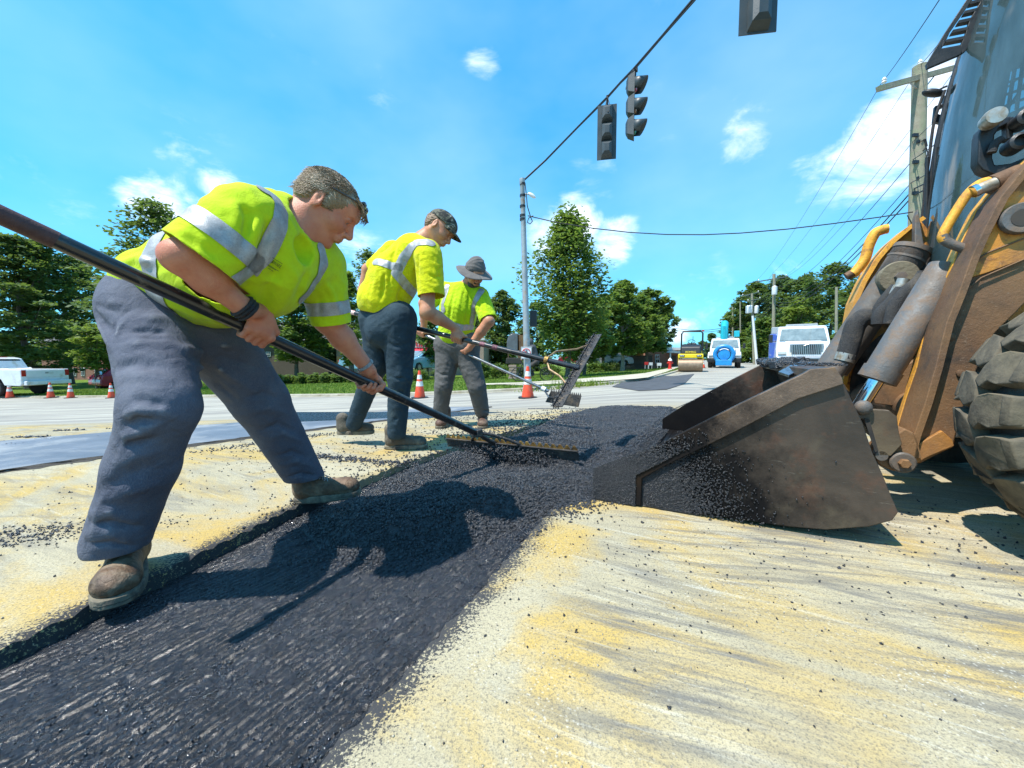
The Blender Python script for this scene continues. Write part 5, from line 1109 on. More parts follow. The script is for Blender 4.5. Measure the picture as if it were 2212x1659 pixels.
def grass_tufts():
    r = np.random.default_rng(3); K = KERB; pts = []
    n = 90000; x = r.uniform(-26, 12, n); y = r.uniform(8, 30, n); kx = np.array([k.x for k in K[:70]]); ky = np.array([k.y for k in K[:70]])
    o = np.argsort(kx); yk = np.interp(x, kx[o], ky[o]); k = (y > yk + .3) & (r.random(n) < np.clip(9 / (y - yk + 6), 0, 1)); x, y, yk = x[k], y[k], yk[k]; pv = [(v.co.x, v.co.y) for nm in ('pavement', 'pavement_branch') for v in bpy.data.objects[nm].data.vertices]; k = ~(in_poly(x, y, pv[:16]) | in_poly(x, y, pv[16:])) & (np.abs(x - y * .5 + 1.2) > .0); x, y, yk = x[k], y[k], yk[k]; z = ground_z(x, y) + .07; h = r.uniform(.03, .085, len(x)); a = r.random(len(x)) * 3.14; w_ = .012 + .0006 * y
    P = np.stack([x, y, z], 1); u = np.stack([np.cos(a) * w_, np.sin(a) * w_, 0 * a], 1); t = np.stack([r.normal(0, .02, len(x)), r.normal(0, .02, len(x)), h], 1)
    V = np.stack([P - u, P + u, P + t], 1).reshape(-1, 3); o = link_mesh('grass', np_mesh('grass', V, np.arange(len(V)).reshape(-1, 3)), mat_leaf('grass_blades', (.12, .20, .025), (.19, .27, .04), (.09, .15, .02), .3)); tagobj(o, 'short mown grass of the lawn beyond the kerb', 'grass', kind='stuff')
    # weeds in the gutter
    w_ = []
    for (px, py, n, hh) in ((1225, 838, 60, .35), (1245, 836, 50, .30), (1265, 835, 60, .28), (1205, 841, 40, .22), (1150, 846, 30, .2), (1290, 833, 40, .2), (1310, 831, 30, .2)):
        g_ = gp(px, py); 
        for _ in range(n):
            a = r.random() * 6.28; q = g_ + Vector((r.normal(0, .22), r.normal(0, .10), 0)); e = q + Vector((math.cos(a) * hh * .4, math.sin(a) * hh * .4, hh * r.uniform(.4, 1))); s_ = Vector((-math.sin(a), math.cos(a), 0)) * .018; w_ += [q - s_, q + s_, e]
    V = np.array(w_); o = link_mesh('weeds', np_mesh('weeds', V, np.arange(len(V)).reshape(-1, 3)), M_LEAF_L); tagobj(o, 'straggling weeds growing along the kerb corner', 'weeds', kind='stuff')
grass_tufts()

def far_wood():
    r = np.random.default_rng(12); C_ = []
    for _ in range(420):
        px = r.uniform(-150, 1110); d = r.uniform(60, 75); top = 742 + 16 * math.sin(px * .021) + 9 * math.sin(px * .067 + 1) - (12 if px < 350 else 0); c = at(px, r.uniform(top, 800), d); C_.append(c)
    V, F = leaves(np.array(C_), 60, 2.6, .42, 12, .8); tagobj(link_mesh('far_wood', np_mesh('far_wood', V, F), M_LEAF_D), 'far continuous wood behind the buildings on the left', 'wood', kind='stuff')
far_wood()
# ---------------------------------------------------------------- street furniture, vehicles, buildings
def place(t, p, rz=0, sc=1.0): t.location = p; t.rotation_euler = (0, 0, rz); t.scale = (sc, sc, sc); return t
def head(dx, dy): return math.atan2(dy, dx)
M_WHITE = pbr('white_vehicle_paint', (.78, .79, .80), (.70, .71, .73), 3, .3, coat=.6, dirt=(.55, .52, .46), dscale=2, damt=.3)
M_RED = pbr('dark_red_paint', (.36, .012, .04), (.28, .01, .035), 3, .25, coat=.8)
M_BLUEC = pbr('pale_blue_paint', (.20, .42, .55), (.16, .34, .46), 3, .25, coat=.8)
M_GREYC = pbr('silver_grey_paint', (.38, .40, .42), (.30, .32, .34), 3, .3, coat=.8)
M_AGLASS = pbr('dark_car_glass', (.015, .02, .024), (.02, .026, .03), 2, .06, coat=.6); M_AGLASS2 = pbr('hazy_windscreen', (.22, .27, .28), (.13, .17, .18), 3, .08, coat=.6)
M_TYRE = pbr('black_tyre', (.018, .018, .018), (.028, .027, .026), 10, .8); M_HUB = pbr('alloy_hub', (.45, .45, .46), (.35, .35, .36), 10, .35, metal=.8)
M_LAMPR = pbr('red_lamp', (.45, .01, .015), (.35, .01, .01), 8, .15, coat=.6); M_LAMPW = pbr('clear_lamp', (.6, .62, .6), (.45, .47, .46), 20, .1, coat=.8)
M_CONE = pbr('orange_cone_vinyl', (.80, .085, .025), (.70, .06, .02), 9, .45, dirt=(.42, .16, .09), dscale=14, damt=.2); M_SLEEVE = pbr('white_cone_sleeve', (.72, .72, .70), (.62, .61, .58), 14, .4, dirt=(.4, .36, .3), dscale=14, damt=.3)
M_GALV = pbr('galvanised_steel', (.36, .40, .41), (.27, .30, .31), 5, .5, metal=.3, dirt=(.36, .24, .16), dscale=3, damt=.3)
M_WOOD = pbr('weathered_pole_wood', (.30, .27, .20), (.20, .18, .13), 6, .85, bump=.8, bscale=40, dirt=(.23, .26, .16), dscale=4, damt=.6)
M_WIRE = pbr('black_wire', (.012, .012, .014), (.02, .02, .02), 5, .7); M_SIGNAL = pbr('grey_black_signal', (.030, .042, .048), (.045, .058, .064), 5, .5, bump=.1)
M_SIGW = pbr('sign_white', (.75, .75, .74), (.70, .70, .69), 10, .4); M_SIGR = pbr('sign_red', (.62, .03, .025), (.55, .03, .02), 10, .4)
def wheel(par, c, r, w_, side=1, n=20):
    """c: wheel centre, axle along local y"""
    t = MB().lathe([(r * .62, -w_ / 2), (r * .93, -w_ / 2), (r, -w_ * .35), (r, w_ * .35), (r * .93, w_ / 2), (r * .62, w_ / 2)], c, (0, 1, 0), n).build('wheel', M_TYRE, par, smooth=True)
    MB().lathe([(r * .62, -.01), (r * .60, .015), (r * .2, .03), (0, .03)], Vector(c) + Vector((0, side * w_ * .42, 0)), (0, side, 0), n).build('hub', M_HUB, t, smooth=True); return t
def text_obj(body, size, mat, par, M, name='lettering', ext=.002, font_w=None):
    cu = bpy.data.curves.new(name, 'FONT'); cu.body = body; cu.size = size; cu.extrude = ext; cu.align_x = 'CENTER'; cu.resolution_u = 2
    t = bpy.data.objects.new('tmp', cu); COL.objects.link(t); me = bpy.data.meshes.new_from_object(t.evaluated_get(bpy.context.evaluated_depsgraph_get())); bpy.data.objects.remove(t)
    me.transform(M); me.materials.clear(); return link_mesh(name, me, mat, par)
# cones
def make_cone(h=.71):
    t = thing('traffic_cone', 'x', 'cone', (0, 0, 0), 'orange traffic cones on the cross street')
    s = h / .71; MB().prism([(.18 * s * math.cos(a) * 1.25, .18 * s * math.sin(a) * 1.25, 0) for a in [math.pi / 8 + k * math.pi / 4 for k in range(8)]], (0, 0, .03 * s)).build('base', M_BLACK, t, bevel=.006)
    R_ = lambda z: (.140 - (.140 - .028) * z / h)
    MB().lathe([(R_(.03), .03), (R_(.05) + .004, .05), (R_(.27 * s), .27 * s), (R_(.60 * s), .60 * s), (R_(h) + .002, h - .01), (R_(h), h), (.018, h)], (0, 0, 0), n=24).build('body', M_CONE, t, smooth=True)
    for z0, z1 in ((.31, .435), (.49, .60)):
        MB().lathe([(R_(z0 * s) + .0035, z0 * s), (R_(z1 * s) + .0035, z1 * s), (R_(z1 * s), z1 * s)], (0, 0, 0), n=24).build('reflective_collar', M_SLEEVE, t, smooth=True)
    return t
cone0 = make_cone()
CN = (((22, 861), 'leftmost orange cone, before the near rear wheel of the white pickup'), ((110, 861), 'orange cone under the tailgate of the white pickup'), ((153, 861), 'orange cone just right of the pickup bumper'), ((241, 861), 'orange cone in front of the dark red hatchback'),
      ((907, 861), 'orange cone between the two standing workers'), ((1140, 861), 'orange cone at the foot of the signal pole'))
for i, ((px, py), lb) in enumerate(CN):
    g_ = gp(px, py - 1); o = cone0 if i == 0 else copy_tree(cone0); o['label'] = lb; hpx = (34, 34, 33, 33, 60, 69)[i]; place(o, g_, i * .3, 1.0); o.scale = (1, 1, 1)
    k = hpx / FPX * g_.y / .71; o.scale = (k, k, k)
for i, (px, py) in enumerate(((1519, 795),)):
    o = copy_tree(cone0); g_ = gp(px, py); place(o, g_, 0, .9); o['label'] = 'small far cone standing between the roller and the boom truck'
g_ = gp(1140, 861); k = cone0.scale[0]
# stencilled mark on the nearest cone
cone3 = [o for o in bpy.data.objects if o.name.startswith('traffic_cone') and 'foot of the signal' in str(o.get('label'))][0]
text_obj('TD', .085, M_INK, cone3, Matrix.Translation((.075, -.105, .17)) @ Matrix.Rotation(rad(32), 4, 'Z') @ Matrix.Rotation(rad(80), 4, 'X'))
# signal pole
def tubeline(pts, r, name, par, mat=None, n=6): return MB().tube(pts, r, n).build(name, mat or M_WIRE, par, smooth=True)
def sag(a, b, s, n=24): return [a + (b - a) * (i / n) - Vector((0, 0, s * 4 * (i / n) * (1 - i / n))) for i in range(n + 1)]
PB = gp(1140, 844); PB.z += .12; PD = PB.y
def build_signal_pole():
    t = thing('signal_pole', 'tall grey steel pole with rust streaks holding the signal wire', 'pole', PB)
    top = at(1128, 386, PD); r1 = .5 * 15.5 / FPX * PD; r0 = .5 * 9.5 / FPX * PD; pts = [PB + (top - PB) * k for k in (0, .25, .5, .75, .97, .975, 1)]
    MB().tube(pts, [r1 + (r0 - r1) * k for k in (0, .25, .5, .75, .97)] + [r0 * 1.25, r0 * 1.2], 16).build('shaft', M_GALV, t, smooth=True)
    MB().lathe([(r1 * 1.35, 0), (r1 * 1.35, .1), (r1 * 1.05, .16)], PB - Vector((0, 0, .02)), n=16).build('base_collar', M_GALV, t, smooth=True)
    for y_ in (398, 423, 446, 466, 474): c = at(1129, y_, PD); MB().cyl(c - Vector((0, 0, .03)), c + Vector((0, 0, .03)), r0 * 1.28, 16).build('clamp_band', M_BLACK, t, smooth=True)
    MB().ball(at(1149, 422, PD - .1), (.13, .05, .05), 12, 8, Matrix.Rotation(.6, 3, 'Y')).build('floodlight', M_SIGW, t, smooth=True); MB().tube([at(1133, 418, PD), at(1145, 421, PD - .1)], .015, 6).build('lamp_arm', M_GALV, t)
    q = [at(x, y, PD - .12) for x, y in ((1134, 395), (1137, 420), (1139, 445), (1146, 468), (1150, 478), (1145, 484), (1139, 480), (1142, 471), (1152, 466))]; tubeline(q, .014, 'drop_cable', t)
    # pedestrian head behind the shaft
    MB().box(at(1152, 689, PD + .25), (.20, .22, .46)).build('pedestrian_head', M_BLACK, t, bevel=.02)
    s = thing('no_crossing_sign', 'square white sign with a red ring and slashed walking figure on the signal pole', 'sign', at(1137, 762, PD - r1 - .02)); c = at(1137, 762, PD - r1 - .03); k = PD / FPX * 25
    MB().box(c, (k * .92, .006, k)).build('plate', M_SIGW, s, bevel=.002)
    MB().tube([c + Vector((math.cos(a) * k * .34, -.006, math.sin(a) * k * .34)) for a in np.linspace(0, 6.283, 29)[:-1]], k * .035, 5, closed=True).build('ring', M_SIGR, s)
    f = MB(); y0 = Vector((0, -.005, 0)); f.ball(c + y0 + Vector((.01, 0, k * .22)), k * .04, 8, 6)
    for a, b in (((0, .16), (-.01, .0)), ((-.01, .0), (-.10, -.20)), ((-.01, .0), (.09, -.19)), ((0, .13), (.11, .02)), ((0, .13), (-.10, .03))): f.tube([c + y0 + Vector((a[0] * k, 0, a[1] * k)), c + y0 + Vector((b[0] * k, 0, b[1] * k))], k * .03, 5)
    f.build('walking_figure', M_INK, s); MB().tube([c + Vector((-k * .24, -.010, k * .24)), c + Vector((k * .24, -.010, -k * .24))], k * .03, 5).build('slash', M_SIGR, s)
    MB().tube([c + Vector((sx * k * .43, -.004, sz * k * .46)) for sx, sz in ((-1, -1), (1, -1), (1, 1), (-1, 1))], k * .012, 4, closed=True).build('border', M_INK, s)
    return top
PTOP = build_signal_pole()
# span wire and three signal heads
S1, S2, S3 = at(1313, 208, 8.6), at(1369, 148, 7.15), at(1500, -5, 5.2)
def span():
    t = thing('span_wire', 'thick black cable slung from the signal pole to beyond the top of the view', 'cable', PTOP)
    pts = [PTOP + Vector((.03, 0, -.05)), at(1180, 344, 12.0 * .93), at(1250, 272, 10.0), S1, at(1340, 178, 7.8), S2, at(1430, 78, 6.1), S3, at(1640, -170, 4.0), at(1900, -470, 2.6)]
    tubeline(pts, .017, 'cable', t); tubeline([p + Vector((0, 0, -.03 - .012 * math.sin(i * 3))) for i, p in enumerate(pts)], .010, 'lashed_cable', t)
    t2 = thing('cross_wire', 'single black wire from the signal pole to the wooden pole on the right', 'wire', at(1140, 466, PD)); a, b = at(1140, 466, PD), at(1972, 458, 9.6)
    tubeline([at(x, y, d) for x, y, d in ((1140, 466, PD), (1200, 480, PD * .98), (1280, 493, PD * .96), (1360, 502, PD * .94), (1440, 506.5, PD * .92), (1520, 507, PD * .9), (1600, 503.5, PD * .88), (1700, 495, PD * .86), (1800, 483, PD * .84), (1900, 469, PD * .82), (1972, 458, PD * .80))], .013, 'cable', t2)
span()
def signal_head(label, top, px_h, d, yaw, plate=False, hang=.12):
    """three-lamp signal; local x = the way the lamps look"""
    H_ = px_h / FPX * d; u = H_ / 3; t = thing('traffic_signal', label, 'traffic light', (0, 0, 0), 'traffic signals hung on the span wire'); w_ = u * .62
    hs = MB(); n = 0
    for k in range(3):
        z = -hang - u * (k + .5); sx = [(-.36 * u, .30 * u), (-.36 * u, -.30 * u), (-.52 * u, -.16 * u), (-.52 * u, .16 * u)]
        hs.add([(x_, y_ * 1.02, z_) for (x_, y_, z_) in ((0, w_ * .5, z + .48 * u), (0, -w_ * .5, z + .48 * u), (0, -w_ * .5, z - .48 * u), (0, w_ * .5, z - .48 * u), (-.30 * u, w_ * .42, z + .34 * u), (-.30 * u, -w_ * .42, z + .34 * u), (-.30 * u, -w_ * .42, z - .34 * u), (-.30 * u, w_ * .42, z - .34 * u), (-.40 * u, w_ * .2, z + .2 * u), (-.40 * u, -w_ * .2, z + .2 * u), (-.40 * u, -w_ * .2, z - .2 * u), (-.40 * u, w_ * .2, z - .2 * u))],
               [(0, 3, 2, 1), (0, 1, 5, 4), (1, 2, 6, 5), (2, 3, 7, 6), (3, 0, 4, 7), (4, 5, 9, 8), (5, 6, 10, 9), (6, 7, 11, 10), (7, 4, 8, 11), (8, 9, 10, 11)])
    hs.build('housing', M_SIGNAL, t)
    for k in range(3):
        z = -hang - u * (k + .5); l = MB().lathe([(u * .30, .0), (u * .30, .02), (u * .22, .04), (0, .05)], (0, 0, z), (1, 0, 0), 20).build('lens', (M_LAMPR, pbr('amber_lens', (.30, .14, .02), (.25, .1, .01), 6, .2), pbr('green_lens', (.02, .16, .10), (.02, .12, .08), 6, .2))[k], t, smooth=True)
        v = MB(); rows = []
        for i in range(15):
            a = rad(-48 + 276 * i / 14); ln = u * (.62 - .30 * (1 - math.sin(a)) / 2 * 1.3) if True else 0
            rows.append([(0.0, math.cos(a) * u * .36, z + math.sin(a) * u * .36), (ln, math.cos(a) * u * .355, z + math.sin(a) * u * .355 - ln * .12)])
        v.sheet(rows); v.build('visor', M_SIGNAL, t, solid=.006, smooth=True, angle=0)
    if plate: MB().box((-.01 * u, 0, -hang - H_ / 2), (.012, w_ * 1.75, H_ * 1.02)).build('back_plate', M_SIGNAL, t)
    MB().tube([(0, 0, 0.02), (0, 0, -hang - .01)], .022, 8).build('hanger', M_BLACK, t); MB().box((0, 0, -.01), (.09, .05, .07)).build('wire_clamp', M_BLACK, t, bevel=.01)
    tubeline([Vector((-.02, 0, 0)), Vector((-.10 * u - .03, .12 * u, -hang - .2 * u)), Vector((-.30 * u, .20 * u, -hang - .5 * u)), Vector((-.42 * u, -.02, -hang - .62 * u)), Vector((-.34 * u, -.16 * u, -hang - .3 * u)), Vector((-.05, 0, -.02))], .007, 'cable_loop', t)
    place(t, top, yaw); return t
signal_head('signal seen from behind with a back plate, lower of the pair on the wire', at(1312, 210, 8.6), 107, 8.6, head(.2, 1), True, .17)
signal_head('signal with three hooded lamps turned to the right on the wire', at(1372, 150, 7.15), 126, 7.15, head(1, -.35), False, .09)
signal_head('signal cut off by the top edge of the picture', at(1645, -175, 4.05), 196, 4.05, head(.15, 1), True, .10)
# wooden poles and lines
def pole(px, d, ytop, dia_px, label, lean=0, arms=(), group='wooden utility poles of the street'):
    b = at(px, 775, d); b.z = float(ground_z(b.x, b.y)); top = at(px + lean, ytop, d); t = thing('utility_pole', label, 'pole', b, group); r = dia_px / 2 / FPX * d
    MB().tube([b + (top - b) * k for k in (0, .3, .6, 1)], [r * 1.25, r * 1.15, r * 1.08, r], 12).build('shaft', M_WOOD, t, smooth=True)
    for (x0, y0, x1, y1, dd) in arms:
        a, c = at(x0, y0, d + dd), at(x1, y1, d - dd); MB().bar(a, c, .09 * r / .14, .11 * r / .14).build('cross_arm', M_WOOD, t)
        m = (a + c) / 2
        for s_ in (a, c): MB().bar(m + Vector((0, 0, -.055 * (m - b).length * .9)), m + (s_ - m) * .35, .03, .01).build('arm_brace', M_GALV, t)
        for k in (.06, .94): q = a + (c - a) * k; MB().lathe([(.02, 0), (.02, .05), (.05, .06), (.03, .10), (.05, .11), (.025, .16)], q + Vector((0, 0, .05)), n=10).build('insulator', M_SIGW, t, smooth=True)
    return t, b, top
P1D = 9.6
p1_, _, p1t = pole(1975, P1D, 143, 24, 'nearest thick grey green wooden pole beside the loader cab', 12, ((1897, 192, 2078, 142, -.55),))
MB().lathe([(.035, 0), (.05, .05), (.03, .08), (.05, .09), (.02, .15)], p1t, n=12).build('insulator', M_SIGW, p1_, smooth=True)
for y_, dx in ((292, -5), (306, 5), (350, -4), (385, 4), (417, -5)): c = at(1982 + dx, y_, P1D - .1); MB().box(c, (.12, .05, .07)).build('bracket', M_BLACK, p1_)
for q in (((1996, 300), (2004, 330), (1998, 355), (2002, 380), (1995, 410)), ((1990, 305), (2000, 300), (2003, 315), (1994, 325)), ((1960, 465), (1968, 480), (1972, 495), (1975, 497))): tubeline([at(x, y, P1D - .15) for x, y in q], .012, 'loose_cable', p1_)
P2D = 35.
def trafo(par, px, y, d, w_, h): c = at(px, y, d); r = w_ / 2 / FPX * d; hh = h / FPX * d; MB().lathe([(r * .9, -hh / 2), (r, -hh / 2 + .05), (r, hh / 2 - .06), (r * 1.06, hh / 2 - .05), (r * .9, hh / 2), (r * .3, hh / 2 + .08)], c, n=14).build('transformer', M_SIGW, par, smooth=True)
p2_, _, p2t = pole(1671, P2D, 592, 6, 'second wooden pole with one grey transformer can below its cross arm', 1, ((1634, 609, 1702, 597, -1.2),)); trafo(p2_, 1673, 628, P2D - .4, 10, 17)
P3D = 44.
p3_, _, p3t = pole(1630, P3D, 634, 5, 'wooden pole with two cross arms and three transformer cans', -6, ((1602, 640, 1640, 631, -1), (1614, 651, 1643, 645, -1))); 
for x_ in (1615, 1621, 1634): trafo(p3_, x_, 669 if x_ != 1621 else 668, P3D - .4, 7.5, 15)
q_ = pole(1636, P3D - .6, 682, 4.5, 'leaning pale guard pole below the three transformers', -10, group='wooden utility poles of the street')[0]
for o in children(q_): o.data.materials[0] = M_SIGW
pole(1600, 60, 652, 2.6, 'thin distant pole behind the boom truck', -1); pole(1583, 66, 658, 3, 'distant street light pole above the boom truck cab', 0, ((1575, 669, 1590, 668, 0),)); pole(1807, 30, 620, 5, 'plain wooden pole between the white truck and the loader', 0)
pole(1763, 40, 697, 5, 'short pole stub right behind the white truck roof', 0)
def lines():
    k = 0
    W_ = (((1901, 184, P1D + .5), (2110, -125, 3.4), (1637, 603, P2D), .0, 'thin primary wire from the left end of the cross arm'), ((1989, 140, P1D), (2200, -140, 3.2), (1671, 588, P2D), .0, 'thin wire from the tip of the nearest pole'), ((2072, 140, P1D - .5), (2400, -260, 3.0), (1699, 594, P2D), .0, 'thin primary wire from the right end of the cross arm'),
          ((1971, 307, P1D), (2300, -40, 3.3), (1672, 606, P2D), .1, 'thin neutral wire on the wooden pole'), ((1972, 345, P1D), (2330, 60, 3.0), (1673, 618, P2D), .15, 'upper telephone wire on the nearest wooden pole'), ((1968, 395, P1D), (2330, 150, 3.0), (1673, 640, P2D), .2, 'twisted service cable on the nearest wooden pole'),
          ((1974, 408, P1D), (2330, 190, 3.0), (1673, 650, P2D), .2, 'thick lower telephone cable'), ((1974, 421, P1D), (2330, 215, 3.0), (1673, 657, P2D), .2, 'lowest thick cable on the nearest wooden pole'))
    for i, (a, n_, f, s, lb) in enumerate(W_):
        A_, Nn_, F_ = at(*a), at(*n_), at(*f); t = thing('overhead_wire', lb, 'wire', A_, 'wires along the street'); r = .006 if i < 4 else (.009 if i < 6 else .016)
        tubeline(sag(Nn_, A_, .05, 8)[:-1] + sag(A_, F_, .5 + s * 3, 30), r, 'cable', t)
        Z_ = at(1570 + 4 * i, 700 + 2 * i, 90); tubeline(sag(F_, Z_, .8, 14), r * 1.6, 'cable', t)
    for i, y_ in enumerate((705, 712)):
        t = thing('overhead_wire', ('upper', 'lower')[i] + ' wire crossing the far end of the street', 'wire', at(1430, y_, 70), 'wires across the far street'); tubeline([at(x, y + (0, 4)[i], 70) for x, y in ((1415, 698), (1450, 709), (1490, 713), (1530, 713), (1570, 708), (1620, 700))], .05, 'cable', t)
lines()
# ---- vehicles (local: x forward, y left, z up)
def side_prof(par, prof, hw, name, mat, bevel=.05, tumble=None):
    mb = MB(); n = len(prof)
    L_ = [Vector((x, hw * (1 if tumble is None else tumble(z)), z)) for x, z in prof]; R_ = [Vector((v.x, -v.y, v.z)) for v in L_]
    mb.add(L_ + R_, [tuple(range(n)), tuple(range(2 * n - 1, n - 1, -1))] + [(i, n + i, n + (i + 1) % n, (i + 1) % n) for i in range(n)]); return mb.build(name, mat, par, bevel=bevel, seg=3)
def pickup():
    t = thing('pickup_truck', 'white crew cab pickup seen from behind at the left edge of the view', 'pickup')
    hw = 1.0; side_prof(t, [(0, .62), (0, 1.32), (1.9, 1.34), (1.95, 1.40), (5.6, 1.32), (5.75, 1.05), (5.8, .55), (4.95, .5), (4.8, .85), (4.3, .95), (3.9, .8), (3.8, .45), (2.0, .45), (1.85, .8), (1.45, .95), (1.0, .85), (.85, .55), (.1, .52)], hw, 'body', M_WHITE, .05)
    side_prof(t, [(1.95, 1.38), (2.15, 1.86), (2.5, 1.93), (3.5, 1.92), (4.3, 1.40)], .88, 'cab', M_WHITE, .05, lambda z: 1 - max(0, z - 1.38) * .22)
    MB().add([(2.0, .74, 1.44), (2.0, -.74, 1.44), (2.14, -.66, 1.82), (2.14, .66, 1.82)], [(0, 1, 2, 3)]).build('rear_window', M_AGLASS, t, solid=.02)
    for s in (-1, 1):
        for x0, x1 in ((2.25, 2.95), (3.05, 3.75)): MB().add([(x0, s * .885, 1.42), (x1, s * .885, 1.42), (x1 - .12, s * .80, 1.82), (x0 + .05, s * .80, 1.82)], [(0, 1, 2, 3)]).build('side_window', M_AGLASS, t, solid=.02)
        MB().box((-.005, s * .90, 1.14), (.03, .17, .30)).build('tail_lamp', M_LAMPR, t, bevel=.01); MB().box((3.9, s * 1.1, 1.45), (.12, .22, .2)).build('mirror', M_WHITE, t, bevel=.03)
        for x in (1.42, 4.38): wheel(t, (x, s * .84, .42), .42, .28, s)
    MB().box((-.02, 0, 1.10), (.02, 1.56, .34)).build('tailgate', M_WHITE, t, bevel=.008); MB().box((-.10, 0, .66), (.18, 1.9, .20)).build('bumper', M_WHITE, t, bevel=.03); MB().box((-.2, 0, .66), (.02, .32, .12)).build('number_plate', M_SIGW, t)
    MB().box((-.035, 0, 1.14), (.02, .14, .06)).build('badge', M_HUB, t, bevel=.01); MB().box((.02, 0, .5), (.06, .1, .08)).build('tow_hitch', M_BLACK, t); MB().box((2.2, 0, .55), (3.4, 1.2, .16)).build('chassis', M_BLACK, t)
    MB().box((2.12, 0, 1.93), (.06, .3, .03)).build('brake_lamp', M_LAMPR, t); return t
pk = pickup(); place(pk, Vector((-23.5, 19.4, -1.18)), math.pi)
def hatch(label, paint, cat='car', group=None, name='parked_car'):
    t = thing(name, label, cat, group=group)
    side_prof(t, [(0, .35), (-.02, .62), (.1, .98), (.35, 1.02), (3.2, .98), (3.95, .80), (4.1, .55), (4.05, .28), (3.65, .25), (3.5, .55), (3.15, .62), (2.85, .5), (2.75, .24), (1.15, .24), (1.05, .5), (.75, .62), (.45, .5), (.3, .28)], .86, 'body', paint, .06)
    side_prof(t, [(.12, .98), (.55, 1.38), (1.0, 1.45), (2.1, 1.42), (3.05, .98)], .74, 'cabin', paint, .06, lambda z: 1 - max(0, z - .98) * .3)
    MB().add([(.16, .6, 1.03), (.16, -.6, 1.03), (.52, -.5, 1.34), (.52, .5, 1.34)], [(0, 1, 2, 3)]).build('rear_window', M_AGLASS, t, solid=.02); MB().add([(3.0, .62, 1.02), (3.0, -.62, 1.02), (2.2, -.52, 1.38), (2.2, .52, 1.38)], [(0, 1, 2, 3)]).build('windscreen', M_AGLASS2, t, solid=.03)
    for s in (-1, 1):
        MB().add([(.6, s * .74, 1.04), (1.6, s * .74, 1.04), (1.6, s * .65, 1.36), (.8, s * .65, 1.36)], [(0, 1, 2, 3)]).build('side_window', M_AGLASS, t, solid=.03); MB().add([(1.68, s * .74, 1.04), (2.75, s * .74, 1.04), (2.15, s * .65, 1.36), (1.68, s * .65, 1.36)], [(0, 1, 2, 3)]).build('side_window', M_AGLASS, t, solid=.03)
        MB().box((.02, s * .70, .82), (.10, .26, .14)).build('tail_lamp', M_LAMPR, t, bevel=.02); MB().box((3.98, s * .66, .66), (.12, .28, .13)).build('headlight', M_LAMPW, t, bevel=.02)
        for x in (.76, 3.2): wheel(t, (x, s * .76, .31), .31, .2, s)
    MB().box((-.03, 0, .62), (.02, .36, .12)).build('number_plate', M_SIGW, t); MB().box((.02, 0, .45), (.1, 1.6, .12)).build('bumper', paint, t, bevel=.03); return t
rc = hatch('dark red hatchback parked beyond the cones', M_RED, name='red_hatchback'); b = at(205, 845, 24); place(rc, Vector((b.x, 24, b.z)), head(.42, .9))
for i, (px, y_, d, mt, hd, lb) in enumerate(((747, 803, 30, M_BLUEC, (1, -.25), 'pale blue car half hidden by the hedge left of the man in jeans'), (940, 800, 29, M_BLUEC, (-.4, -1), 'pale blue car in front of the red awning'), (1262, 792, 34, M_GREYC, (1, -.1), 'silver car behind the light green maple'), (1300, 790, 36, M_RED, (-1, .1), 'red car beyond the second maple'), (1475, 783, 52, M_GREYC, (-.3, -1), 'grey car at the far kerb beside the roller'))):
    c_ = hatch(lb, mt, group='cars parked beyond the lawn'); b = at(px, y_, d); place(c_, b, head(*hd), 1.0)
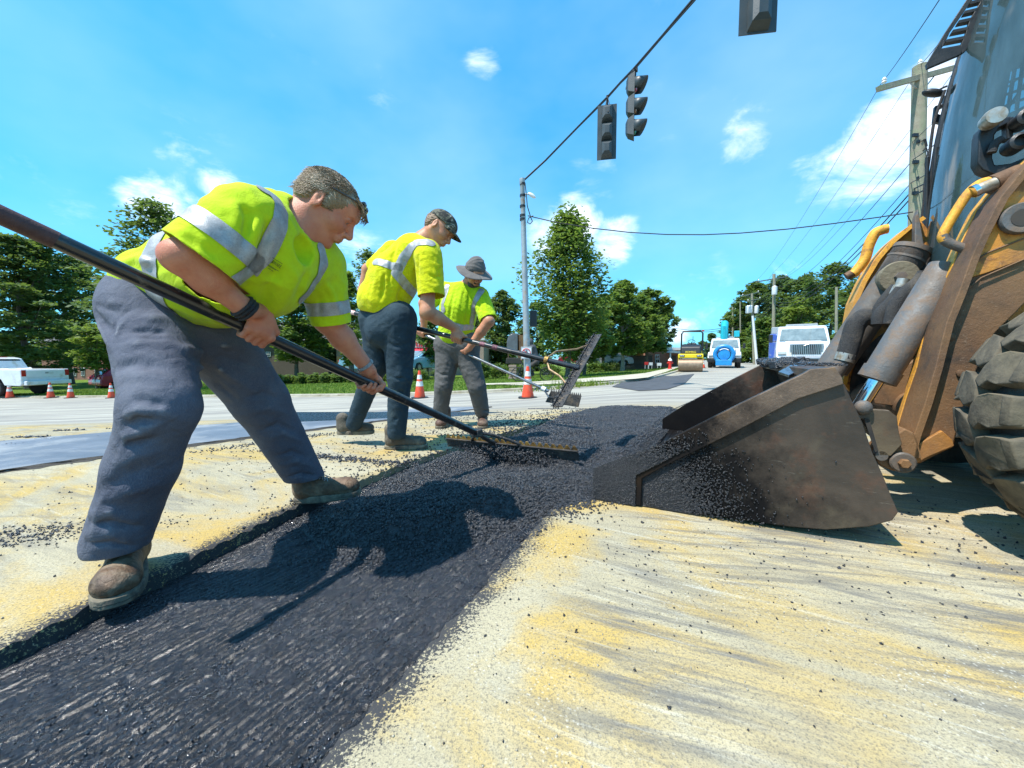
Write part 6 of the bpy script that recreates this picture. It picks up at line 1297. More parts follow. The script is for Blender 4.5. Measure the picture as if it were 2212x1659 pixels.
def truck(label, name, w_=2.4, boom=False):
    t = thing(name, label, 'truck'); h = w_ / 2
    side_prof(t, [(-1.7, .6), (-1.75, 1.62), (-.45, 1.50), (-.16, 1.35), (-.06, .95), (-.10, .62), (-.35, .6)], h * .64, 'hood', M_WHITE, .08)
    for s in (-1, 1):
        side_prof(t, [], 1, 'x', M_WHITE) if False else None
        fm = MB(); prof = [(-1.55, .62), (-1.5, 1.05), (-1.2, 1.28), (-.75, 1.30), (-.35, 1.12), (-.2, .80), (-.3, .62)]; n = len(prof); fm.add([(x, s * h * .60, z) for x, z in prof] + [(x, s * h * .98, z - .04) for x, z in prof], [tuple(range(n)), tuple(range(2 * n - 1, n - 1, -1))] + [(i, n + i, n + (i + 1) % n, (i + 1) % n) for i in range(n)]); fm.build('fender', M_WHITE, t, bevel=.06, seg=3)
        MB().box((-.24, s * h * .78, .98), (.14, .36, .17)).build('headlight', M_LAMPW, t, bevel=.03); wheel(t, (-.9, s * h * .84, .48), .48, .3, s); wheel(t, (-4.6, s * h * .80, .48), .48, .45, s)
        MB().add([(-1.85, s * (h * .90), 1.62), (-2.75, s * (h * .90), 1.62), (-2.75, s * (h * .82), 2.22), (-2.15, s * (h * .82), 2.22)], [(0, 1, 2, 3)]).build('side_window', M_AGLASS, t, solid=.03); MB().add([(-2.85, s * (h * .90), 1.62), (-3.6, s * (h * .90), 1.62), (-3.6, s * (h * .82), 2.22), (-2.85, s * (h * .82), 2.22)], [(0, 1, 2, 3)]).build('side_window', M_AGLASS, t, solid=.03)
        MB().box((-1.8, s * (h + .16), 1.75), (.08, .18, .42)).build('mirror', M_BLACK, t, bevel=.02); MB().tube([(-1.9, s * h * .9, 1.6), (-1.8, s * (h + .14), 1.6)], .015, 6).build('mirror_arm', M_BLACK, t)
    side_prof(t, [(-1.70, .7), (-1.72, 1.60), (-2.10, 2.30), (-2.35, 2.40), (-3.8, 2.40), (-3.85, .7)], h * .93, 'cab', M_WHITE, .07, lambda z: 1 - max(0, z - 1.6) * .12)
    MB().add([(-1.70, h * .82, 1.63), (-1.70, -h * .82, 1.63), (-2.04, -h * .74, 2.24), (-2.04, h * .74, 2.24)], [(0, 1, 2, 3)]).build('windscreen', M_AGLASS2, t, solid=.03)
    g = MB().box((-.10, 0, 1.13), (.06, 1.30, .56)).build('grille_surround', M_HUB, t, bevel=.05); MB().box((-.075, 0, 1.13), (.04, 1.14, .46)).build('grille_opening', M_AGLASS, g)
    for k in range(16): MB().box((-.045, -.54 + .072 * k, 1.13), (.03, .026, .46)).build('grille_bar', M_HUB, g)
    MB().tube([(-.02, -.10, 1.30), (-.02, .0, 1.36), (-.02, .10, 1.40)], .018, 6).build('emblem', M_HUB, g)
    MB().box((.06, 0, .62), (.24, w_ * .98, .36)).build('bumper', M_HUB if not boom else M_BLACK, t, bevel=.07); MB().box((.185, 0, .62), (.02, .9, .13)).build('bumper_grille', M_BLACK, t, bevel=.02)
    for s in (-1, 1): MB().box((.185, s * .78, .62), (.02, .24, .12)).build('fog_lamp_recess', M_BLACK, t, bevel=.02)
    MB().box((.19, 0, .42), (.02, .34, .16)).build('number_plate', M_SIGW, t); MB().box((-2.6, 0, 2.47), (.3, 1.35, .10)).build('light_bar', M_GREYC, t, bevel=.03); MB().box((-4.2, 0, .55), (5.5, .9, .3)).build('chassis', M_BLACK, t); return t
M_ROYAL = pbr('royal_blue_body', (.035, .09, .42), (.05, .12, .36), 4, .4, dirt=(.4, .45, .55), dscale=3, damt=.3); M_TEAL = pbr('turquoise_boom_paint', (.02, .42, .50), (.02, .33, .42), 4, .35); M_BRBLUE = pbr('bright_blue_reel', (.02, .28, .62), (.02, .2, .5), 4, .4); M_YEL = pbr('yellow_machine_paint', (.78, .58, .01), (.68, .50, .01), 4, .4)
w1 = truck('white conventional cab truck with chrome grille facing the camera behind the bucket', 'white_truck'); bx = MB().box((-5.6, 0, 1.5), (3.2, 2.35, 1.4)).build('service_body', M_ROYAL, w1, bevel=.04); MB().box((-4.2, -1.15, 1.35), (.9, .35, 1.5)).build('side_cabinet', M_ROYAL, w1, bevel=.04); MB().box((-4.3, -1.0, 2.3), (.7, .5, .4)).build('equipment_box', M_GREYC, w1, bevel=.04)
p = at(1740, 800, 17.6); place(w1, Vector((p.x, p.y, 0)), head(-.52, -.85), .96)
w2 = truck('white truck with blue hose reel on its nose and turquoise boom', 'boom_truck', 2.35, True); rl = MB().tube([(.30, .62 * math.cos(a), 1.05 + .62 * math.sin(a)) for a in np.linspace(0, 6.283, 33)[:-1]], .15, 10, closed=True).build('hose_reel', M_BRBLUE, w2, smooth=True)
MB().lathe([(.42, 0), (.42, .1), (.12, .14), (0, .14)], (.22, 0, 1.05), (1, 0, 0), 20).build('reel_hub', M_BRBLUE, rl, smooth=True); MB().box((.30, 0, .42), (.5, 1.1, .45)).build('reel_frame', M_BRBLUE, w2, bevel=.04)
MB().tube([(-2.4, -.1, 2.3), (-2.3, -.1, 3.35), (-2.6, -.1, 3.6), (-4.5, -.1, 3.5)], [.28, .28, .3, .26], 14).build('vacuum_boom', M_TEAL, w2, smooth=True); MB().box((-2.6, .8, 2.75), (.5, .4, .5)).build('boom_bracket', M_TEAL, w2, bevel=.04); MB().cyl((-3.9, 0, 1.75), (-8, 0, 1.75), 1.0, 24).build('tank', M_GREYC, w2, smooth=True)
p = at(1563, 797, 27.5); place(w2, Vector((p.x, p.y, 0)), head(-.50, -.86), .92)
def roller():
    t = thing('road_roller', 'yellow and black tandem road roller with a roll bar standing on the far patch', 'road roller')
    MB().cyl((0, -.6, .36), (0, .6, .36), .36, 32).build('front_drum', pbr('rusty_drum', (.22, .15, .10), (.30, .22, .15), 6, .5, metal=.4), t, smooth=True); MB().cyl((-1.7, -.6, .36), (-1.7, .6, .36), .36, 32).build('rear_drum', M_BROWN, t, smooth=True)
    y_ = MB().box((-.15, 0, .86), (.75, 1.26, .24)).build('front_frame', M_YEL, t, bevel=.05)
    for s in (-1, 1):
        MB().box((.235, s * .42, .87), (.02, .24, .12)).build('lamp_recess', M_BLACK, y_, bevel=.01)
        for k in (-.05, .05): MB().lathe([(.04, 0), (.035, .02), (0, .025)], (.245, s * .42 + k, .87), (1, 0, 0), 12).build('headlight', M_LAMPW, y_, smooth=True)
    hd = side_prof(t, [(.20, .97), (.10, 1.36), (-.2, 1.50), (-.9, 1.50), (-.95, .97)], .50, 'hood', M_BLACK, .08); text_obj('BOMAG', .15, M_YEL, hd, Matrix.Translation((.20, 0, 1.03)) @ Matrix.Rotation(rad(90), 4, 'Z') @ Matrix.Rotation(rad(76), 4, 'X'))
    MB().box((-1.5, 0, .95), (1.1, 1.1, .4)).build('rear_frame', M_YEL, t, bevel=.05); MB().box((-1.05, 0, 1.35), (.4, .5, .5)).build('seat', M_BLACK, t, bevel=.06); MB().tube([(-.75, 0, 1.45), (-.55, 0, 1.66)], .02, 6).build('steering_column', M_BLACK, t)
    MB().tube([(-.55, .18 * math.cos(a), 1.67 + .1 * math.sin(a)) for a in np.linspace(0, 6.28, 17)[:-1]], .015, 6, closed=True).build('steering_wheel', M_BLACK, t)
    MB().tube([(-1.2, -.55, 1.0), (-1.2, -.55, 2.15), (-1.2, -.45, 2.28), (-1.2, .45, 2.28), (-1.2, .55, 2.15), (-1.2, .55, 1.0)], .045, 8).build('roll_bar', M_BLACK, t, smooth=True); MB().tube([(-1.25, .05, 1.3), (-1.25, .05, 2.0)], .015, 6).build('aerial', M_BLACK, t)
    for s in (-1, 1): MB().box((-.2, s * .60, .62), (.7, .05, .5)).build('side_yoke', M_YEL, t, bevel=.02)
    MB().box((-1.2, .56, 2.30), (.1, .12, .08)).build('beacon', M_LAMPR, t, bevel=.02); return t
ro = roller(); p = gp(1491, 803); place(ro, p, head(-.45, -.89), .93)
# ---- buildings
def mat_brick(name, c, c2, mortar=(.33, .29, .25)):
    m, nt, b = newmat(name); P = N(nt, 'ShaderNodeTexCoord').outputs['Object']; br = N(nt, 'ShaderNodeTexBrick'); br.inputs['Scale'].default_value = 4.2; br.inputs['Color1'].default_value = (*c, 1); br.inputs['Color2'].default_value = (*c2, 1); br.inputs['Mortar'].default_value = (*mortar, 1); br.inputs['Mortar Size'].default_value = .012
    mp = N(nt, 'ShaderNodeMapping'); mp.inputs['Rotation'].default_value = (rad(90), 0, 0); L(nt, P, mp.inputs[0]); L(nt, mp.outputs[0], br.inputs['Vector']); L(nt, mix(nt, maprange(nt, noise(nt, P, .8, 4, .6), .4, .6, 0, .4), br.outputs[0], c2), b.inputs['Base Color']); b.inputs['Roughness'].default_value = .9; return m
M_BRICK = mat_brick('red_brick', (.34, .14, .085), (.27, .105, .065)); M_BRICKD = mat_brick('dark_brick', (.10, .075, .055), (.075, .055, .042), (.12, .10, .08)); M_TAN = pbr('tan_stucco', (.36, .255, .20), (.31, .215, .17), 1.5, .85); M_ORW = pbr('orange_stucco', (.62, .30, .13), (.55, .26, .11), 2, .85); M_TRIM = pbr('white_trim', (.66, .64, .60), (.56, .54, .50), 6, .6); M_ROOF = pbr('grey_shingle_roof', (.13, .12, .115), (.09, .085, .08), 3, .9, bump=.6, bscale=20); M_AWN = pbr('red_awning_fabric', (.66, .02, .05), (.55, .015, .04), 4, .7)
def building(name, label, px0, px1, ytop, ybase, d, depth, wall, wins=(), roof=None, d1=None, cat='building'):
    """front wall seen between two photo columns; wins = (x0,y0,x1,y1) photo boxes"""
    d1 = d1 or d; A_ = at(px0, ybase, d); B_ = at(px1, ybase, d1); zb = min(float(ground_z(A_.x, A_.y)), float(ground_z(B_.x, B_.y))) - .2; zt = at((px0 + px1) / 2, ytop, (d + d1) / 2).z
    A_.z = B_.z = zb; t = thing(name, label, cat, (A_ + B_) / 2); dr = (B_ - A_).normalized(); nb = Vector((-dr.y, dr.x, 0)); nb = nb if nb.y > 0 else -nb
    MB().prism([A_, B_, B_ + nb * depth, A_ + nb * depth], (0, 0, zt - zb)).build('wall', wall, t)
    for (x0, y0, x1, y1) in wins:
        P_ = [onplane(x, y, A_, nb) for x, y in ((x0, y1), (x1, y1), (x1, y0), (x0, y0))]; f = MB().prism([p - nb * .05 for p in P_], nb * .12).build('window', M_TRIM, t); c = sum(P_, Vector()) / 4
        MB().prism([c + (p - c) * .82 - nb * .055 for p in P_], nb * .01).build('pane', M_AGLASS, f); MB().bar(c - nb * .065 + dr * -((P_[1] - P_[0]).length * .41), c - nb * .065 + dr * ((P_[1] - P_[0]).length * .41), .03, .05).build('sash_bar', M_TRIM, f); MB().bar((P_[0] + P_[1]) / 2 - nb * .065, (P_[2] + P_[3]) / 2 - nb * .065, .05, .02).build('mullion', M_TRIM, f)
    if roof:
        r_ = roof; up = Vector((0, 0, r_)); e = .4; a0, b0 = A_ - dr * e - nb * e, B_ + dr * e - nb * e; a1, b1 = A_ - dr * e + nb * (depth + e), B_ + dr * e + nb * (depth + e)
        for v in (a0, b0, a1, b1): v.z = zt
        MB().add([a0, b0, a1, b1, (a0 + a1) / 2 + up, (b0 + b1) / 2 + up], [(0, 1, 5, 4), (2, 4, 5, 3), (0, 4, 2), (1, 3, 5), (0, 2, 3, 1)]).build('roof', M_ROOF, t)
    else: MB().prism([A_ - nb * .1 - dr * .1, B_ - nb * .1 + dr * .1, B_ + nb * depth, A_ + nb * depth], (0, 0, .25)).build('x', M_TRIM, t) if False else MB().prism([v + Vector((0, 0, zt - zb + .002)) for v in (A_ - nb * .1 - dr * .1, B_ - nb * .1 + dr * .1, B_ + nb * (depth + .1), A_ + nb * (depth + .1))], (0, 0, .22)).build('parapet', M_TRIM, t)
    return t, A_, B_, nb, dr, zt
building('brick_flats', 'red brick flats with paired white windows behind the red hatchback', 95, 300, 742, 842, 40, 14, M_BRICK, [(x, y0, x + 7, y1) for x in (140, 158, 176, 205, 222, 246, 272) for y0, y1 in ((757, 772), (794, 812))] + [(118, 794, 125, 812)], 3.0)
building('dark_house', 'low dark brick house with small white windows beyond the hedge', 560, 735, 738, 805, 42, 10, M_BRICKD, [(609, 760, 621, 770), (575, 760, 585, 770), (655, 764, 665, 774), (692, 768, 702, 778)], 2.6)
t_, A_, B_, nb_, dr_, zt_ = building('restaurant', 'tan and orange restaurant with a red awning behind the upright workers', 728, 1045, 735, 806, 36, 12, M_TAN, [(892, 768, 916, 797), (934, 770, 952, 797), (965, 770, 985, 797)])
def on_rest(x, y): return onplane(x, y, A_, nb_)
MB().prism([on_rest(x, y) - nb_ * .06 for x, y in ((728, 770), (765, 770), (765, 806), (728, 806))], nb_ * .055).build('orange_panel', M_ORW, t_)
MB().prism([on_rest(x, y) - nb_ * .06 for x, y in ((806, 765), (885, 765), (885, 806), (806, 806))], nb_ * .055).build('orange_panel', M_ORW, t_)
for x0, x1 in ((888, 919), (921, 956), (958, 990)):
    a, b, c, e = on_rest(x0, 752), on_rest(x1, 752), on_rest(x1, 766), on_rest(x0, 766); mb = MB(); mb.add([a, b, c - nb_ * 1.0, e - nb_ * 1.0, e, c], [(0, 1, 2, 3), (0, 3, 4), (1, 5, 2)]); mb.add([e - nb_ * 1.0, c - nb_ * 1.0, c - nb_ * 1.0 - Vector((0, 0, .18)), e - nb_ * 1.0 - Vector((0, 0, .18))], [(0, 1, 2, 3)]); mb.build('awning', M_AWN, t_)
tp = on_rest(912, 750); hgt = on_rest(912, 728).z - tp.z; ang = math.atan2(dr_.y, dr_.x)
text_obj('hing', hgt * 1.15, M_AWN, t_, Matrix.Translation(tp - nb_ * .15 + Vector((0, 0, .05))) @ Matrix.Rotation(ang, 4, 'Z') @ Matrix.Rotation(rad(90), 4, 'X'), ext=.05)
MB().prism([on_rest(x, y) - nb_ * .12 for x, y in ((886, 727), (1002, 727), (1002, 751), (886, 751))], nb_ * .1).build('sign_band', M_TRIM, t_)
sh, A2, B2, nb2, dr2, z2 = building('brick_shed', 'small red brick shed with a white window by the far pavement', 1408, 1466, 756, 791, 34, 5, M_BRICK, [(1415, 766, 1424, 785)]); 
for x_ in (1441, 1464): MB().bar(onplane(x_, 792, A2, nb2) - nb2 * .7, onplane(x_, 762, A2, nb2) - nb2 * .7, .10, .10).build('porch_post', M_TRIM, sh)
MB().prism([onplane(x, y, A2, nb2) - nb2 * .8 for x, y in ((1438, 762), (1468, 764), (1468, 760), (1444, 757))], nb2 * .8).build('porch_roof', M_TRIM, sh); MB().prism([onplane(x, y, A2, nb2) - nb2 * .03 for x, y in ((1447, 768), (1461, 768), (1461, 791), (1447, 791))], nb2 * .02).build('door', M_BRICKD, sh)
building('white_house', 'pale house roof showing above the board fence', 1365, 1412, 765, 785, 48, 8, M_TRIM, (), 2.0)
# board fence
M_FENCE = pbr('grey_brown_fence_board', (.11, .085, .07), (.075, .06, .05), 3, .9)
def fence():
    a, b = at(1318, 793, 33), at(1410, 790, 33.5); a.z = lawn_z(a.x, a.y); b.z = lawn_z(b.x, b.y); t = thing('board_fence', 'tall dark board fence behind the street maples', 'fence', a); n = 34
    me = None
    for i in range(n):
        p = a + (b - a) * (i / n); h = at(1360, 768, 33).z - p.z + .03 * math.sin(i * 2.7)
        if me is None: o = MB().box((0, 0, .5), ((b - a).length / n * .86, .025, 1)).build('board', M_FENCE, t); me = o.data; me.transform(Matrix.Translation(OFF['board_fence'])); 
        else: o = bpy.data.objects.new('board', me); COL.objects.link(o); o.parent = t
        o.location = p - a; o.scale = (1, 1, h)
    for z in (.4, 1.1): MB().bar(a + Vector((0, .03, z)), b + Vector((0, .03, z)), .04, .09).build('rail', M_FENCE, t)
fence()
# hydrant, realty signs, lawn sign between the trousers
hy = thing('fire_hydrant', 'red hydrant with a white bonnet on the far verge', 'hydrant'); MB().lathe([(.14, 0), (.14, .05), (.10, .06), (.10, .48), (.13, .50), (.13, .54)], (0, 0, 0), n=14).build('barrel', M_SIGR, hy, smooth=True); MB().lathe([(.13, .54), (.11, .62), (.05, .68), (.03, .73), (0, .73)], (0, 0, 0), n=14).build('bonnet', M_SIGW, hy, smooth=True)
for s in (-1, 1): MB().cyl((0, 0, .40), (s * .18, 0, .40), .055, 10).build('outlet', M_SIGR, hy)
p = gp(1447, 797.5, .08); place(hy, p, 0)
for i, (x, y, lb) in enumerate(((1397, 787, 'small red and white board sign left of the brick shed'), (1405, 788, 'small white yard sign at the corner of the brick shed'), (1424, 789, 'low white yard sign under the shed window'))):
    b = at(x, 793, 30); b.z = lawn_z(b.x, b.y); t = thing('yard_sign', lb, 'sign', b, 'small signs by the brick shed'); c = at(x, y - 2, 30); MB().box(c, (.34, .03, .22)).build('board', M_SIGR if i == 0 else M_SIGW, t)
    for s in (-.12, .12): MB().cyl(Vector((c.x + s, c.y, b.z)), Vector((c.x + s, c.y, c.z)), .015, 6).build('post', M_SIGW, t)
b = gp(410, 818, .08); t = thing('yard_sign', 'small white and red sign seen between the legs of the bending worker', 'sign', b); c = at(411, 805, b.y); MB().box(c, (.5, .03, .26)).build('board', M_SIGW, t); MB().box(c + Vector((.17, -.02, 0)), (.16, .02, .24)).build('red_panel', M_SIGR, t); MB().box(c + Vector((-.08, -.02, 0)), (.25, .015, .05)).build('dark_print', M_INK, t)
for s in (-.2, .2): MB().cyl(Vector((c.x + s, c.y, b.z)), Vector((c.x + s, c.y, c.z)), .02, 6).build('post', M_SIGW, t)
# post with a curved grey meter box (looks like a round hooded cabinet)
d_ = 20.5; b = at(1108, 822, d_); b.z = lawn_z(b.x, b.y); t = thing('hooded_cabinet', 'dark metal cabinet with a curved hood on stacked stones left of the signal pole', 'cabinet', b)
hp = [at(x, y, d_) for x, y in ((1095, 759), (1095, 738), (1098, 727), (1105, 721), (1116, 720), (1121, 724), (1122, 759))]; MB().prism(hp, (0, .55, 0)).build('hood', pbr('dull_grey_metal', (.20, .19, .20), (.15, .14, .145), 4, .4, metal=.5), t, bevel=.02); MB().prism([at(x, y, d_) for x, y in ((1118, 722), (1130, 724), (1131, 775), (1118, 772))], (0, .5, 0)).build('brown_frame', M_BROWN, t)
MB().prism([at(x, y, d_) for x, y in ((1094, 773), (1124, 773), (1128, 786), (1092, 786))], (0, .5, 0)).build('tray', M_DARKIN, t, bevel=.03)
for k in range(5): MB().box(at(1107 + (k % 2), 791 + k * 6.4, d_ + .2), (.42 - .03 * (k % 2), .4, .14)).build('stone', M_TAN, t, bevel=.02)
for x_ in (1098, 1120): MB().bar(at(x_, 758, d_ + .1), at(x_, 774, d_ + .1), .05, .05).build('upright', M_BROWN, t)
# ---------------------------------------------------------------- people
def V3(v): return np.array(v, float)
def basis(fwd, up):
    f = V3(Vector(fwd).normalized()); u = V3(up); u = u - f * (u @ f); u /= np.linalg.norm(u); l = np.cross(u, f)
    return np.stack([f, l, u], 1)
def head_ops(S, C, R, sc=1.0, beard=False, jawk=1.0):
    """head in local axes x forward, y left, z up; origin between the ears"""
    C = V3(C); T = lambda x, y, z: C + R @ (np.array((x, y, z)) * sc)
    e = lambda c, r, k=.02, sub=False, RR=None: S.ell(T(*c), tuple(q * sc for q in r), R if RR is None else R @ RR, k * sc, sub)
    c_ = lambda a, b, ra, rb, k=.015, sub=False: S.cone(T(*a), T(*b), ra * sc, rb * sc, k * sc, sub)
    e((-.012, 0, .038), (.100, .077, .077)); e((.022, 0, .012), (.072, .068, .085), .03)
    e((.034, 0, -.040), (.056, .050, .062), .03)
    for s in (-1, 1):
        c_((-.015, s * .056, -.040), (.052, s * .024, -.089), .021, .019, .03)
        e((.056, s * .040, -.018), (.030, .022, .024), .03)
    e((.070, 0, -.096), (.022, .024, .018), .018)
    c_((.086, -.032, .032), (.086, .032, .032), .0125, .0125, .014); e((.060, 0, .054), (.038, .056, .036), .03)
    for s in (-1, 1): e((.099, s * .031, .012), (.019, .019, .014), .014, True)
    c_((.091, 0, .024), (.117, 0, -.022), .0082, .0108, .012)
    e((.113, 0, -.028), (.0125, .0115, .0095), .010)
    for s in (-1, 1): e((.100, s * .0135, -.030), (.011, .0075, .0075), .007)
    for s in (-1, 1): e((.104, s * .008, -.037), (.006, .004, .004), .004, True)
    e((.086, 0, -.052), (.017, .028, .020), .016)
    c_((.098, -.017, -.0535), (.098, .017, -.0535), .0062, .0062, .008); c_((.0945, -.015, -.0665), (.0945, .015, -.0665), .0072, .0072, .008)
    c_((.1045, -.024, -.0605), (.1045, .024, -.0605), .0026, .0026, .003, True); c_((.098, -.013, -.0775), (.098, .013, -.0775), .0055, .0055, .01, True)
    for s in (-1, 1):   # lids
        e((.0815, s * .031, .0115), (.0125, .0170, .0125), .006)
        c_((.0935, s * .031 - .010, .0080), (.0935, s * .031 + .010, .0080), .0018, .0018, .003, True)
        c_((.091, s * .031 - .014, .0185), (.090, s * .031 + .014, .0185), .0036, .0036, .005)
        e((.0835, s * .031, .0165), (.0125, .0170, .0090), .004)
        c_((.098, s * .020, -.030), (.090, s * .034, -.052), .0022, .0018, .007, True)   # nose-to-mouth fold
    for s in (-1, 1):   # ears
        RR = np.array(Matrix.Rotation(rad(s * 22), 3, 'Z') @ Matrix.Rotation(rad(-12), 3, 'Y'))
        e((-.014, s * .081, .004), (.019, .0075, .033), .007, False, RR); e((-.014, s * .0735, -.024), (.010, .008, .013), .008, False, RR)
        e((-.008, s * .0895, .006), (.0095, .0055, .019), .006, True, RR)
        c_((-.002, s * .084, -.004), (.0, s * .082, -.012), .0045, .0045, .005)
    return T
def hair_ops(H, C, R, sc=1.0, th=.012, cut_z=.058, seed=1, back=-.05):
    C = V3(C); T = lambda x, y, z: C + R @ (np.array((x, y, z)) * sc)
    H.ell(T(-.014, 0, .052), tuple((q + th) * sc for q in (.098, .076, .084)), R, .015)
    H.ell(T(-.045, 0, .0), tuple((q + th * .6) * sc for q in (.062, .069, .066)), R, .03)
    return T
def grip(S, P0, D, U, Cd, side, rr, scale=1.0, start=15, wrap=-1, spread=.0215, thumb_dir=1, wrist=None, k=.006):
    """a fist closed round a rod through P0 along D. angle phi is measured from Cd towards U; fingers start at `start` deg and curl by wrap"""
    P0, D, U, Cd = V3(P0), V3(Vector(D).normalized()), V3(U), V3(Cd)
    U = U - D * (U @ D); U /= np.linalg.norm(U); Cd = Cd - D * (Cd @ D) - U * (Cd @ U); Cd /= np.linalg.norm(Cd)
    def pt(al, ph, R_): a = rad(ph); return P0 + D * al + (Cd * math.cos(a) + U * math.sin(a)) * R_
    f = .0092 * scale; R1 = rr + f * .98
    tips = []; mcps = []
    for i, (ln, r_) in enumerate(((1.0, 1.0), (1.07, 1.04), (1.0, 1.0), (.85, .87))):
        al = (1.5 - i) * spread * thumb_dir * scale
        a0 = start - wrap * (0 if i in (1, 2) else -4); ff = f * r_
        p = [pt(al, a0, rr + ff * 2.1), pt(al * 1.0, a0 + wrap * 72 * ln, rr + ff * 1.35), pt(al * .98, a0 + wrap * 128 * ln, R1), pt(al * .96, a0 + wrap * 178 * ln, R1), pt(al * .96, a0 + wrap * 215 * ln, R1)]
        S.chain(p, [ff * 1.18, ff * 1.08, ff * 1.02, ff * .95, ff * .82], k=k * .7)
        S.ell(p[0], ff * 1.28, None, k * .8); S.ell(p[1], ff * 1.12, None, k * .5)
        mcps.append(p[0])
    W = V3(wrist)
    kn = np.mean(mcps, 0)
    for i, m in enumerate(mcps):
        w0 = W + D * ((1.5 - i) * .0125 * thumb_dir * scale)
        S.cone(w0, m, .0155 * scale, .0115 * scale, k=.012)
    S.cone(W + (kn - W) * .35, W + (kn - W) * .85, .021 * scale, .018 * scale, .015)
    # thumb: leaves the side of the palm near the wrist and closes the other way round the rod
    b = W + (kn - W) * .28 + D * .027 * thumb_dir * scale
    t1 = pt(.044 * thumb_dir * scale, start - wrap * 42, rr + f * 1.5); t2 = pt(.050 * thumb_dir * scale, start - wrap * 105, R1 * 1.04); t3 = pt(.046 * thumb_dir * scale, start - wrap * 155, R1)
    S.chain([b, t1, t2, t3], [.0165 * scale, .0120 * scale, .0112 * scale, .0095 * scale], k=.009)
def add_skin_obj(name, P, F, mat, parent, it=2):
    P = smooth_np(P, F, it, .4); o = link_mesh(name, np_mesh(name, P, F), mat, parent, smooth=True); return o, P
def boot(name, ankle, toe_dir, mat, parent, L_=.30, tilt=0, Wd=1.0, h=.004, roll=0, laces=True, shaft=.12):
    """work boot; ankle = point above the heel at sole level; toe_dir horizontal"""
    f = Vector(toe_dir).normalized(); f = Vector((f.x, f.y, 0)).normalized(); R = Matrix.Rotation(0, 3, 'X')
    l = Vector((0, 0, 1)).cross(f); B = Matrix((f, l, (0, 0, 1))).transposed()
    B = B @ Matrix.Rotation(rad(-tilt), 3, 'Y') @ Matrix.Rotation(rad(roll), 3, 'X'); A = Vector(ankle)
    T = lambda x, y, z: V3(A + B @ Vector((x, y, z)))
    Rm = np.array(B)
    u = SDF(h, .02); q = L_ / .30
    u.ell(T(.0, 0, .055), (.046, .037 * Wd, .05), Rm, .02); u.cone(T(.01, 0, .06), T(.13 * q, 0, .048), .044, .043, .03, flat=None)
    u.ell(T(.185 * q, 0, .048), (.062, .051 * Wd, .044), Rm, .03); u.cone(T(.0, 0, .07), T(-.005, 0, .075 + shaft), .046, .047, .02)
    u.cone(T(.06, 0, .085), T(.115 * q, 0, .066), .030, .026, .02)
    u.cut(T(0, 0, .024), -Vector(Rm[:, 2])); u.begin()
    for yy, x0 in ((.012, .075), (-.014, .09), (.0, .105)):   # creases over the instep
        u.stroke([T(x0, -.04, .075), T(x0 + yy, 0, .098), T(x0, .04, .075)], -.004, .008)
    u.stroke([T(.14 * q, -.05, .05), T(.145 * q, 0, .093), T(.14 * q, .05, .05)], -.003, .006)
    u.stroke([T(.01, -.05, .12), T(.05, -.03, .10), T(.075, -.045, .05)], .003, .006); u.stroke([T(.01, .05, .12), T(.05, .03, .10), T(.075, .045, .05)], .003, .006)
    P, F = u.mesh(); o, P = add_skin_obj(name, P, F, mat, parent, 1)
    s = MB(); n = 28; outline = []
    for i in range(n):
        a = 2 * math.pi * i / n; x = .10 * q + math.cos(a) * .152 * q; wv = .042 + .014 * sstep(.0, .22, x) - .0 * x
        y = math.copysign(abs(math.sin(a)) ** .6, math.sin(a)) * float(wv) * Wd * 1.06; outline.append((x, y))
    rows = []
    for z, g in ((0, .96), (.004, 1), (.012, 1.0), (.0135, .975), (.0150, 1.01), (.027, 1.0), (.030, .95)): rows.append([tuple(T(.1 * q + (x - .1 * q) * g, y * g, z)) for x, y in outline])
    vs = [p for r_ in rows for p in r_]; fs = [(i * n + k_, i * n + (k_ + 1) % n, (i + 1) * n + (k_ + 1) % n, (i + 1) * n + k_) for i in range(len(rows) - 1) for k_ in range(n)]
    fs += [tuple(range(n - 1, -1, -1)), tuple((len(rows) - 1) * n + k_ for k_ in range(n))]; s.add(vs, fs)
    s.build('sole', M_SOLE, o, smooth=True, angle=50)
    if laces:
        lc = MB()
        for j in range(4):
            x = .055 + .02 * j; z = .128 - .012 * j
            lc.tube([T(x, -.024, z - .012), T(x + .008, 0, z + .004), T(x + .016, .024, z - .012)], .0024, 6)
            lc.tube([T(x + .014, -.024, z - .014), T(x + .006, 0, z + .005), T(x, .024, z - .012)], .0024, 6)
        lc.tube([T(.07, 0, .132), T(.09, -.03, .14), T(.105, -.045, .11), T(.095, -.02, .118), T(.07, 0, .13)], .0022, 6)
        lc.build('laces', M_WHITECORD, o, smooth=True)
    return o
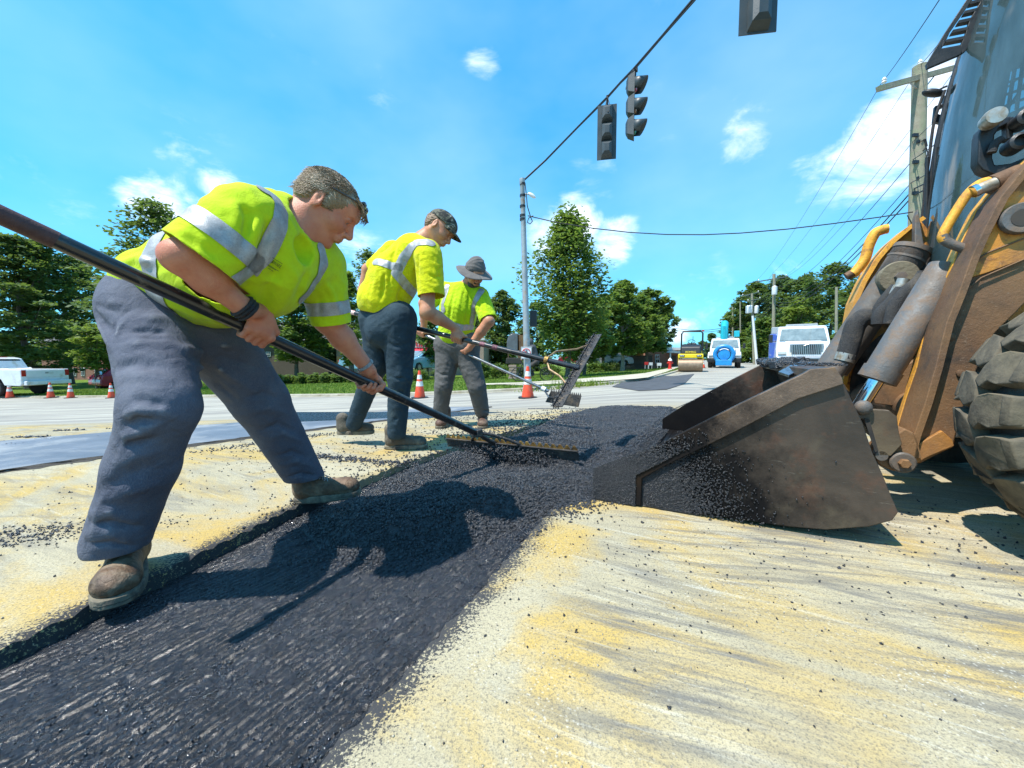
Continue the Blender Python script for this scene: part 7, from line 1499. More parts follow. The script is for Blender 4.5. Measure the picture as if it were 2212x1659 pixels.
# ============================================================ worker 1 (bending in front)
def person1():
    root = thing('person', 'greying bareheaded worker in lime shirt and slate trousers bending over a long rake', 'person', (-1.05, 1.35, 0))
    A = lambda x, y, d: at(x, y, d)
    rodA, rodB = at(0, 464, .83), at(1036, 938, 2.25); rod = (rodB - rodA).normalized()
    def on_rod(px):   # point of the handle axis seen at this photo column
        lo, hi = -1.0, 3.0
        for _ in range(40):
            m = (lo + hi) / 2; p = rodA + (rodB - rodA) * m
            if p.x / p.y * FPX * 1.0 + CX < px * 1.0: lo = m     # pitch is small; refined below
            else: hi = m
        return rodA + (rodB - rodA) * ((lo + hi) / 2)
    RR = .0195
    # ---- trousers
    J = SDF(.0055, .035)
    J.cone(A(330, 655, 1.28), A(420, 655, 1.36), .128, .132, .05); J.ell(A(318, 672, 1.25), (.098, .12, .095), None, .04)
    J.cone(A(332, 705, 1.225), A(350, 880, 1.055), .112, .083, .05); J.cone(A(348, 880, 1.055), A(308, 1010, 1.07), .085, .078, .03)
    J.cone(A(308, 1010, 1.07), A(252, 1170, 1.10), .078, .078, .03)
    J.cone(A(445, 705, 1.38), A(562, 865, 1.52), .125, .098, .05); J.cone(A(562, 865, 1.52), A(666, 1042, 1.72), .098, .076, .03)
    J.cone(A(400, 700, 1.32), A(420, 725, 1.33), .12, .10, .05)
    J.cut(A(250, 1192, 1.08), Vector((.02, .03, -1))); J.cut(A(668, 1056, 1.71) , Vector((.30, .1, -1)))
    J.begin()
    for pts, a, s in (
        ([(235, 700), (330, 690), (440, 715), (540, 745)], .013, .016), ([(235, 728), (330, 718), (430, 740)], -.012, .016), ([(235, 765), (300, 745), (400, 755), (470, 770)], .014, .016),
        ([(225, 742), (300, 730), (360, 735)], -.009, .012), ([(240, 800), (300, 785), (360, 800)], -.012, .02), ([(250, 825), (310, 812), (380, 830)], .010, .018),
        ([(262, 900), (300, 885), (350, 890), (400, 910)], .014, .014), ([(265, 925), (300, 905), (345, 912)], -.016, .014), ([(258, 945), (300, 935), (360, 905)], .013, .013), ([(250, 965), (300, 955), (350, 940)], -.010, .014),
        ([(285, 860), (320, 865), (370, 890)], -.010, .014), ([(240, 1010), (290, 985), (350, 970)], .008, .018), ([(215, 1060), (270, 1030), (340, 1000)], -.008, .02), ([(225, 1085), (285, 1060), (350, 1035)], .008, .018),
        ([(190, 1110), (240, 1105), (310, 1120)], .016, .014), ([(190, 1130), (245, 1128), (312, 1140)], -.014, .012), ([(180, 1152), (240, 1150), (318, 1158)], .014, .013), ([(185, 1172), (240, 1172), (305, 1178)], -.010, .010),
        ([(230, 1060), (212, 1110), (200, 1180)], .007, .010), ([(255, 690), (250, 800), (285, 900), (255, 1000), (225, 1090)], .004, .008),
        ([(410, 790), (480, 800), (560, 850)], .012, .014), ([(415, 800), (470, 830), (520, 870)], -.012, .012), ([(415, 812), (460, 850), (505, 900)], .010, .012), ([(410, 770), (480, 770), (570, 800)], -.009, .014),
        ([(420, 760), (500, 745), (570, 770)], .010, .016), ([(520, 860), (570, 850), (625, 870)], -.009, .016), ([(530, 890), (580, 880), (630, 900)], .009, .016), ([(560, 930), (600, 915), (645, 935)], -.009, .014),
        ([(570, 950), (610, 935), (655, 955)], .010, .014), ([(590, 985), (630, 975), (670, 990)], -.008, .013), ([(600, 1005), (640, 995), (685, 1012)], .011, .013), ([(615, 1030), (650, 1022), (695, 1030)], -.009, .011),
        ([(205, 690), (225, 735), (245, 760)], .009, .012), ([(200, 660), (225, 700), (250, 720)], -.009, .012), ([(300, 660), (250, 700), (240, 730)], -.008, .008), ([(307, 668), (257, 706), (246, 740)], .006, .007),
        ([(200, 640), (230, 650), (280, 660)], .008, .010), ([(200, 655), (225, 665), (270, 680)], -.006, .009)):
        J.pstroke(pts, a * (1.5 if a > 0 else 1.0), s * .8)
    J.fn(lambda x, y, z: .0007 * np.sin(x * 60 + 7 * np.sin(z * 14)) * np.sin(z * 75 + 6 * np.sin(y * 18 + x * 9)))
    P, F = J.mesh(); o, P = add_skin_obj('trousers', P, F, M_JEAN1, root, 1); J1 = o
    Nn = vnormals(P, F)
    # ---- shirt
    S = SDF(.0055, .04)
    S.cone(A(345, 618, 1.28), A(450, 604, 1.29), .122, .150, .05); S.cone(A(450, 600, 1.29), A(560, 535, 1.29), .152, .168, .05)
    S.ell(A(500, 620, 1.24), (.15, .14, .12), None, .05)
    S.cone(A(560, 545, 1.24), A(640, 560, 1.36), .165, .120, .05); S.ell(A(575, 600, 1.25), (.12, .10, .085), None, .06)
    S.cone(A(520, 480, 1.16), A(600, 478, 1.28), .085, .075, .06); S.cone(A(620, 480, 1.30), A(690, 565, 1.45), .065, .07, .06)
    S.cone(A(540, 478, 1.135), A(425, 570, 1.03), .098, .098, .03)                # near sleeve
    S.cone(A(690, 575, 1.44), A(700, 615, 1.46), .083, .078, .05); S.cone(A(700, 615, 1.46), A(716, 700, 1.50), .078, .072, .02)   # far sleeve
    S.ell(A(592, 642, 1.27), (.06, .055, .05), None, .05)
    # hems: lower hem of the shirt, cuffs, neck opening
    hem = (A(500, 700, 1.22) - A(222, 585, 1.28)); hn = Vector((0, 1, 0)).cross(hem).normalized()
    if hn.z > 0: hn = -hn
    S.cut(A(300, 660, 1.2), hn)
    S.begin(); 
    S.cone(A(640, 495, 1.29), A(690, 450, 1.27), .062, .075, .006, sub=True)  # neck opening
    S.ell(A(655, 540, 1.22), (.038, .045, .045), None, .006, True)
    e1 = V3(A(430, 553, 1.02)); ca, cb = V3(A(362, 509, 1.0)), V3(A(497, 601, 1.03)); sd = np.cross(cb - ca, V3(A(430, 553, 1.02)) - V3((0, 0, CAMZ + .12))); sd /= np.linalg.norm(sd); sd = sd if sd[2] < 0 else -sd
    e2 = V3(A(716, 700, 1.5)); s2 = V3(A(700, 615, 1.46)); sd2 = (e2 - s2) / np.linalg.norm(e2 - s2)
    CUF1 = e1; CUF2 = e2 - sd2 * .004
    def cuffs(x, y, z):   # hollow out each sleeve end so that it opens round the arm
        d1 = ((x - CUF1[0]) * sd[0] + (y - CUF1[1]) * sd[1] + (z - CUF1[2]) * sd[2])
        return np.zeros_like(d1)
    S.begin()
    for pts, a, s in (
        ([(560, 470), (545, 520), (515, 590)], .012, .016), ([(585, 470), (565, 530), (530, 600)], -.011, .016), ([(520, 440), (535, 470), (525, 540)], -.012, .014), ([(500, 430), (515, 470), (505, 530)], .010, .014),
        ([(600, 480), (580, 550), (545, 620)], .007, .014), ([(610, 560), (580, 620), (560, 680)], -.010, .018), ([(640, 580), (615, 640), (600, 672)], .008, .014),
        ([(665, 575), (650, 620), (640, 650)], -.010, .014), ([(300, 570), (360, 620), (450, 660)], -.010, .018), ([(280, 585), (340, 640), (430, 685)], .010, .016), ([(260, 600), (320, 645), (390, 680)], -.008, .012),
        ([(420, 610), (470, 650), (520, 680)], .010, .018), ([(470, 600), (520, 650), (560, 675)], -.010, .018), ([(240, 575), (300, 560), (360, 575)], .007, .016), ([(700, 600), (720, 640), (735, 690)], .006, .012), ([(680, 600), (690, 650), (690, 690)], -.006, .012),
        ([(650, 600), (665, 640), (672, 690)], .005, .010), ([(390, 500), (430, 530), (480, 570)], -.006, .016), ([(400, 480), (450, 500), (500, 540)], .006, .014), ([(560, 600), (590, 610), (620, 625)], .006, .012)):
        S.pstroke(pts, a * 1.5, s * .85)
    S.fn(lambda x, y, z: .0022 * np.sin(x * 48 + 6 * np.sin(z * 17)) * np.sin(z * 52 + 5 * np.sin(y * 22 + x * 11)))
    def sleeve_open(pc, sdv, R_):
        # subtract a slightly narrower core past the cuff and cut the end flat
        S.ops.append(('cutlocal', pc, sdv, R_))
    P, F = S.mesh(); P = smooth_np(P, F, 1, .4)
    # trim the sleeve ends (open cloth tubes)
    d1 = (P - CUF1) @ sd; r1 = np.linalg.norm(P - e1, axis=1); f1 = np.where(r1 < .155, d1, -1.)
    P, F = clip(P, F, f1); d2 = (P - CUF2) @ sd2; r2 = np.linalg.norm(P - e2, axis=1); f2 = np.where(r2 < .13, d2, -1.)
    P, F = clip(P, F, f2)
    Nn = vnormals(P, F)
    shirt = link_mesh('shirt', np_mesh('shirt', P, F), M_SHIRT1, root, smooth=True)
    md = shirt.modifiers.new('cloth', 'SOLIDIFY'); md.thickness = .004; md.offset = -1
    # reflective tape
    def band(name, c, n, w_, extra=None, lift=.0032):
        n = V3(Vector(n).normalized()); f = np.abs((P - V3(c)) @ n) - w_ / 2
        fl = [f] + (extra or []); return patch(name, P, F, Nn, fl, M_TAPE, shirt, lift)
    near = lambda c, r: np.linalg.norm(P - V3(c), axis=1) - r
    band('sleeve_band', CUF1 - sd * .075, sd, .052, [near(V3(A(445, 520, 1.04)), .135)]); band('sleeve_band', CUF2 - sd2 * .062, sd2, .048, [near(CUF2 - sd2 * .062, .12)])
    wc = A(330, 580, 1.1); wn = (A(560, 535, 1.29) - A(318, 612, 1.28)).normalized(); wn = (wn + Vector((.10, 0, -.28))).normalized()
    far_sl = -((P - V3(e2)) @ V3((-1, 0, 0)) * 0 + np.linalg.norm(P - V3(A(705, 650, 1.47)), axis=1) - .14)
    nsl = -(np.linalg.norm(P - V3(A(470, 515, 1.0)), axis=1) - .15)
    band('waist_band', A(333, 560, 1.15), wn, .052, [far_sl])
    def strap(pix, w_, name='shoulder_band'):
        q = [S.surf(*p) for p in pix]; q = [x for x in q if x is not None]
        f = seg_dist(P, q) - w_ / 2; return patch(name, P, F, Nn, [f], M_TAPE, shirt, .0032)
    strap([(575, 412), (592, 424), (606, 450), (600, 490), (580, 535), (548, 575), (515, 603), (480, 625)], .052)
    strap([(693, 540), (697, 570), (685, 600), (668, 628), (655, 645)], .044)
    # open chest pocket
    pk = [(604, 583), (690, 626), (678, 650), (612, 668), (560, 640)]
    # printed name on the chest
    def decal_text(body, pix_a, pix_b, hgt, mat, par, name='lettering'):
        cu = bpy.data.curves.new(name, 'FONT'); cu.body = body; cu.size = 1; cu.align_x = 'LEFT'; cu.resolution_u = 3
        t = bpy.data.objects.new('tmp', cu); COL.objects.link(t); me = bpy.data.meshes.new_from_object(t.evaluated_get(bpy.context.evaluated_depsgraph_get())); bpy.data.objects.remove(t)
        co = np.zeros(len(me.vertices) * 3); me.vertices.foreach_get('co', co); co = co.reshape(-1, 3)
        x0, x1, y1 = co[:, 0].min(), co[:, 0].max(), co[:, 1].max()
        out = []
        ux, uy = pix_b[0] - pix_a[0], pix_b[1] - pix_a[1]; ln = math.hypot(ux, uy); vx, vy = uy / ln, -ux / ln
        for x, y, z in co:
            s_, t_ = (x - x0) / (x1 - x0), y / y1 * hgt; px, py = pix_a[0] + ux * s_ + vx * t_, pix_a[1] + uy * s_ + vy * t_
            q = S.surf(px, py); q = V3(q if q is not None else A(px, py, 1.15)); q = q + (V3((0, 0, CAMZ)) - q) * .0065; out.append(q)
        me.vertices.foreach_set('co', np.array(out).ravel().astype(np.float32)); me.update(); return link_mesh(name, me, mat, par)
    decal_text('DELAWARE', (576, 562), (605, 580), 7.5, M_INK, shirt)
    for (a, b) in (((580, 551), (610, 570)), ((572, 567), (602, 586)), ((575, 571), (596, 584)), ((579, 579), (590, 586))):
        q1, q2 = S.surf(*a), S.surf(*b)
        if q1 is not None and q2 is not None:
            mid = S.surf((a[0] + b[0]) / 2, (a[1] + b[1]) / 2); lf = lambda q: Vector(q) + (Vector((0, 0, CAMZ)) - Vector(q)) * .0065
            MB().tube([lf(q1), lf(mid), lf(q2)], .0007, 4).build('printed_line', M_INK, shirt)
    # collar rib
    # ---- body: head, neck, arms and hands in one continuous skin
    B = SDF(.0034, .02)
    HC = A(704, 451, 1.335); fw = Vector((.74, .24, -.63)); up = Vector((.62, .12, .78))
    R = basis(fw, up); T = head_ops(B, HC, R, .94)
    B.cone(T(-.035, 0, -.03), A(632, 500, 1.30), .060, .068, .03); B.cone(T(-.01, -.028, -.05), A(640, 525, 1.28), .028, .03, .03); B.cone(T(-.01, .028, -.05), A(655, 530, 1.33), .028, .03, .03)
    B.cone(A(628, 500, 1.29), A(560, 560, 1.29), .07, .13, .05); B.cone(A(560, 560, 1.29), A(400, 610, 1.30), .12, .11, .05)
    B.cone(A(600, 510, 1.27), A(545, 495, 1.17), .06, .055, .05); B.cone(A(640, 530, 1.33), A(690, 585, 1.44), .055, .05, .05)
    # near arm
    el = A(392, 556, 1.0); wr = A(531, 668, 1.13)
    B.cone(A(545, 495, 1.17), el, .052, .038, .03); B.ell(A(371, 547, 1.0), (.024, .024, .022), None, .03)
    up1 = V3(el) * .62 + V3(wr) * .38; B.cone(el, up1, .037, .037, .03); B.cone(up1, wr, .037, .0265, .03, flat=None)
    B.cone(V3(el) + V3((.02, 0, .01)), V3(el) * .6 + V3(wr) * .4 + V3((.02, 0, .012)), .030, .030, .03)
    Rp = rodA + (rodB - rodA) * .0
    def rodpt(px):
        best = min((abs((CX + FPX * (lambda q: q.x / (q.y * math.cos(PITCH) - (q.z - CAMZ) * math.sin(PITCH)))(rodA + (rodB - rodA) * t)) - px), t) for t in np.linspace(-.2, 1.1, 1301))
        return rodA + (rodB - rodA) * best[1]
    h1 = rodpt(552); camd = (Vector((0, 0, CAMZ)) - h1).normalized(); upv = camd.cross(rod).normalized()
    if upv.z < 0: upv = -upv
    wr1 = h1 + upv * .066 + camd * .030 - rod * .012
    B.cone(wr, wr1, .0275, .025, .02, flat=V3(camd), ff=1.25)
    grip(B, h1, rod, upv, camd, 1, RR, 1.0, start=8, wrap=-1, thumb_dir=1, wrist=wr1)
    # far arm
    el2 = A(706, 690, 1.49); h2 = rodpt(797); camd2 = (Vector((0, 0, CAMZ)) - h2).normalized(); upv2 = camd2.cross(rod).normalized()
    if upv2.z < 0: upv2 = -upv2
    wr2 = h2 + upv2 * .052 - camd2 * .022 - rod * .030
    B.cone(A(690, 585, 1.44), el2, .050, .046, .03); m2 = V3(el2) * .65 + V3(wr2) * .35
    B.cone(el2, m2, .045, .042, .03); B.cone(m2, wr2, .042, .027, .03)
    grip(B, h2, rod, upv2, camd2, -1, RR, 1.0, start=150, wrap=1, thumb_dir=1, wrist=wr2)
    bx = [B.bounds()]
    P2, F2 = B.mesh(bx); body, P2 = add_skin_obj('body', P2, F2, M_SKIN1, root, 1)
    # eyes
    for s_ in (-1, 1):
        MB().ball(T(.0800, s_ * .031, .0095), .0125, 16, 10).build('eye', M_EYE, body, smooth=True)
    # hair
    H = SDF(.0026, .02); q_ = lambda c, r, k=.02, sub=False: H.ell(T(*c), tuple(x * .94 for x in r), R, k, sub)
    q_((-.013, 0, .042), (.105, .082, .081)); q_((-.050, 0, .0), (.062, .073, .062), .03); q_((.056, 0, .070), (.044, .056, .028))
    for s_ in (-1, 1): q_((.030, s_ * .056, .040), (.03, .022, .032)); q_((.014, s_ * .069, .008), (.016, .010, .026), .015)
    RI = R.T
    def strands(x, y, z):
        dx, dy, dz = x - HC.x, y - HC.y, z - HC.z
        lx = RI[0, 0] * dx + RI[0, 1] * dy + RI[0, 2] * dz; ly = RI[1, 0] * dx + RI[1, 1] * dy + RI[1, 2] * dz; lz = RI[2, 0] * dx + RI[2, 1] * dy + RI[2, 2] * dz
        a = np.arctan2(lz - .02, np.abs(ly) + .02) + .25 * np.sin(lx * 30 + ly * 14)
        v = .0007 * np.sin(a * 27 + 5 * np.sin(lx * 33) + 18 * ly) + .0012 * np.sin(a * 49 + 50 * lx + 3 * np.sin(lx * 80 + ly * 40))
        return v + .0012 * np.sin(lx * 48 + a * 5 + 30 * ly)
    H.fn(strands)
    q_((.112, 0, -.018), (.070, .10, .068), .01, True); q_((.045, 0, -.062), (.085, .12, .068), .01, True)
    for s_ in (-1, 1): q_((-.016, s_ * .092, .002), (.024, .026, .038), .008, True)
    q_((.02, 0, -.09), (.16, .12, .048), .008, True)
    HP, HF = H.mesh(); link_mesh('hair', np_mesh('hair', HP, HF), M_HAIR1, body, smooth=True)
    lk = MB(); r_ = random.Random(3)
    def shell(x, y): return .042 + .082 * math.sqrt(max(.0, 1 - (x + .013) ** 2 / .0114 - y * y / .0071))
    for i in range(2600):   # locks swept back over the head
        ang = r_.uniform(0, 6.283); rr2 = math.sqrt(r_.random()) * .97; x0 = -.013 + .104 * rr2 * math.cos(ang); y0 = .082 * rr2 * math.sin(ang)
        if x0 > .088: continue
        ln = r_.uniform(.018, .04); q = []
        for t in (0, .4, .75, 1):
            x_, y_ = x0 - ln * t * (.9 if x0 < .05 else -.2) , y0 * (1 + .22 * t) + .004 * math.sin(t * 5 + i); g_ = (x_ + .013) ** 2 / .0114 + y_ * y_ / .0071
            z_ = shell(x_, y_) if g_ < 1 else .042 - (math.sqrt(g_) - 1) * .16; g2 = max(1, math.sqrt(g_)); q.append(T(-.013 + (x_ + .013) / g2 * 1.02, y_ / g2 * 1.02, z_ + .0015 + .0045 * math.sin(t * 3.1) * r_.random()))
        lk.tube(q, [.0007, .0012, .0009, .0002], 3, cap=False)
    for s_ in (-1, 1):
        for i in range(900):  # sides and nape, combed backwards
            x0, z0 = r_.uniform(-.09, .075), r_.uniform(-.02, .075)
            if (x0 > -.04 and z0 < .004) or (abs(x0 + .012) < .026 and z0 < .034) or x0 > .066 and z0 < .03: continue
            yy = .077 * math.sqrt(max(.05, 1 - ((x0 + .013) / .108) ** 2)); q = []
            for t in (0, .5, 1):
                x_ = x0 - .03 * t; z_ = z0 - .012 * t; yv = .0775 * math.sqrt(max(.06, 1 - ((x_ + .02) / .108) ** 2)) * (1 - max(0, z_ - .05) * 4.5); q.append(T(x_, s_ * (yv + .006 + .002 * math.sin(t * 3)), z_))
            lk.tube(q, [.0006, .0011, .0002], 3, cap=False)
    for i in range(60):    # fringe over the forehead
        y0 = r_.uniform(-.058, .052); q = [T(.068, y0, .090 + r_.uniform(-.004, .004)), T(.098, y0, .084 + r_.uniform(-.006, .006)), T(.112 + r_.uniform(-.006, .010), y0, .070), T(.113 + r_.uniform(-.010, .010), y0 * .95, .055 + r_.uniform(-.016, .012))]
        lk.tube(q, [.0020, .0020, .0015, .0003], 4)
    lk.build('loose_hair', M_HAIR1, body)
    for s_ in (-1, 1):     # eyebrows
        MB().tube([T(.090, s_ * .014, .035), T(.0945, s_ * .028, .041), T(.083, s_ * .047, .036)], [.0028, .0034, .0012], 6).build('eyebrow', M_HAIR1, body, smooth=True)
    gl = MB(); gl.tube([T(.0, -.084, .060), T(.05, -.074, .074), T(.085, -.046, .088)], .0028, 6); gl.tube([T(.0, .084, .060), T(.05, .074, .074), T(.085, .046, .088)], .0028, 6)
    for s_ in (-1, 1): gl.ball(T(.092, s_ * .030, .092), (.010, .026, .014), 14, 8, Matrix(R.tolist()))
    g = gl.build('dark_glasses', M_LENS, None, smooth=True); tagobj(g, 'dark wraparound glasses pushed up into the hair of the bending worker', 'glasses')
    # wrist bands
    ax1 = (V3(wr1) - V3(wr)); ax1 /= np.linalg.norm(ax1)
    wb = MB()
    fa = Vector((V3(wr) - V3(up1))).normalized()
    for k_, rr_ in ((-.012, .0335), (-.002, .0325), (.009, .0315)):
        c = Vector(V3(wr)) + fa * k_; _, s_, u_ = frame(fa + Vector((0, .1 * k_ * 10, 0)))
        wb.tube([c + s_ * (math.cos(a) * rr_) + u_ * (math.sin(a) * rr_) for a in np.linspace(0, 2 * math.pi, 25)[:-1]], .0052, 6, closed=True)
    tagobj(wb.build('wristband', M_BLACKCORD, None, smooth=True), 'black braided cord band on the near wrist of the bending worker', 'wristband')
    fa2 = Vector(V3(wr2) - m2).normalized(); wb = MB()
    for k_, rr_ in ((-.022, .0325), (-.028, .0325)):
        c = Vector(V3(wr2)) + fa2 * k_; _, s_, u_ = frame(fa2)
        wb.tube([c + s_ * (math.cos(a) * rr_) + u_ * (math.sin(a) * rr_) for a in np.linspace(0, 2 * math.pi, 25)[:-1]], .0036, 6, closed=True)
    tagobj(wb.build('wristband', M_WHITECORD, None, smooth=True), 'thin grey cord bracelet on the far wrist of the bending worker', 'wristband')
    # boots
    boot('boot', (-1.205, 1.175, 0), (.60, -.80, 0), M_BOOT1, root, .30, 0, 1.05, shaft=.10)
    boot('boot', (-.955, 1.745, 0), (.985, .17, 0), M_BOOT1, root, .29, 4, 1.0, shaft=.04)
    return rodA, rodB, RR
# ============================================================ the two upright workers, the rakes and the cyclist
def finish_shirt(S, hemc, hemn, cuffs, mat, root, solid=.005):
    S.cut(hemc, hemn); P, F = S.mesh(); P = smooth_np(P, F, 1, .4)
    for c, n, r in cuffs:
        c, n = V3(c), V3(Vector(n).normalized()); d = (P - c) @ n; rr = np.linalg.norm(P - c, axis=1); P, F = clip(P, F, np.where(rr < r, d, -1.))
    Nn = vnormals(P, F); o = link_mesh('shirt', np_mesh('shirt', P, F), mat, root, smooth=True); md = o.modifiers.new('cloth', 'SOLIDIFY'); md.thickness = solid; md.offset = -1; return o, P, F, Nn
def strap(S, P, F, Nn, pix, w_, par, name='reflective_band'):
    q = [S.surf(*p) for p in pix]; q = [x for x in q if x is not None]
    return patch(name, P, F, Nn, [seg_dist(P, q) - w_ / 2], M_TAPE, par, .004) if len(q) > 1 else None
def wrinkle(x, y, z, k=1.0): return .0022 * k * np.sin(x * 48 + 6 * np.sin(z * 17)) * np.sin(z * 52 + 5 * np.sin(y * 22 + x * 11)) + .0012 * k * np.sin(x * 95 + z * 40 + 4 * np.sin(y * 40)) * np.sin(z * 88 - y * 60)
def person2():
    A = at; root = thing('person', 'young man in dark jeans, camouflage cap and yellow shirt stooping with a raised rake', 'person', (-.75, 2.8, 0))
    RA, RB, RR = A(745, 671, 3.02), A(1250, 795, 2.42), .017; rod = (RB - RA).normalized()
    J = SDF(.0075, .035); J.cone(A(815, 688, 2.80), A(860, 690, 2.70), .130, .130, .04)
    J.cone(A(816, 715, 2.80), A(812, 790, 2.80), .110, .082, .04); J.cone(A(812, 790, 2.80), A(765, 915, 2.95), .080, .060, .03)
    J.cone(A(862, 715, 2.70), A(864, 815, 2.70), .118, .084, .03); J.cone(A(864, 815, 2.70), A(857, 935, 2.74), .082, .066, .03); J.ell(A(822, 715, 2.68), (.10, .09, .11), None, .05)
    J.cut(A(857, 948, 2.74), Vector((0, .02, -1))); J.begin()
    for pts, a, s in (([(840, 840), (865, 835), (885, 845)], .008, .010), ([(840, 850), (865, 846), (885, 855)], -.008, .009), ([(838, 800), (862, 808), (888, 800)], .008, .010), ([(838, 812), (862, 818), (885, 812)], -.007, .009), ([(838, 885), (858, 878), (880, 886)], .006, .010), ([(838, 920), (856, 915), (878, 922)], .010, .009), ([(836, 908), (856, 904), (878, 908)], -.008, .008),
        ([(785, 800), (805, 812), (825, 805)], .008, .01), ([(780, 835), (795, 842), (812, 838)], -.006, .01), ([(745, 905), (762, 900), (782, 905)], .008, .008), ([(745, 895), (764, 890), (785, 895)], -.007, .008), ([(832, 735), (850, 748), (885, 742)], -.007, .012), ([(835, 725), (830, 740), (832, 780)], -.012, .010), ([(850, 700), (853, 730), (885, 732)], .005, .006), ([(785, 705), (800, 730), (790, 760)], .006, .012)): J.pstroke(pts, a * 1.5, s)
    J.fn(lambda x, y, z: wrinkle(x, y, z, .8)); P, F = J.mesh(); jo, P = add_skin_obj('jeans', P, F, M_JEAN2, root, 1)
    S = SDF(.007, .04); S.cone(A(830, 650, 2.76), A(850, 602, 2.76), .168, .165, .05); S.cone(A(850, 602, 2.76), A(893, 552, 2.74), .165, .145, .05); S.ell(A(800, 650, 2.76), (.07, .12, .12), None, .05)
    S.cone(A(893, 535, 2.70), A(925, 545, 2.62), .075, .085, .05); S.cone(A(926, 560, 2.60), A(932, 640, 2.58), .092, .088, .03); S.cone(A(850, 545, 2.88), A(812, 578, 2.95), .085, .075, .04)
    S.cut(A(905, 508, 2.72), Vector((.75, 0, .66))) if False else None
    S.begin()
    for pts, a, s in (([(860, 520), (845, 570), (838, 640)], -.010, .014), ([(875, 520), (862, 580), (850, 660)], .009, .012), ([(820, 560), (812, 610), (800, 660)], .010, .012), ([(835, 560), (828, 620), (820, 665)], -.009, .012), ([(880, 600), (860, 640), (870, 680)], -.010, .012), ([(890, 590), (880, 630), (885, 680)], .009, .010),
        ([(905, 545), (903, 590), (905, 635)], -.012, .010), ([(920, 560), (945, 575), (955, 570)], .007, .010), ([(915, 590), (940, 600), (956, 595)], -.006, .010), ([(915, 615), (940, 620), (957, 615)], .006, .009), ([(850, 660), (868, 668), (885, 660)], .008, .010), ([(790, 640), (810, 655), (830, 655)], .006, .010), ([(870, 560), (885, 575), (900, 570)], -.007, .010)): S.pstroke(pts, a * 1.6, s)
    S.fn(lambda x, y, z: wrinkle(x, y, z, .8)); h1, h2 = A(770, 668, 2.7), A(886, 696, 2.7); hn = Vector((0, 1, 0)).cross(h2 - h1).normalized(); hn = hn if hn.z < 0 else -hn
    so, P, F, Nn = finish_shirt(S, h1, hn, ((A(932, 640, 2.58), A(932, 660, 2.57) - A(926, 560, 2.60), .14), (A(803, 583, 2.96), (-.8, .1, -.5), .10)), M_SHIRT2, root)
    strap(S, P, F, Nn, [(930, 526), (915, 522), (902, 524), (888, 536), (873, 556), (862, 578), (856, 590), (870, 608), (885, 625), (896, 636)], .062, so); strap(S, P, F, Nn, [(862, 578), (845, 574), (825, 568), (812, 566)], .050, so)
    B = SDF(.0042, .02); HC = A(947, 497, 2.72); R = basis(Vector((.76, -.10, -.62)), Vector((.60, .10, .78))); T = head_ops(B, HC, R, .98)
    B.cone(T(-.03, 0, -.03), A(912, 525, 2.73), .055, .065, .03); B.cone(A(912, 525, 2.73), A(880, 570, 2.76), .07, .11, .04); B.cone(A(900, 545, 2.72), A(924, 562, 2.62), .05, .05, .04)
    el = A(923, 674, 2.56); best = min(((abs(CX + FPX * (q.x / (q.y * math.cos(PITCH) - (q.z - CAMZ) * math.sin(PITCH))) - 990)), t) for t in np.linspace(0, 1, 600) for q in [RA + (RB - RA) * t]); h1 = RA + (RB - RA) * best[1]
    camd = (Vector((0, 0, CAMZ)) - h1).normalized(); upv = camd.cross(rod).normalized(); upv = upv if upv.z > 0 else -upv; wr = h1 + upv * .062 + camd * .025 - rod * .03
    B.cone(A(926, 565, 2.61), el, .052, .047, .03); m_ = V3(el) * .65 + V3(wr) * .35; B.cone(el, m_, .049, .044, .02); B.cone(m_, wr, .044, .028, .02); grip(B, h1, rod, upv, camd, 1, RR, 1.0, start=10, wrap=-1, wrist=wr)
    best = min(((abs(CX + FPX * (q.x / (q.y * math.cos(PITCH) - (q.z - CAMZ) * math.sin(PITCH))) - 806)), t) for t in np.linspace(0, 1, 600) for q in [RA + (RB - RA) * t]); h2 = RA + (RB - RA) * best[1]; wr2 = h2 + upv * .055 + camd * .02
    B.cone(A(850, 550, 2.88), A(795, 582, 2.98), .045, .043, .03); B.cone(A(795, 582, 2.98), A(786, 628, 3.0), .043, .042, .02); B.cone(A(786, 628, 3.0), wr2, .042, .027, .02); grip(B, h2, rod, upv, camd, 1, RR, 1.0, start=10, wrap=-1, wrist=wr2)
    P, F = B.mesh(); bo, P = add_skin_obj('body', P, F, M_SKIN2, root, 1)
    for s_ in (-1, 1): MB().ball(T(.079, s_ * .031, .011), .0130, 12, 8).build('eye', M_EYE, bo, smooth=True)
    H = SDF(.004, .02); H.ell(T(-.030, 0, .030), (.090, .083, .060), R, .02); H.ell(T(-.050, 0, -.005), (.055, .070, .050), R, .02)
    H.fn(lambda x, y, z: .004 * np.sin(x * 130 + 4 * np.sin(z * 90)) * np.sin(z * 150 + 3 * np.sin(y * 100))); H.ell(T(.09, 0, -.03), (.085, .12, .07), R, .01, True); H.ell(T(-.014, .092, .0), (.022, .024, .034), R, .006, True); H.ell(T(-.014, -.092, .0), (.022, .024, .034), R, .006, True)
    HP, HF = H.mesh(); link_mesh('hair', np_mesh('hair', HP, HF), M_HAIR2, bo, smooth=True)
    m, nt, b = newmat('camouflage_cap_cloth'); Pn = N(nt, 'ShaderNodeTexCoord').outputs['Object']; n1 = noise(nt, Pn, 26, 3, .5, 1.2)
    L(nt, ramp(nt, n1, [(.0, (.012, .014, .012)), (.44, (.035, .042, .030)), (.50, (.13, .12, .085)), (.56, (.05, .062, .04)), (.64, (.40, .38, .32))], 'CONSTANT'), b.inputs['Base Color']); b.inputs['Roughness'].default_value = .85
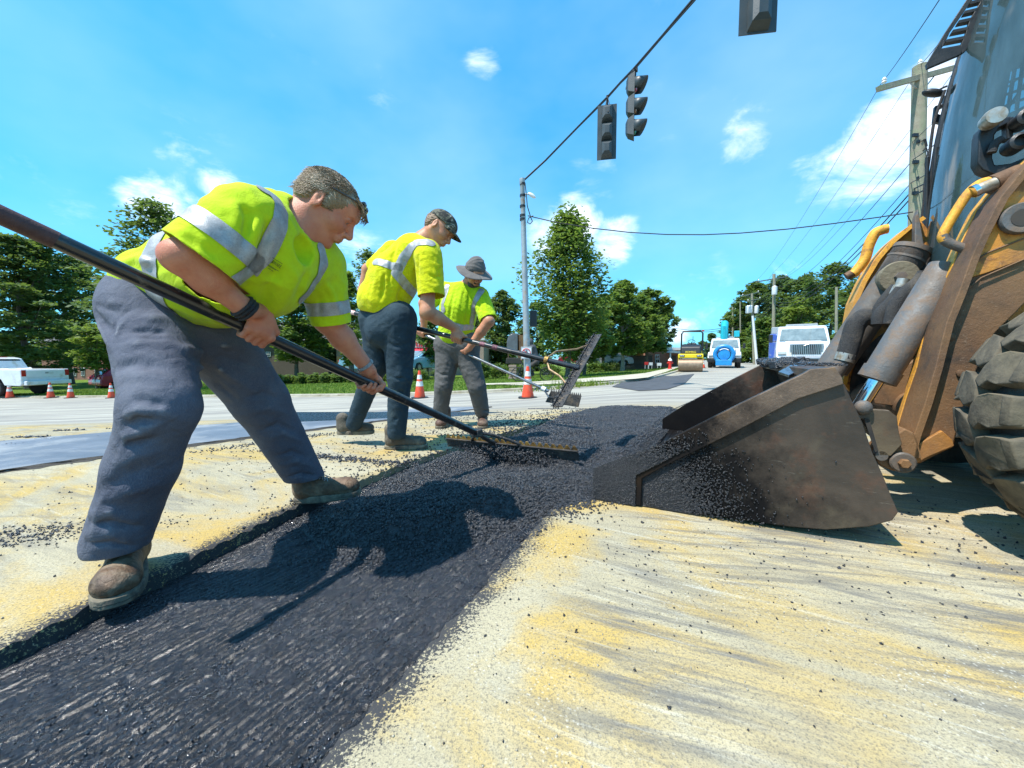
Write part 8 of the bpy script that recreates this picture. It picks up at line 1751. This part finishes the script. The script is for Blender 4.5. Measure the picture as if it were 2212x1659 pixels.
    cp = SDF(.004, .012); cp.ell(T(-.006, 0, .058), (.112, .089, .082), R, .01); cp.cut(T(0, 0, .048), T(-.04, 0, -.0) - T(-.04, 0, .06)); CPp, CF = cp.mesh(); cap = link_mesh('cap', np_mesh('cap', CPp, CF), m, None, smooth=True); tagobj(cap, 'camouflage baseball cap on the stooping man in jeans', 'cap')
    br = MB(); rows = []
    for i in range(13):
        a = rad(-62 + 124 * i / 12); e = 1 - (abs(i - 6) / 6) ** 2.4 * .9; rows.append([T(-.006 + math.cos(a) * .106, math.sin(a) * .085, .052), T(-.006 + math.cos(a) * .106 + .040 * e, math.sin(a) * .086, .050 - .004 * abs(i - 6) / 6), T(-.006 + math.cos(a) * .106 + .080 * e, math.sin(a) * .080, .036 - .012 * (abs(i - 6) / 6) ** 2)])
    br.sheet(rows); br.build('brim', m, cap, solid=.004, smooth=True, angle=0); MB().ball(T(-.006, 0, .139), .007, 8, 6).build('button', m, cap, smooth=True)
    boot('boot', (-.885, 2.80, 0.0), (1, .10, 0), M_BOOT2, root, .31, 0, 1.05, h=.005, shaft=.07, laces=False); boot('boot', tuple(at(742, 938, 3.0)), (.9, .10, 0), M_BOOT2, root, .28, 0, 1.0, h=.005, shaft=.05, laces=False)
    return RA, RB, RR
def person3():
    A = at; root = thing('person', 'bearded man in grey bucket hat, lime shirt and grey trousers, farthest of the rakers', 'person', (-.5, 3.8, 0))
    RA, RB, RR = A(880, 706, 3.95), A(1185, 845, 3.40), .013; rod = (RB - RA).normalized()
    J = SDF(.008, .035); J.cone(A(968, 745, 3.85), A(1006, 745, 3.80), .145, .145, .04)
    J.cone(A(966, 775, 3.84), A(958, 835, 3.80), .120, .088, .04); J.cone(A(958, 835, 3.80), A(951, 893, 3.86), .088, .074, .02)
    J.cone(A(1010, 770, 3.80), A(1030, 835, 3.76), .120, .090, .04); J.cone(A(1030, 835, 3.76), A(1041, 888, 3.84), .090, .074, .02)
    J.cut(A(951, 905, 3.86), Vector((0, .02, -1))); J.begin()
    for pts, a, s in (([(935, 850), (955, 843), (975, 852)], .010, .012), ([(935, 860), (955, 856), (975, 862)], -.009, .011), ([(936, 880), (952, 874), (970, 880)], .012, .011), ([(936, 890), (952, 888), (970, 892)], -.009, .010), ([(1015, 850), (1035, 843), (1055, 848)], .014, .012), ([(1018, 862), (1038, 858), (1055, 862)], -.012, .011), ([(1020, 875), (1038, 870), (1056, 875)], .013, .011), ([(1022, 888), (1040, 884), (1056, 888)], -.009, .010),
        ([(990, 780), (985, 800), (986, 830)], -.016, .014), ([(960, 770), (985, 785), (1005, 790)], .008, .013), ([(1000, 800), (1020, 810), (1040, 805)], .008, .013), ([(940, 800), (955, 810), (975, 806)], -.008, .013), ([(940, 825), (955, 832), (975, 826)], .009, .012)): J.pstroke(pts, a * 1.5, s)
    J.fn(lambda x, y, z: wrinkle(x, y, z, 1.0)); P, F = J.mesh(); jo, P = add_skin_obj('trousers', P, F, M_JEAN3, root, 1)
    S = SDF(.0075, .04); S.cone(A(985, 720, 3.82), A(990, 670, 3.80), .175, .178, .05); S.cone(A(965, 632, 3.86), A(1030, 640, 3.76), .105, .10, .05); S.cone(A(990, 670, 3.80), A(1000, 635, 3.80), .17, .12, .05)
    S.cone(A(1038, 642, 3.74), A(1054, 688, 3.64), .088, .085, .03); S.cone(A(955, 628, 3.88), A(925, 655, 3.86), .088, .082, .03); S.begin()
    for pts, a, s in (([(1000, 620), (990, 660), (985, 700)], .011, .013), ([(985, 620), (975, 660), (968, 710)], -.011, .013), ([(1015, 625), (1010, 670), (1005, 720)], -.010, .013), ([(970, 620), (960, 660), (955, 720)], .010, .013), ([(1025, 640), (1025, 680), (1020, 720)], .009, .012), ([(1045, 640), (1050, 665), (1055, 690)], .007, .011), ([(1035, 650), (1036, 675), (1034, 700)], -.012, .012), ([(960, 725), (985, 735), (1010, 728)], .008, .012)): S.pstroke(pts, a * 1.6, s)
    S.fn(lambda x, y, z: wrinkle(x, y, z, .9)); so, P, F, Nn = finish_shirt(S, A(985, 745, 3.82), Vector((-.05, 0, -1)), ((A(1052, 690, 3.62), A(1054, 688, 3.64) - A(1038, 642, 3.74), .14), (A(927, 655, 3.86), A(925, 655, 3.86) - A(955, 628, 3.88), .14)), M_SHIRT3, root)
    strap(S, P, F, Nn, [(975, 600), (966, 620), (960, 645), (958, 670)], .056, so); strap(S, P, F, Nn, [(1040, 628), (1030, 645), (1022, 670), (1018, 695)], .056, so); strap(S, P, F, Nn, [(955, 690), (975, 700), (1000, 708), (1018, 706)], .056, so)
    B = SDF(.005, .02); HC = A(1024, 594, 3.72); R = basis(Vector((.42, -.70, -.52)), Vector((.18, -.30, .93))); T = head_ops(B, HC, R, 1.0)
    B.cone(T(-.02, 0, -.04), A(1003, 628, 3.80), .060, .068, .03); B.cone(A(1003, 628, 3.80), A(990, 690, 3.80), .08, .11, .05)
    def rp(px): best = min(((abs(CX + FPX * (q.x / (q.y * math.cos(PITCH) - (q.z - CAMZ) * math.sin(PITCH))) - px)), t) for t in np.linspace(0, 1, 600) for q in [RA + (RB - RA) * t]); return RA + (RB - RA) * best[1]
    h1 = rp(1001); camd = (Vector((0, 0, CAMZ)) - h1).normalized(); upv = camd.cross(rod).normalized(); upv = upv if upv.z > 0 else -upv; wr = h1 + upv * .06 + camd * .03 + rod * .035; el = A(1056, 694, 3.60)
    B.cone(A(1036, 645, 3.74), el, .054, .05, .03); m_ = V3(el) * .6 + V3(wr) * .4; B.cone(el, m_, .052, .046, .02); B.cone(m_, wr, .046, .03, .02); grip(B, h1, rod, upv, camd, 1, RR, 1.05, start=10, wrap=-1, wrist=wr, thumb_dir=-1)
    h2 = rp(911); wr2 = h2 + upv * .06 + camd * .025; el2 = A(916, 655, 3.82); B.cone(A(950, 632, 3.88), el2, .054, .05, .03); m_ = V3(el2) * .6 + V3(wr2) * .4; B.cone(el2, m_, .052, .045, .02); B.cone(m_, wr2, .045, .03, .02); grip(B, h2, rod, upv, camd, 1, RR, 1.05, start=10, wrap=-1, wrist=wr2)
    P, F = B.mesh(); bo, P = add_skin_obj('body', P, F, M_SKIN3, root, 1)
    H = SDF(.0045, .015); H.ell(T(.052, 0, -.080), (.044, .056, .040), R, .02); H.cone(T(.0, .060, -.03), T(.05, .035, -.09), .016, .02, .02); H.cone(T(.0, -.060, -.03), T(.05, -.035, -.09), .016, .02, .02); H.cone(T(.098, -.022, -.045), T(.098, .022, -.045), .008, .008, .01)
    H.fn(lambda x, y, z: .002 * np.sin(x * 200) * np.sin(z * 230 + y * 100)); HP, HF = H.mesh(); link_mesh('beard', np_mesh('beard', HP, HF), M_BEARD, bo, smooth=True)
    g = MB(); 
    for s_ in (-1, 1): g.ball(T(.094, s_ * .031, .012), (.008, .024, .015), 12, 8, Matrix(R.tolist())); g.tube([T(.088, s_ * .052, .014), T(.04, s_ * .075, .014), T(-.01, s_ * .080, .010)], .003, 5)
    g.tube([T(.100, -.012, .014), T(.102, .0, .016), T(.100, .012, .014)], .003, 5); tagobj(g.build('sunglasses', M_LENS, None, smooth=True), 'dark sunglasses on the bearded man in the bucket hat', 'glasses')
    mh = mat_fabric('faded_hat_cloth', (.17, .155, .145), (.11, .10, .095), dirt=(.28, .25, .22), damt=.4); hs = SDF(.0055, .015); hs.ell(T(-.004, 0, .078), (.105, .092, .055), R, .02); hs.cone(T(-.004, 0, .05), T(-.004, 0, .095), .096, .082, .02); hs.fn(lambda x, y, z: .003 * np.sin(x * 60 + 3 * np.sin(z * 50)) * np.sin(z * 70 + y * 50)); hs.cut(T(0, 0, .045), T(0, 0, 0) - T(0, 0, .06))
    HP, HF = hs.mesh(); hat = link_mesh('bucket_hat', np_mesh('bucket_hat', HP, HF), mh, None, smooth=True); tagobj(hat, 'faded grey bucket hat with a floppy brim on the bearded worker', 'hat'); br = MB(); rows = []
    for i in range(41): a = 2 * math.pi * i / 40; rows.append([T(-.004 + math.cos(a) * r_ * 1.08, math.sin(a) * r_, z_ + .008 * math.sin(a * 3 + 1) * (r_ - .09) * 14) for r_, z_ in ((.088, .054), (.10, .047), (.13, .036), (.165, .026), (.176, .020))])
    br.sheet(rows); br.build('brim', mh, hat, solid=.004, smooth=True, angle=0); MB().tube([T(-.004 + math.cos(a) * .100, math.sin(a) * .094, .058) for a in np.linspace(0, 6.283, 33)[:-1]], .004, 5, closed=True).build('hat_band', M_BEARD, hat)
    g3 = float(ground_z(-.6, 3.8)); boot('boot', (-.675, 3.92, g3), (-.14, -1, 0), M_BOOT3, root, .29, 0, 1.05, h=.0055, shaft=.08, laces=False); boot('boot', (-.30, 3.90, g3), (.08, -1, 0), M_BOOT3, root, .29, 0, 1.05, h=.0055, shaft=.08, laces=False)
    return RA, RB, RR
M_TUBE = pbr('black_painted_tube', (.010, .011, .013), (.018, .019, .022), 14, .28, coat=.3, dirt=(.10, .09, .075), dscale=26, damt=.1); M_TUBE_RED = pbr('red_brown_grip_tape', (.075, .030, .028), (.05, .022, .022), 18, .6, bump=.3); M_ALU = pbr('scuffed_alloy_tube', (.34, .36, .38), (.20, .21, .22), 20, .25, metal=.8, dirt=(.06, .03, .03), dscale=22, damt=.4)
M_GOLD = pbr('rust_gold_teeth', (.42, .25, .06), (.22, .11, .03), 30, .5, metal=.4, dirt=(.02, .018, .016), dscale=24, damt=.5); M_TARRY = pbr('tarry_steel', (.02, .02, .022), (.05, .045, .042), 20, .5, bump=.8, bscale=90, dirt=(.12, .09, .06), dscale=20, damt=.3)
def lute(t, L_, R_, up, face, join, hw=.038, teeth=22, tooth=.026, gold=True):
    L_, R_ = Vector(L_), Vector(R_); d = (R_ - L_).normalized(); up = (up - d * up.dot(d)).normalized(); face = (face - d * face.dot(d) - up * face.dot(up)).normalized()
    b = MB().prism([L_ - up * hw, R_ - up * hw, R_ + up * hw * .55, L_ + up * hw * .55], face * .006).build('blade', M_TARRY, t, bevel=.001); MB().prism([L_ + up * hw * .55, R_ + up * hw * .55, R_ + up * hw * .62, L_ + up * hw * .62], face * .018).build('blade_rib', M_TARRY, b)
    tm = MB(); w_ = (R_ - L_).length / teeth
    for i in range(teeth): p = L_ + d * (w_ * i); tm.prism([p + up * hw * .6, p + d * w_ + up * hw * .6, p + d * w_ * .64 + up * (hw * .6 + tooth), p + d * w_ * .36 + up * (hw * .6 + tooth)], face * .005)
    tm.build('teeth', M_GOLD if gold else M_TARRY, b)
    return d, up, face
def build_rakes():
    rA, rB, r_ = R1; t = thing('asphalt_rake', 'long black rake with a wide gold toothed head held by the bending worker', 'rake', rB); d = (rB - rA).normalized()
    s0 = rA - d * .25; s1 = rA + (rB - rA) * .045; MB().cyl(s0, s1, r_ * 1.04, 20).build('grip_sleeve', M_TUBE_RED, t, smooth=True); MB().cyl(s1, rB, r_, 20).build('handle', M_TUBE, t, smooth=True)
    rr = np.random.default_rng(8); q = [rB - d * rr.uniform(.05, .55) + Vector(rr.normal(0, 1, 3)).normalized() * r_ for _ in range(160)]; V, F = grains(np.array(q), rr.uniform(.001, .0035, 160), 31); link_mesh('stuck_asphalt', np_mesh('stuck_asphalt', V, F), M_ASPH, t)
    LL, RR_ = at(966, 952, 2.60), at(1250, 981, 2.14); n_ = 5200; k_ = np.clip(rr.normal(.50, .16, n_), .14, .80)[:, None]; q_ = V3(LL) + (V3(RR_) - V3(LL)) * k_ + np.stack([rr.normal(0, .035, n_), rr.normal(-.02, .035, n_), rr.normal(-.035, .022, n_) - .18 * np.abs(k_[:, 0] - .5) * rr.random(n_)], 1); V, F = grains(q_, rr.uniform(.003, .008, n_), 41); tagobj(link_mesh('raked_asphalt', np_mesh('raked_asphalt', V, F), M_ASPH), 'loose asphalt heaped against the rake blade', 'asphalt', kind='stuff'); dd, up, fc = lute(t, LL, RR_, Vector((-.10, -.25, 1)), Vector((-.5, -.8, 0)), rB, .040); mid = LL + (RR_ - LL) * .42
    for k, nm in ((.22, 'brace'), (.62, 'brace')):
        e = LL + (RR_ - LL) * k + up * .02; MB().tube([rB - d * .06, rB + d * .03 + (e - rB) * .25 + Vector((0, 0, .02)), rB + (e - rB) * .7 + Vector((0, 0, .012)), e], .009, 8).build(nm, M_TARRY, t, smooth=True)
    MB().tube([rB - d * .02, (rB + mid) / 2, mid + up * .015], .014, 8).build('socket', M_TARRY, t, smooth=True); MB().box(rB - d * .03, (.045, .06, .045), M=Matrix.Rotation(.9, 3, 'Z')).build('clamp', M_TARRY, t, bevel=.006)
    # second rake, head tilted up in the air
    rA, rB, r_ = R2; t = thing('asphalt_rake', 'black rake with its tar caked head tilted upright, held by the man in jeans', 'rake', rB); d = (rB - rA).normalized(); a = rA + (rB - rA) * .055
    MB().cyl(rA, a, r_, 16).build('red_tip', pbr('red_white_tip', (.6, .08, .05), (.7, .6, .58), 12, .4), t, smooth=True); MB().cyl(a, rB, r_, 16).build('handle', M_TUBE, t, smooth=True); rr = np.random.default_rng(4)
    pk = MB()
    for k in (.64, .69): c = rA + (rB - rA) * k; pk.tube([c - d * .02, c, c + d * .02], [r_ * 1.02, r_ * 1.035, r_ * 1.02], 12)
    pk.build('paint_marks', pbr('pink_marking_paint', (.25, .08, .11), (.05, .02, .025), 60, .6), t, smooth=True)
    LL, RR_ = at(1203, 880, 2.13), at(1290, 724, 2.78); lute(t, LL, RR_, Vector((-.9, .1, -.3)), Vector((-.2, -1, 0)), rB, .034, 20, .02, False); c = rA + (rB - rA) * .885
    for e_, nm in ((at(1222, 828, 2.32), 1), (at(1272, 745, 2.68), 1)): e_ = Vector(e_); MB().tube([c + Vector((0, 0, .01)), c + (e_ - c) * .25 + Vector((-.01, 0, -.025 if e_.z < c.z else .03)), c + (e_ - c) * .7, e_], .007, 8).build('brace', pbr('tan_brass_brace', (.36, .24, .12), (.20, .13, .07), 30, .45, metal=.4), t, smooth=True)
    MB().lathe([(.026, -.012), (.026, .012)], c, d, 14).build('clamp', M_GOLD, t); q = []
    for _ in range(900): k = rr.random(); q.append(LL + (RR_ - LL) * k + Vector(rr.normal(0, 1, 3)).normalized() * .02 + Vector((rr.uniform(-.03, .01), 0, rr.uniform(-.01, .01))))
    V, F = grains(np.array(q), rr.uniform(.002, .0055, 900), 33); link_mesh('stuck_asphalt', np_mesh('stuck_asphalt', V, F), M_ASPH, t)
    # third tool: thin alloy handle, black squeegee-like blade
    rA, rB, r_ = R3; t = thing('asphalt_rake', 'thin alloy handled rake with black toothed blade held by man in bucket hat', 'rake', rB); d = (rB - rA).normalized(); MB().cyl(rA, rB, r_, 14).build('handle', M_ALU, t, smooth=True)
    mb = MB(); LL, RR_ = at(1188, 858, 3.42), at(1253, 866, 3.20); dx = (RR_ - LL); pts = [LL + dx * -.16 + Vector((0, 0, -.05)), RR_ + dx * -.04 + Vector((0, 0, -.055)), RR_ + dx * .05 + Vector((0, 0, .045)), LL + dx * .03 + Vector((0, 0, .055))]; mb.prism(pts, (0, .015, 0)); bl = mb.build('blade', M_TARRY, t, bevel=.003); tm = MB(); n = 17
    for i in range(n): p0 = pts[3] + (pts[2] - pts[3]) * (i / n); p1 = pts[3] + (pts[2] - pts[3]) * ((i + .7) / n); tm.prism([p0, p1, (p0 + p1) / 2 + Vector((0, 0, .022))], (0, .012, 0))
    tm.build('teeth', M_TARRY, bl); MB().lathe([(.022, -.02), (.022, .02)], rB - d * .05, d, 12).build('clamp', M_SIGW, t); MB().tube([rB - d * .05, rB + Vector((.0, -.02, -.05)), rB + Vector((.04, 0, -.06))], .008, 6).build('brace', M_ALU, t)
def cyclist():
    d = 20.0; g_ = gp(1175, 823, .08); d = g_.y; k = d / FPX; z0 = g_.z; t = thing('bicycle', 'dark bicycle ridden along the pavement behind the signal pole', 'bicycle', g_); P = lambda px, py, dy=0: at(px, py, d + dy)
    for cx_, cy_ in ((1113.5 + 0, 0),) if False else ((1111 + 8, 808), (1175 + 6, 808)):
        c = P(cx_, cy_); R_ = 14.2 * k; w_ = MB().tube([c + Vector((math.cos(a) * R_, 0, math.sin(a) * R_)) for a in np.linspace(0, 6.283, 37)[:-1]], .022, 6, closed=True).build('wheel', M_TYRE, t, smooth=True)
        sp = MB(); [sp.tube([c, c + Vector((math.cos(a) * R_, 0, math.sin(a) * R_))], .002, 3) for a in np.linspace(0, 6.283, 17)[:-1]]; sp.build('spokes', M_HUB, w_); MB().cyl(c - Vector((0, .04, 0)), c + Vector((0, .04, 0)), .03, 10).build('hub', M_BLACK, w_)
    F_, Rr = P(1119, 808), P(1181, 808); bb, st, hd = P(1150, 808), P(1157, 790), P(1128, 786)
    f = MB(); [f.tube([a, b], .018, 6) for a, b in ((F_, hd), (hd, P(1127, 780)), (hd, bb), (hd, st), (bb, st), (bb, Rr), (st, Rr))]; f.build('frame', M_BLACK, t, smooth=True); MB().tube([P(1127, 780), P(1124, 777), P(1132, 778, -.2)], .012, 6).build('handlebar', M_BLACK, t); MB().box(P(1158, 787), (.26, .14, .05)).build('saddle', M_BLACK, t, bevel=.02); MB().lathe([(.09, -.01), (.09, .01)], bb, (0, 1, 0), 16).build('chainring', M_BLACK, t)
    r_ = thing('person', 'cyclist in a dark grey hooded top riding behind the signal pole', 'person', g_); S = SDF(.018, .05); S.cone(P(1158, 780), P(1150, 752), .15, .17, .05); S.ell(P(1146, 738), (.12, .12, .14), None, .04); S.cone(P(1150, 750, -.15), P(1140, 766, -.18), .065, .055, .03); S.cone(P(1140, 766, -.18), P(1128, 777, -.15), .05, .04, .03)
    S.cone(P(1150, 750, .15), P(1140, 766, .18), .065, .055, .03); S.cone(P(1140, 766, .18), P(1128, 777, .1), .05, .04, .03)
    Pp, F = S.mesh(); add_skin_obj('hooded_top', Pp, F, pbr('dark_grey_sweatshirt', (.06, .065, .075), (.045, .05, .055), 9, .9), r_, 1)
    S = SDF(.018, .04); S.cone(P(1158, 782, -.10), P(1140, 795, -.12), .09, .07, .04); S.cone(P(1140, 795, -.12), P(1146, 815, -.12), .065, .045, .03); S.cone(P(1146, 815, -.12), P(1138, 818, -.12), .045, .035, .02); S.cone(P(1158, 782, .10), P(1142, 790, .12), .09, .07, .04); S.cone(P(1142, 790, .12), P(1152, 806, .12), .065, .045, .03)
    Pp, F = S.mesh(); add_skin_obj('trousers', Pp, F, M_DARKIN, r_, 1); S = SDF(.014, .02); S.ell(P(1141, 740), (.09, .085, .11), None, .02); S.ell(P(1127, 777), (.05, .04, .04), None); Pp, F = S.mesh(); add_skin_obj('face', Pp, F, M_SKIN2, r_, 1)
R1 = person1(); R2 = person2(); R3 = person3(); build_rakes(); cyclist()
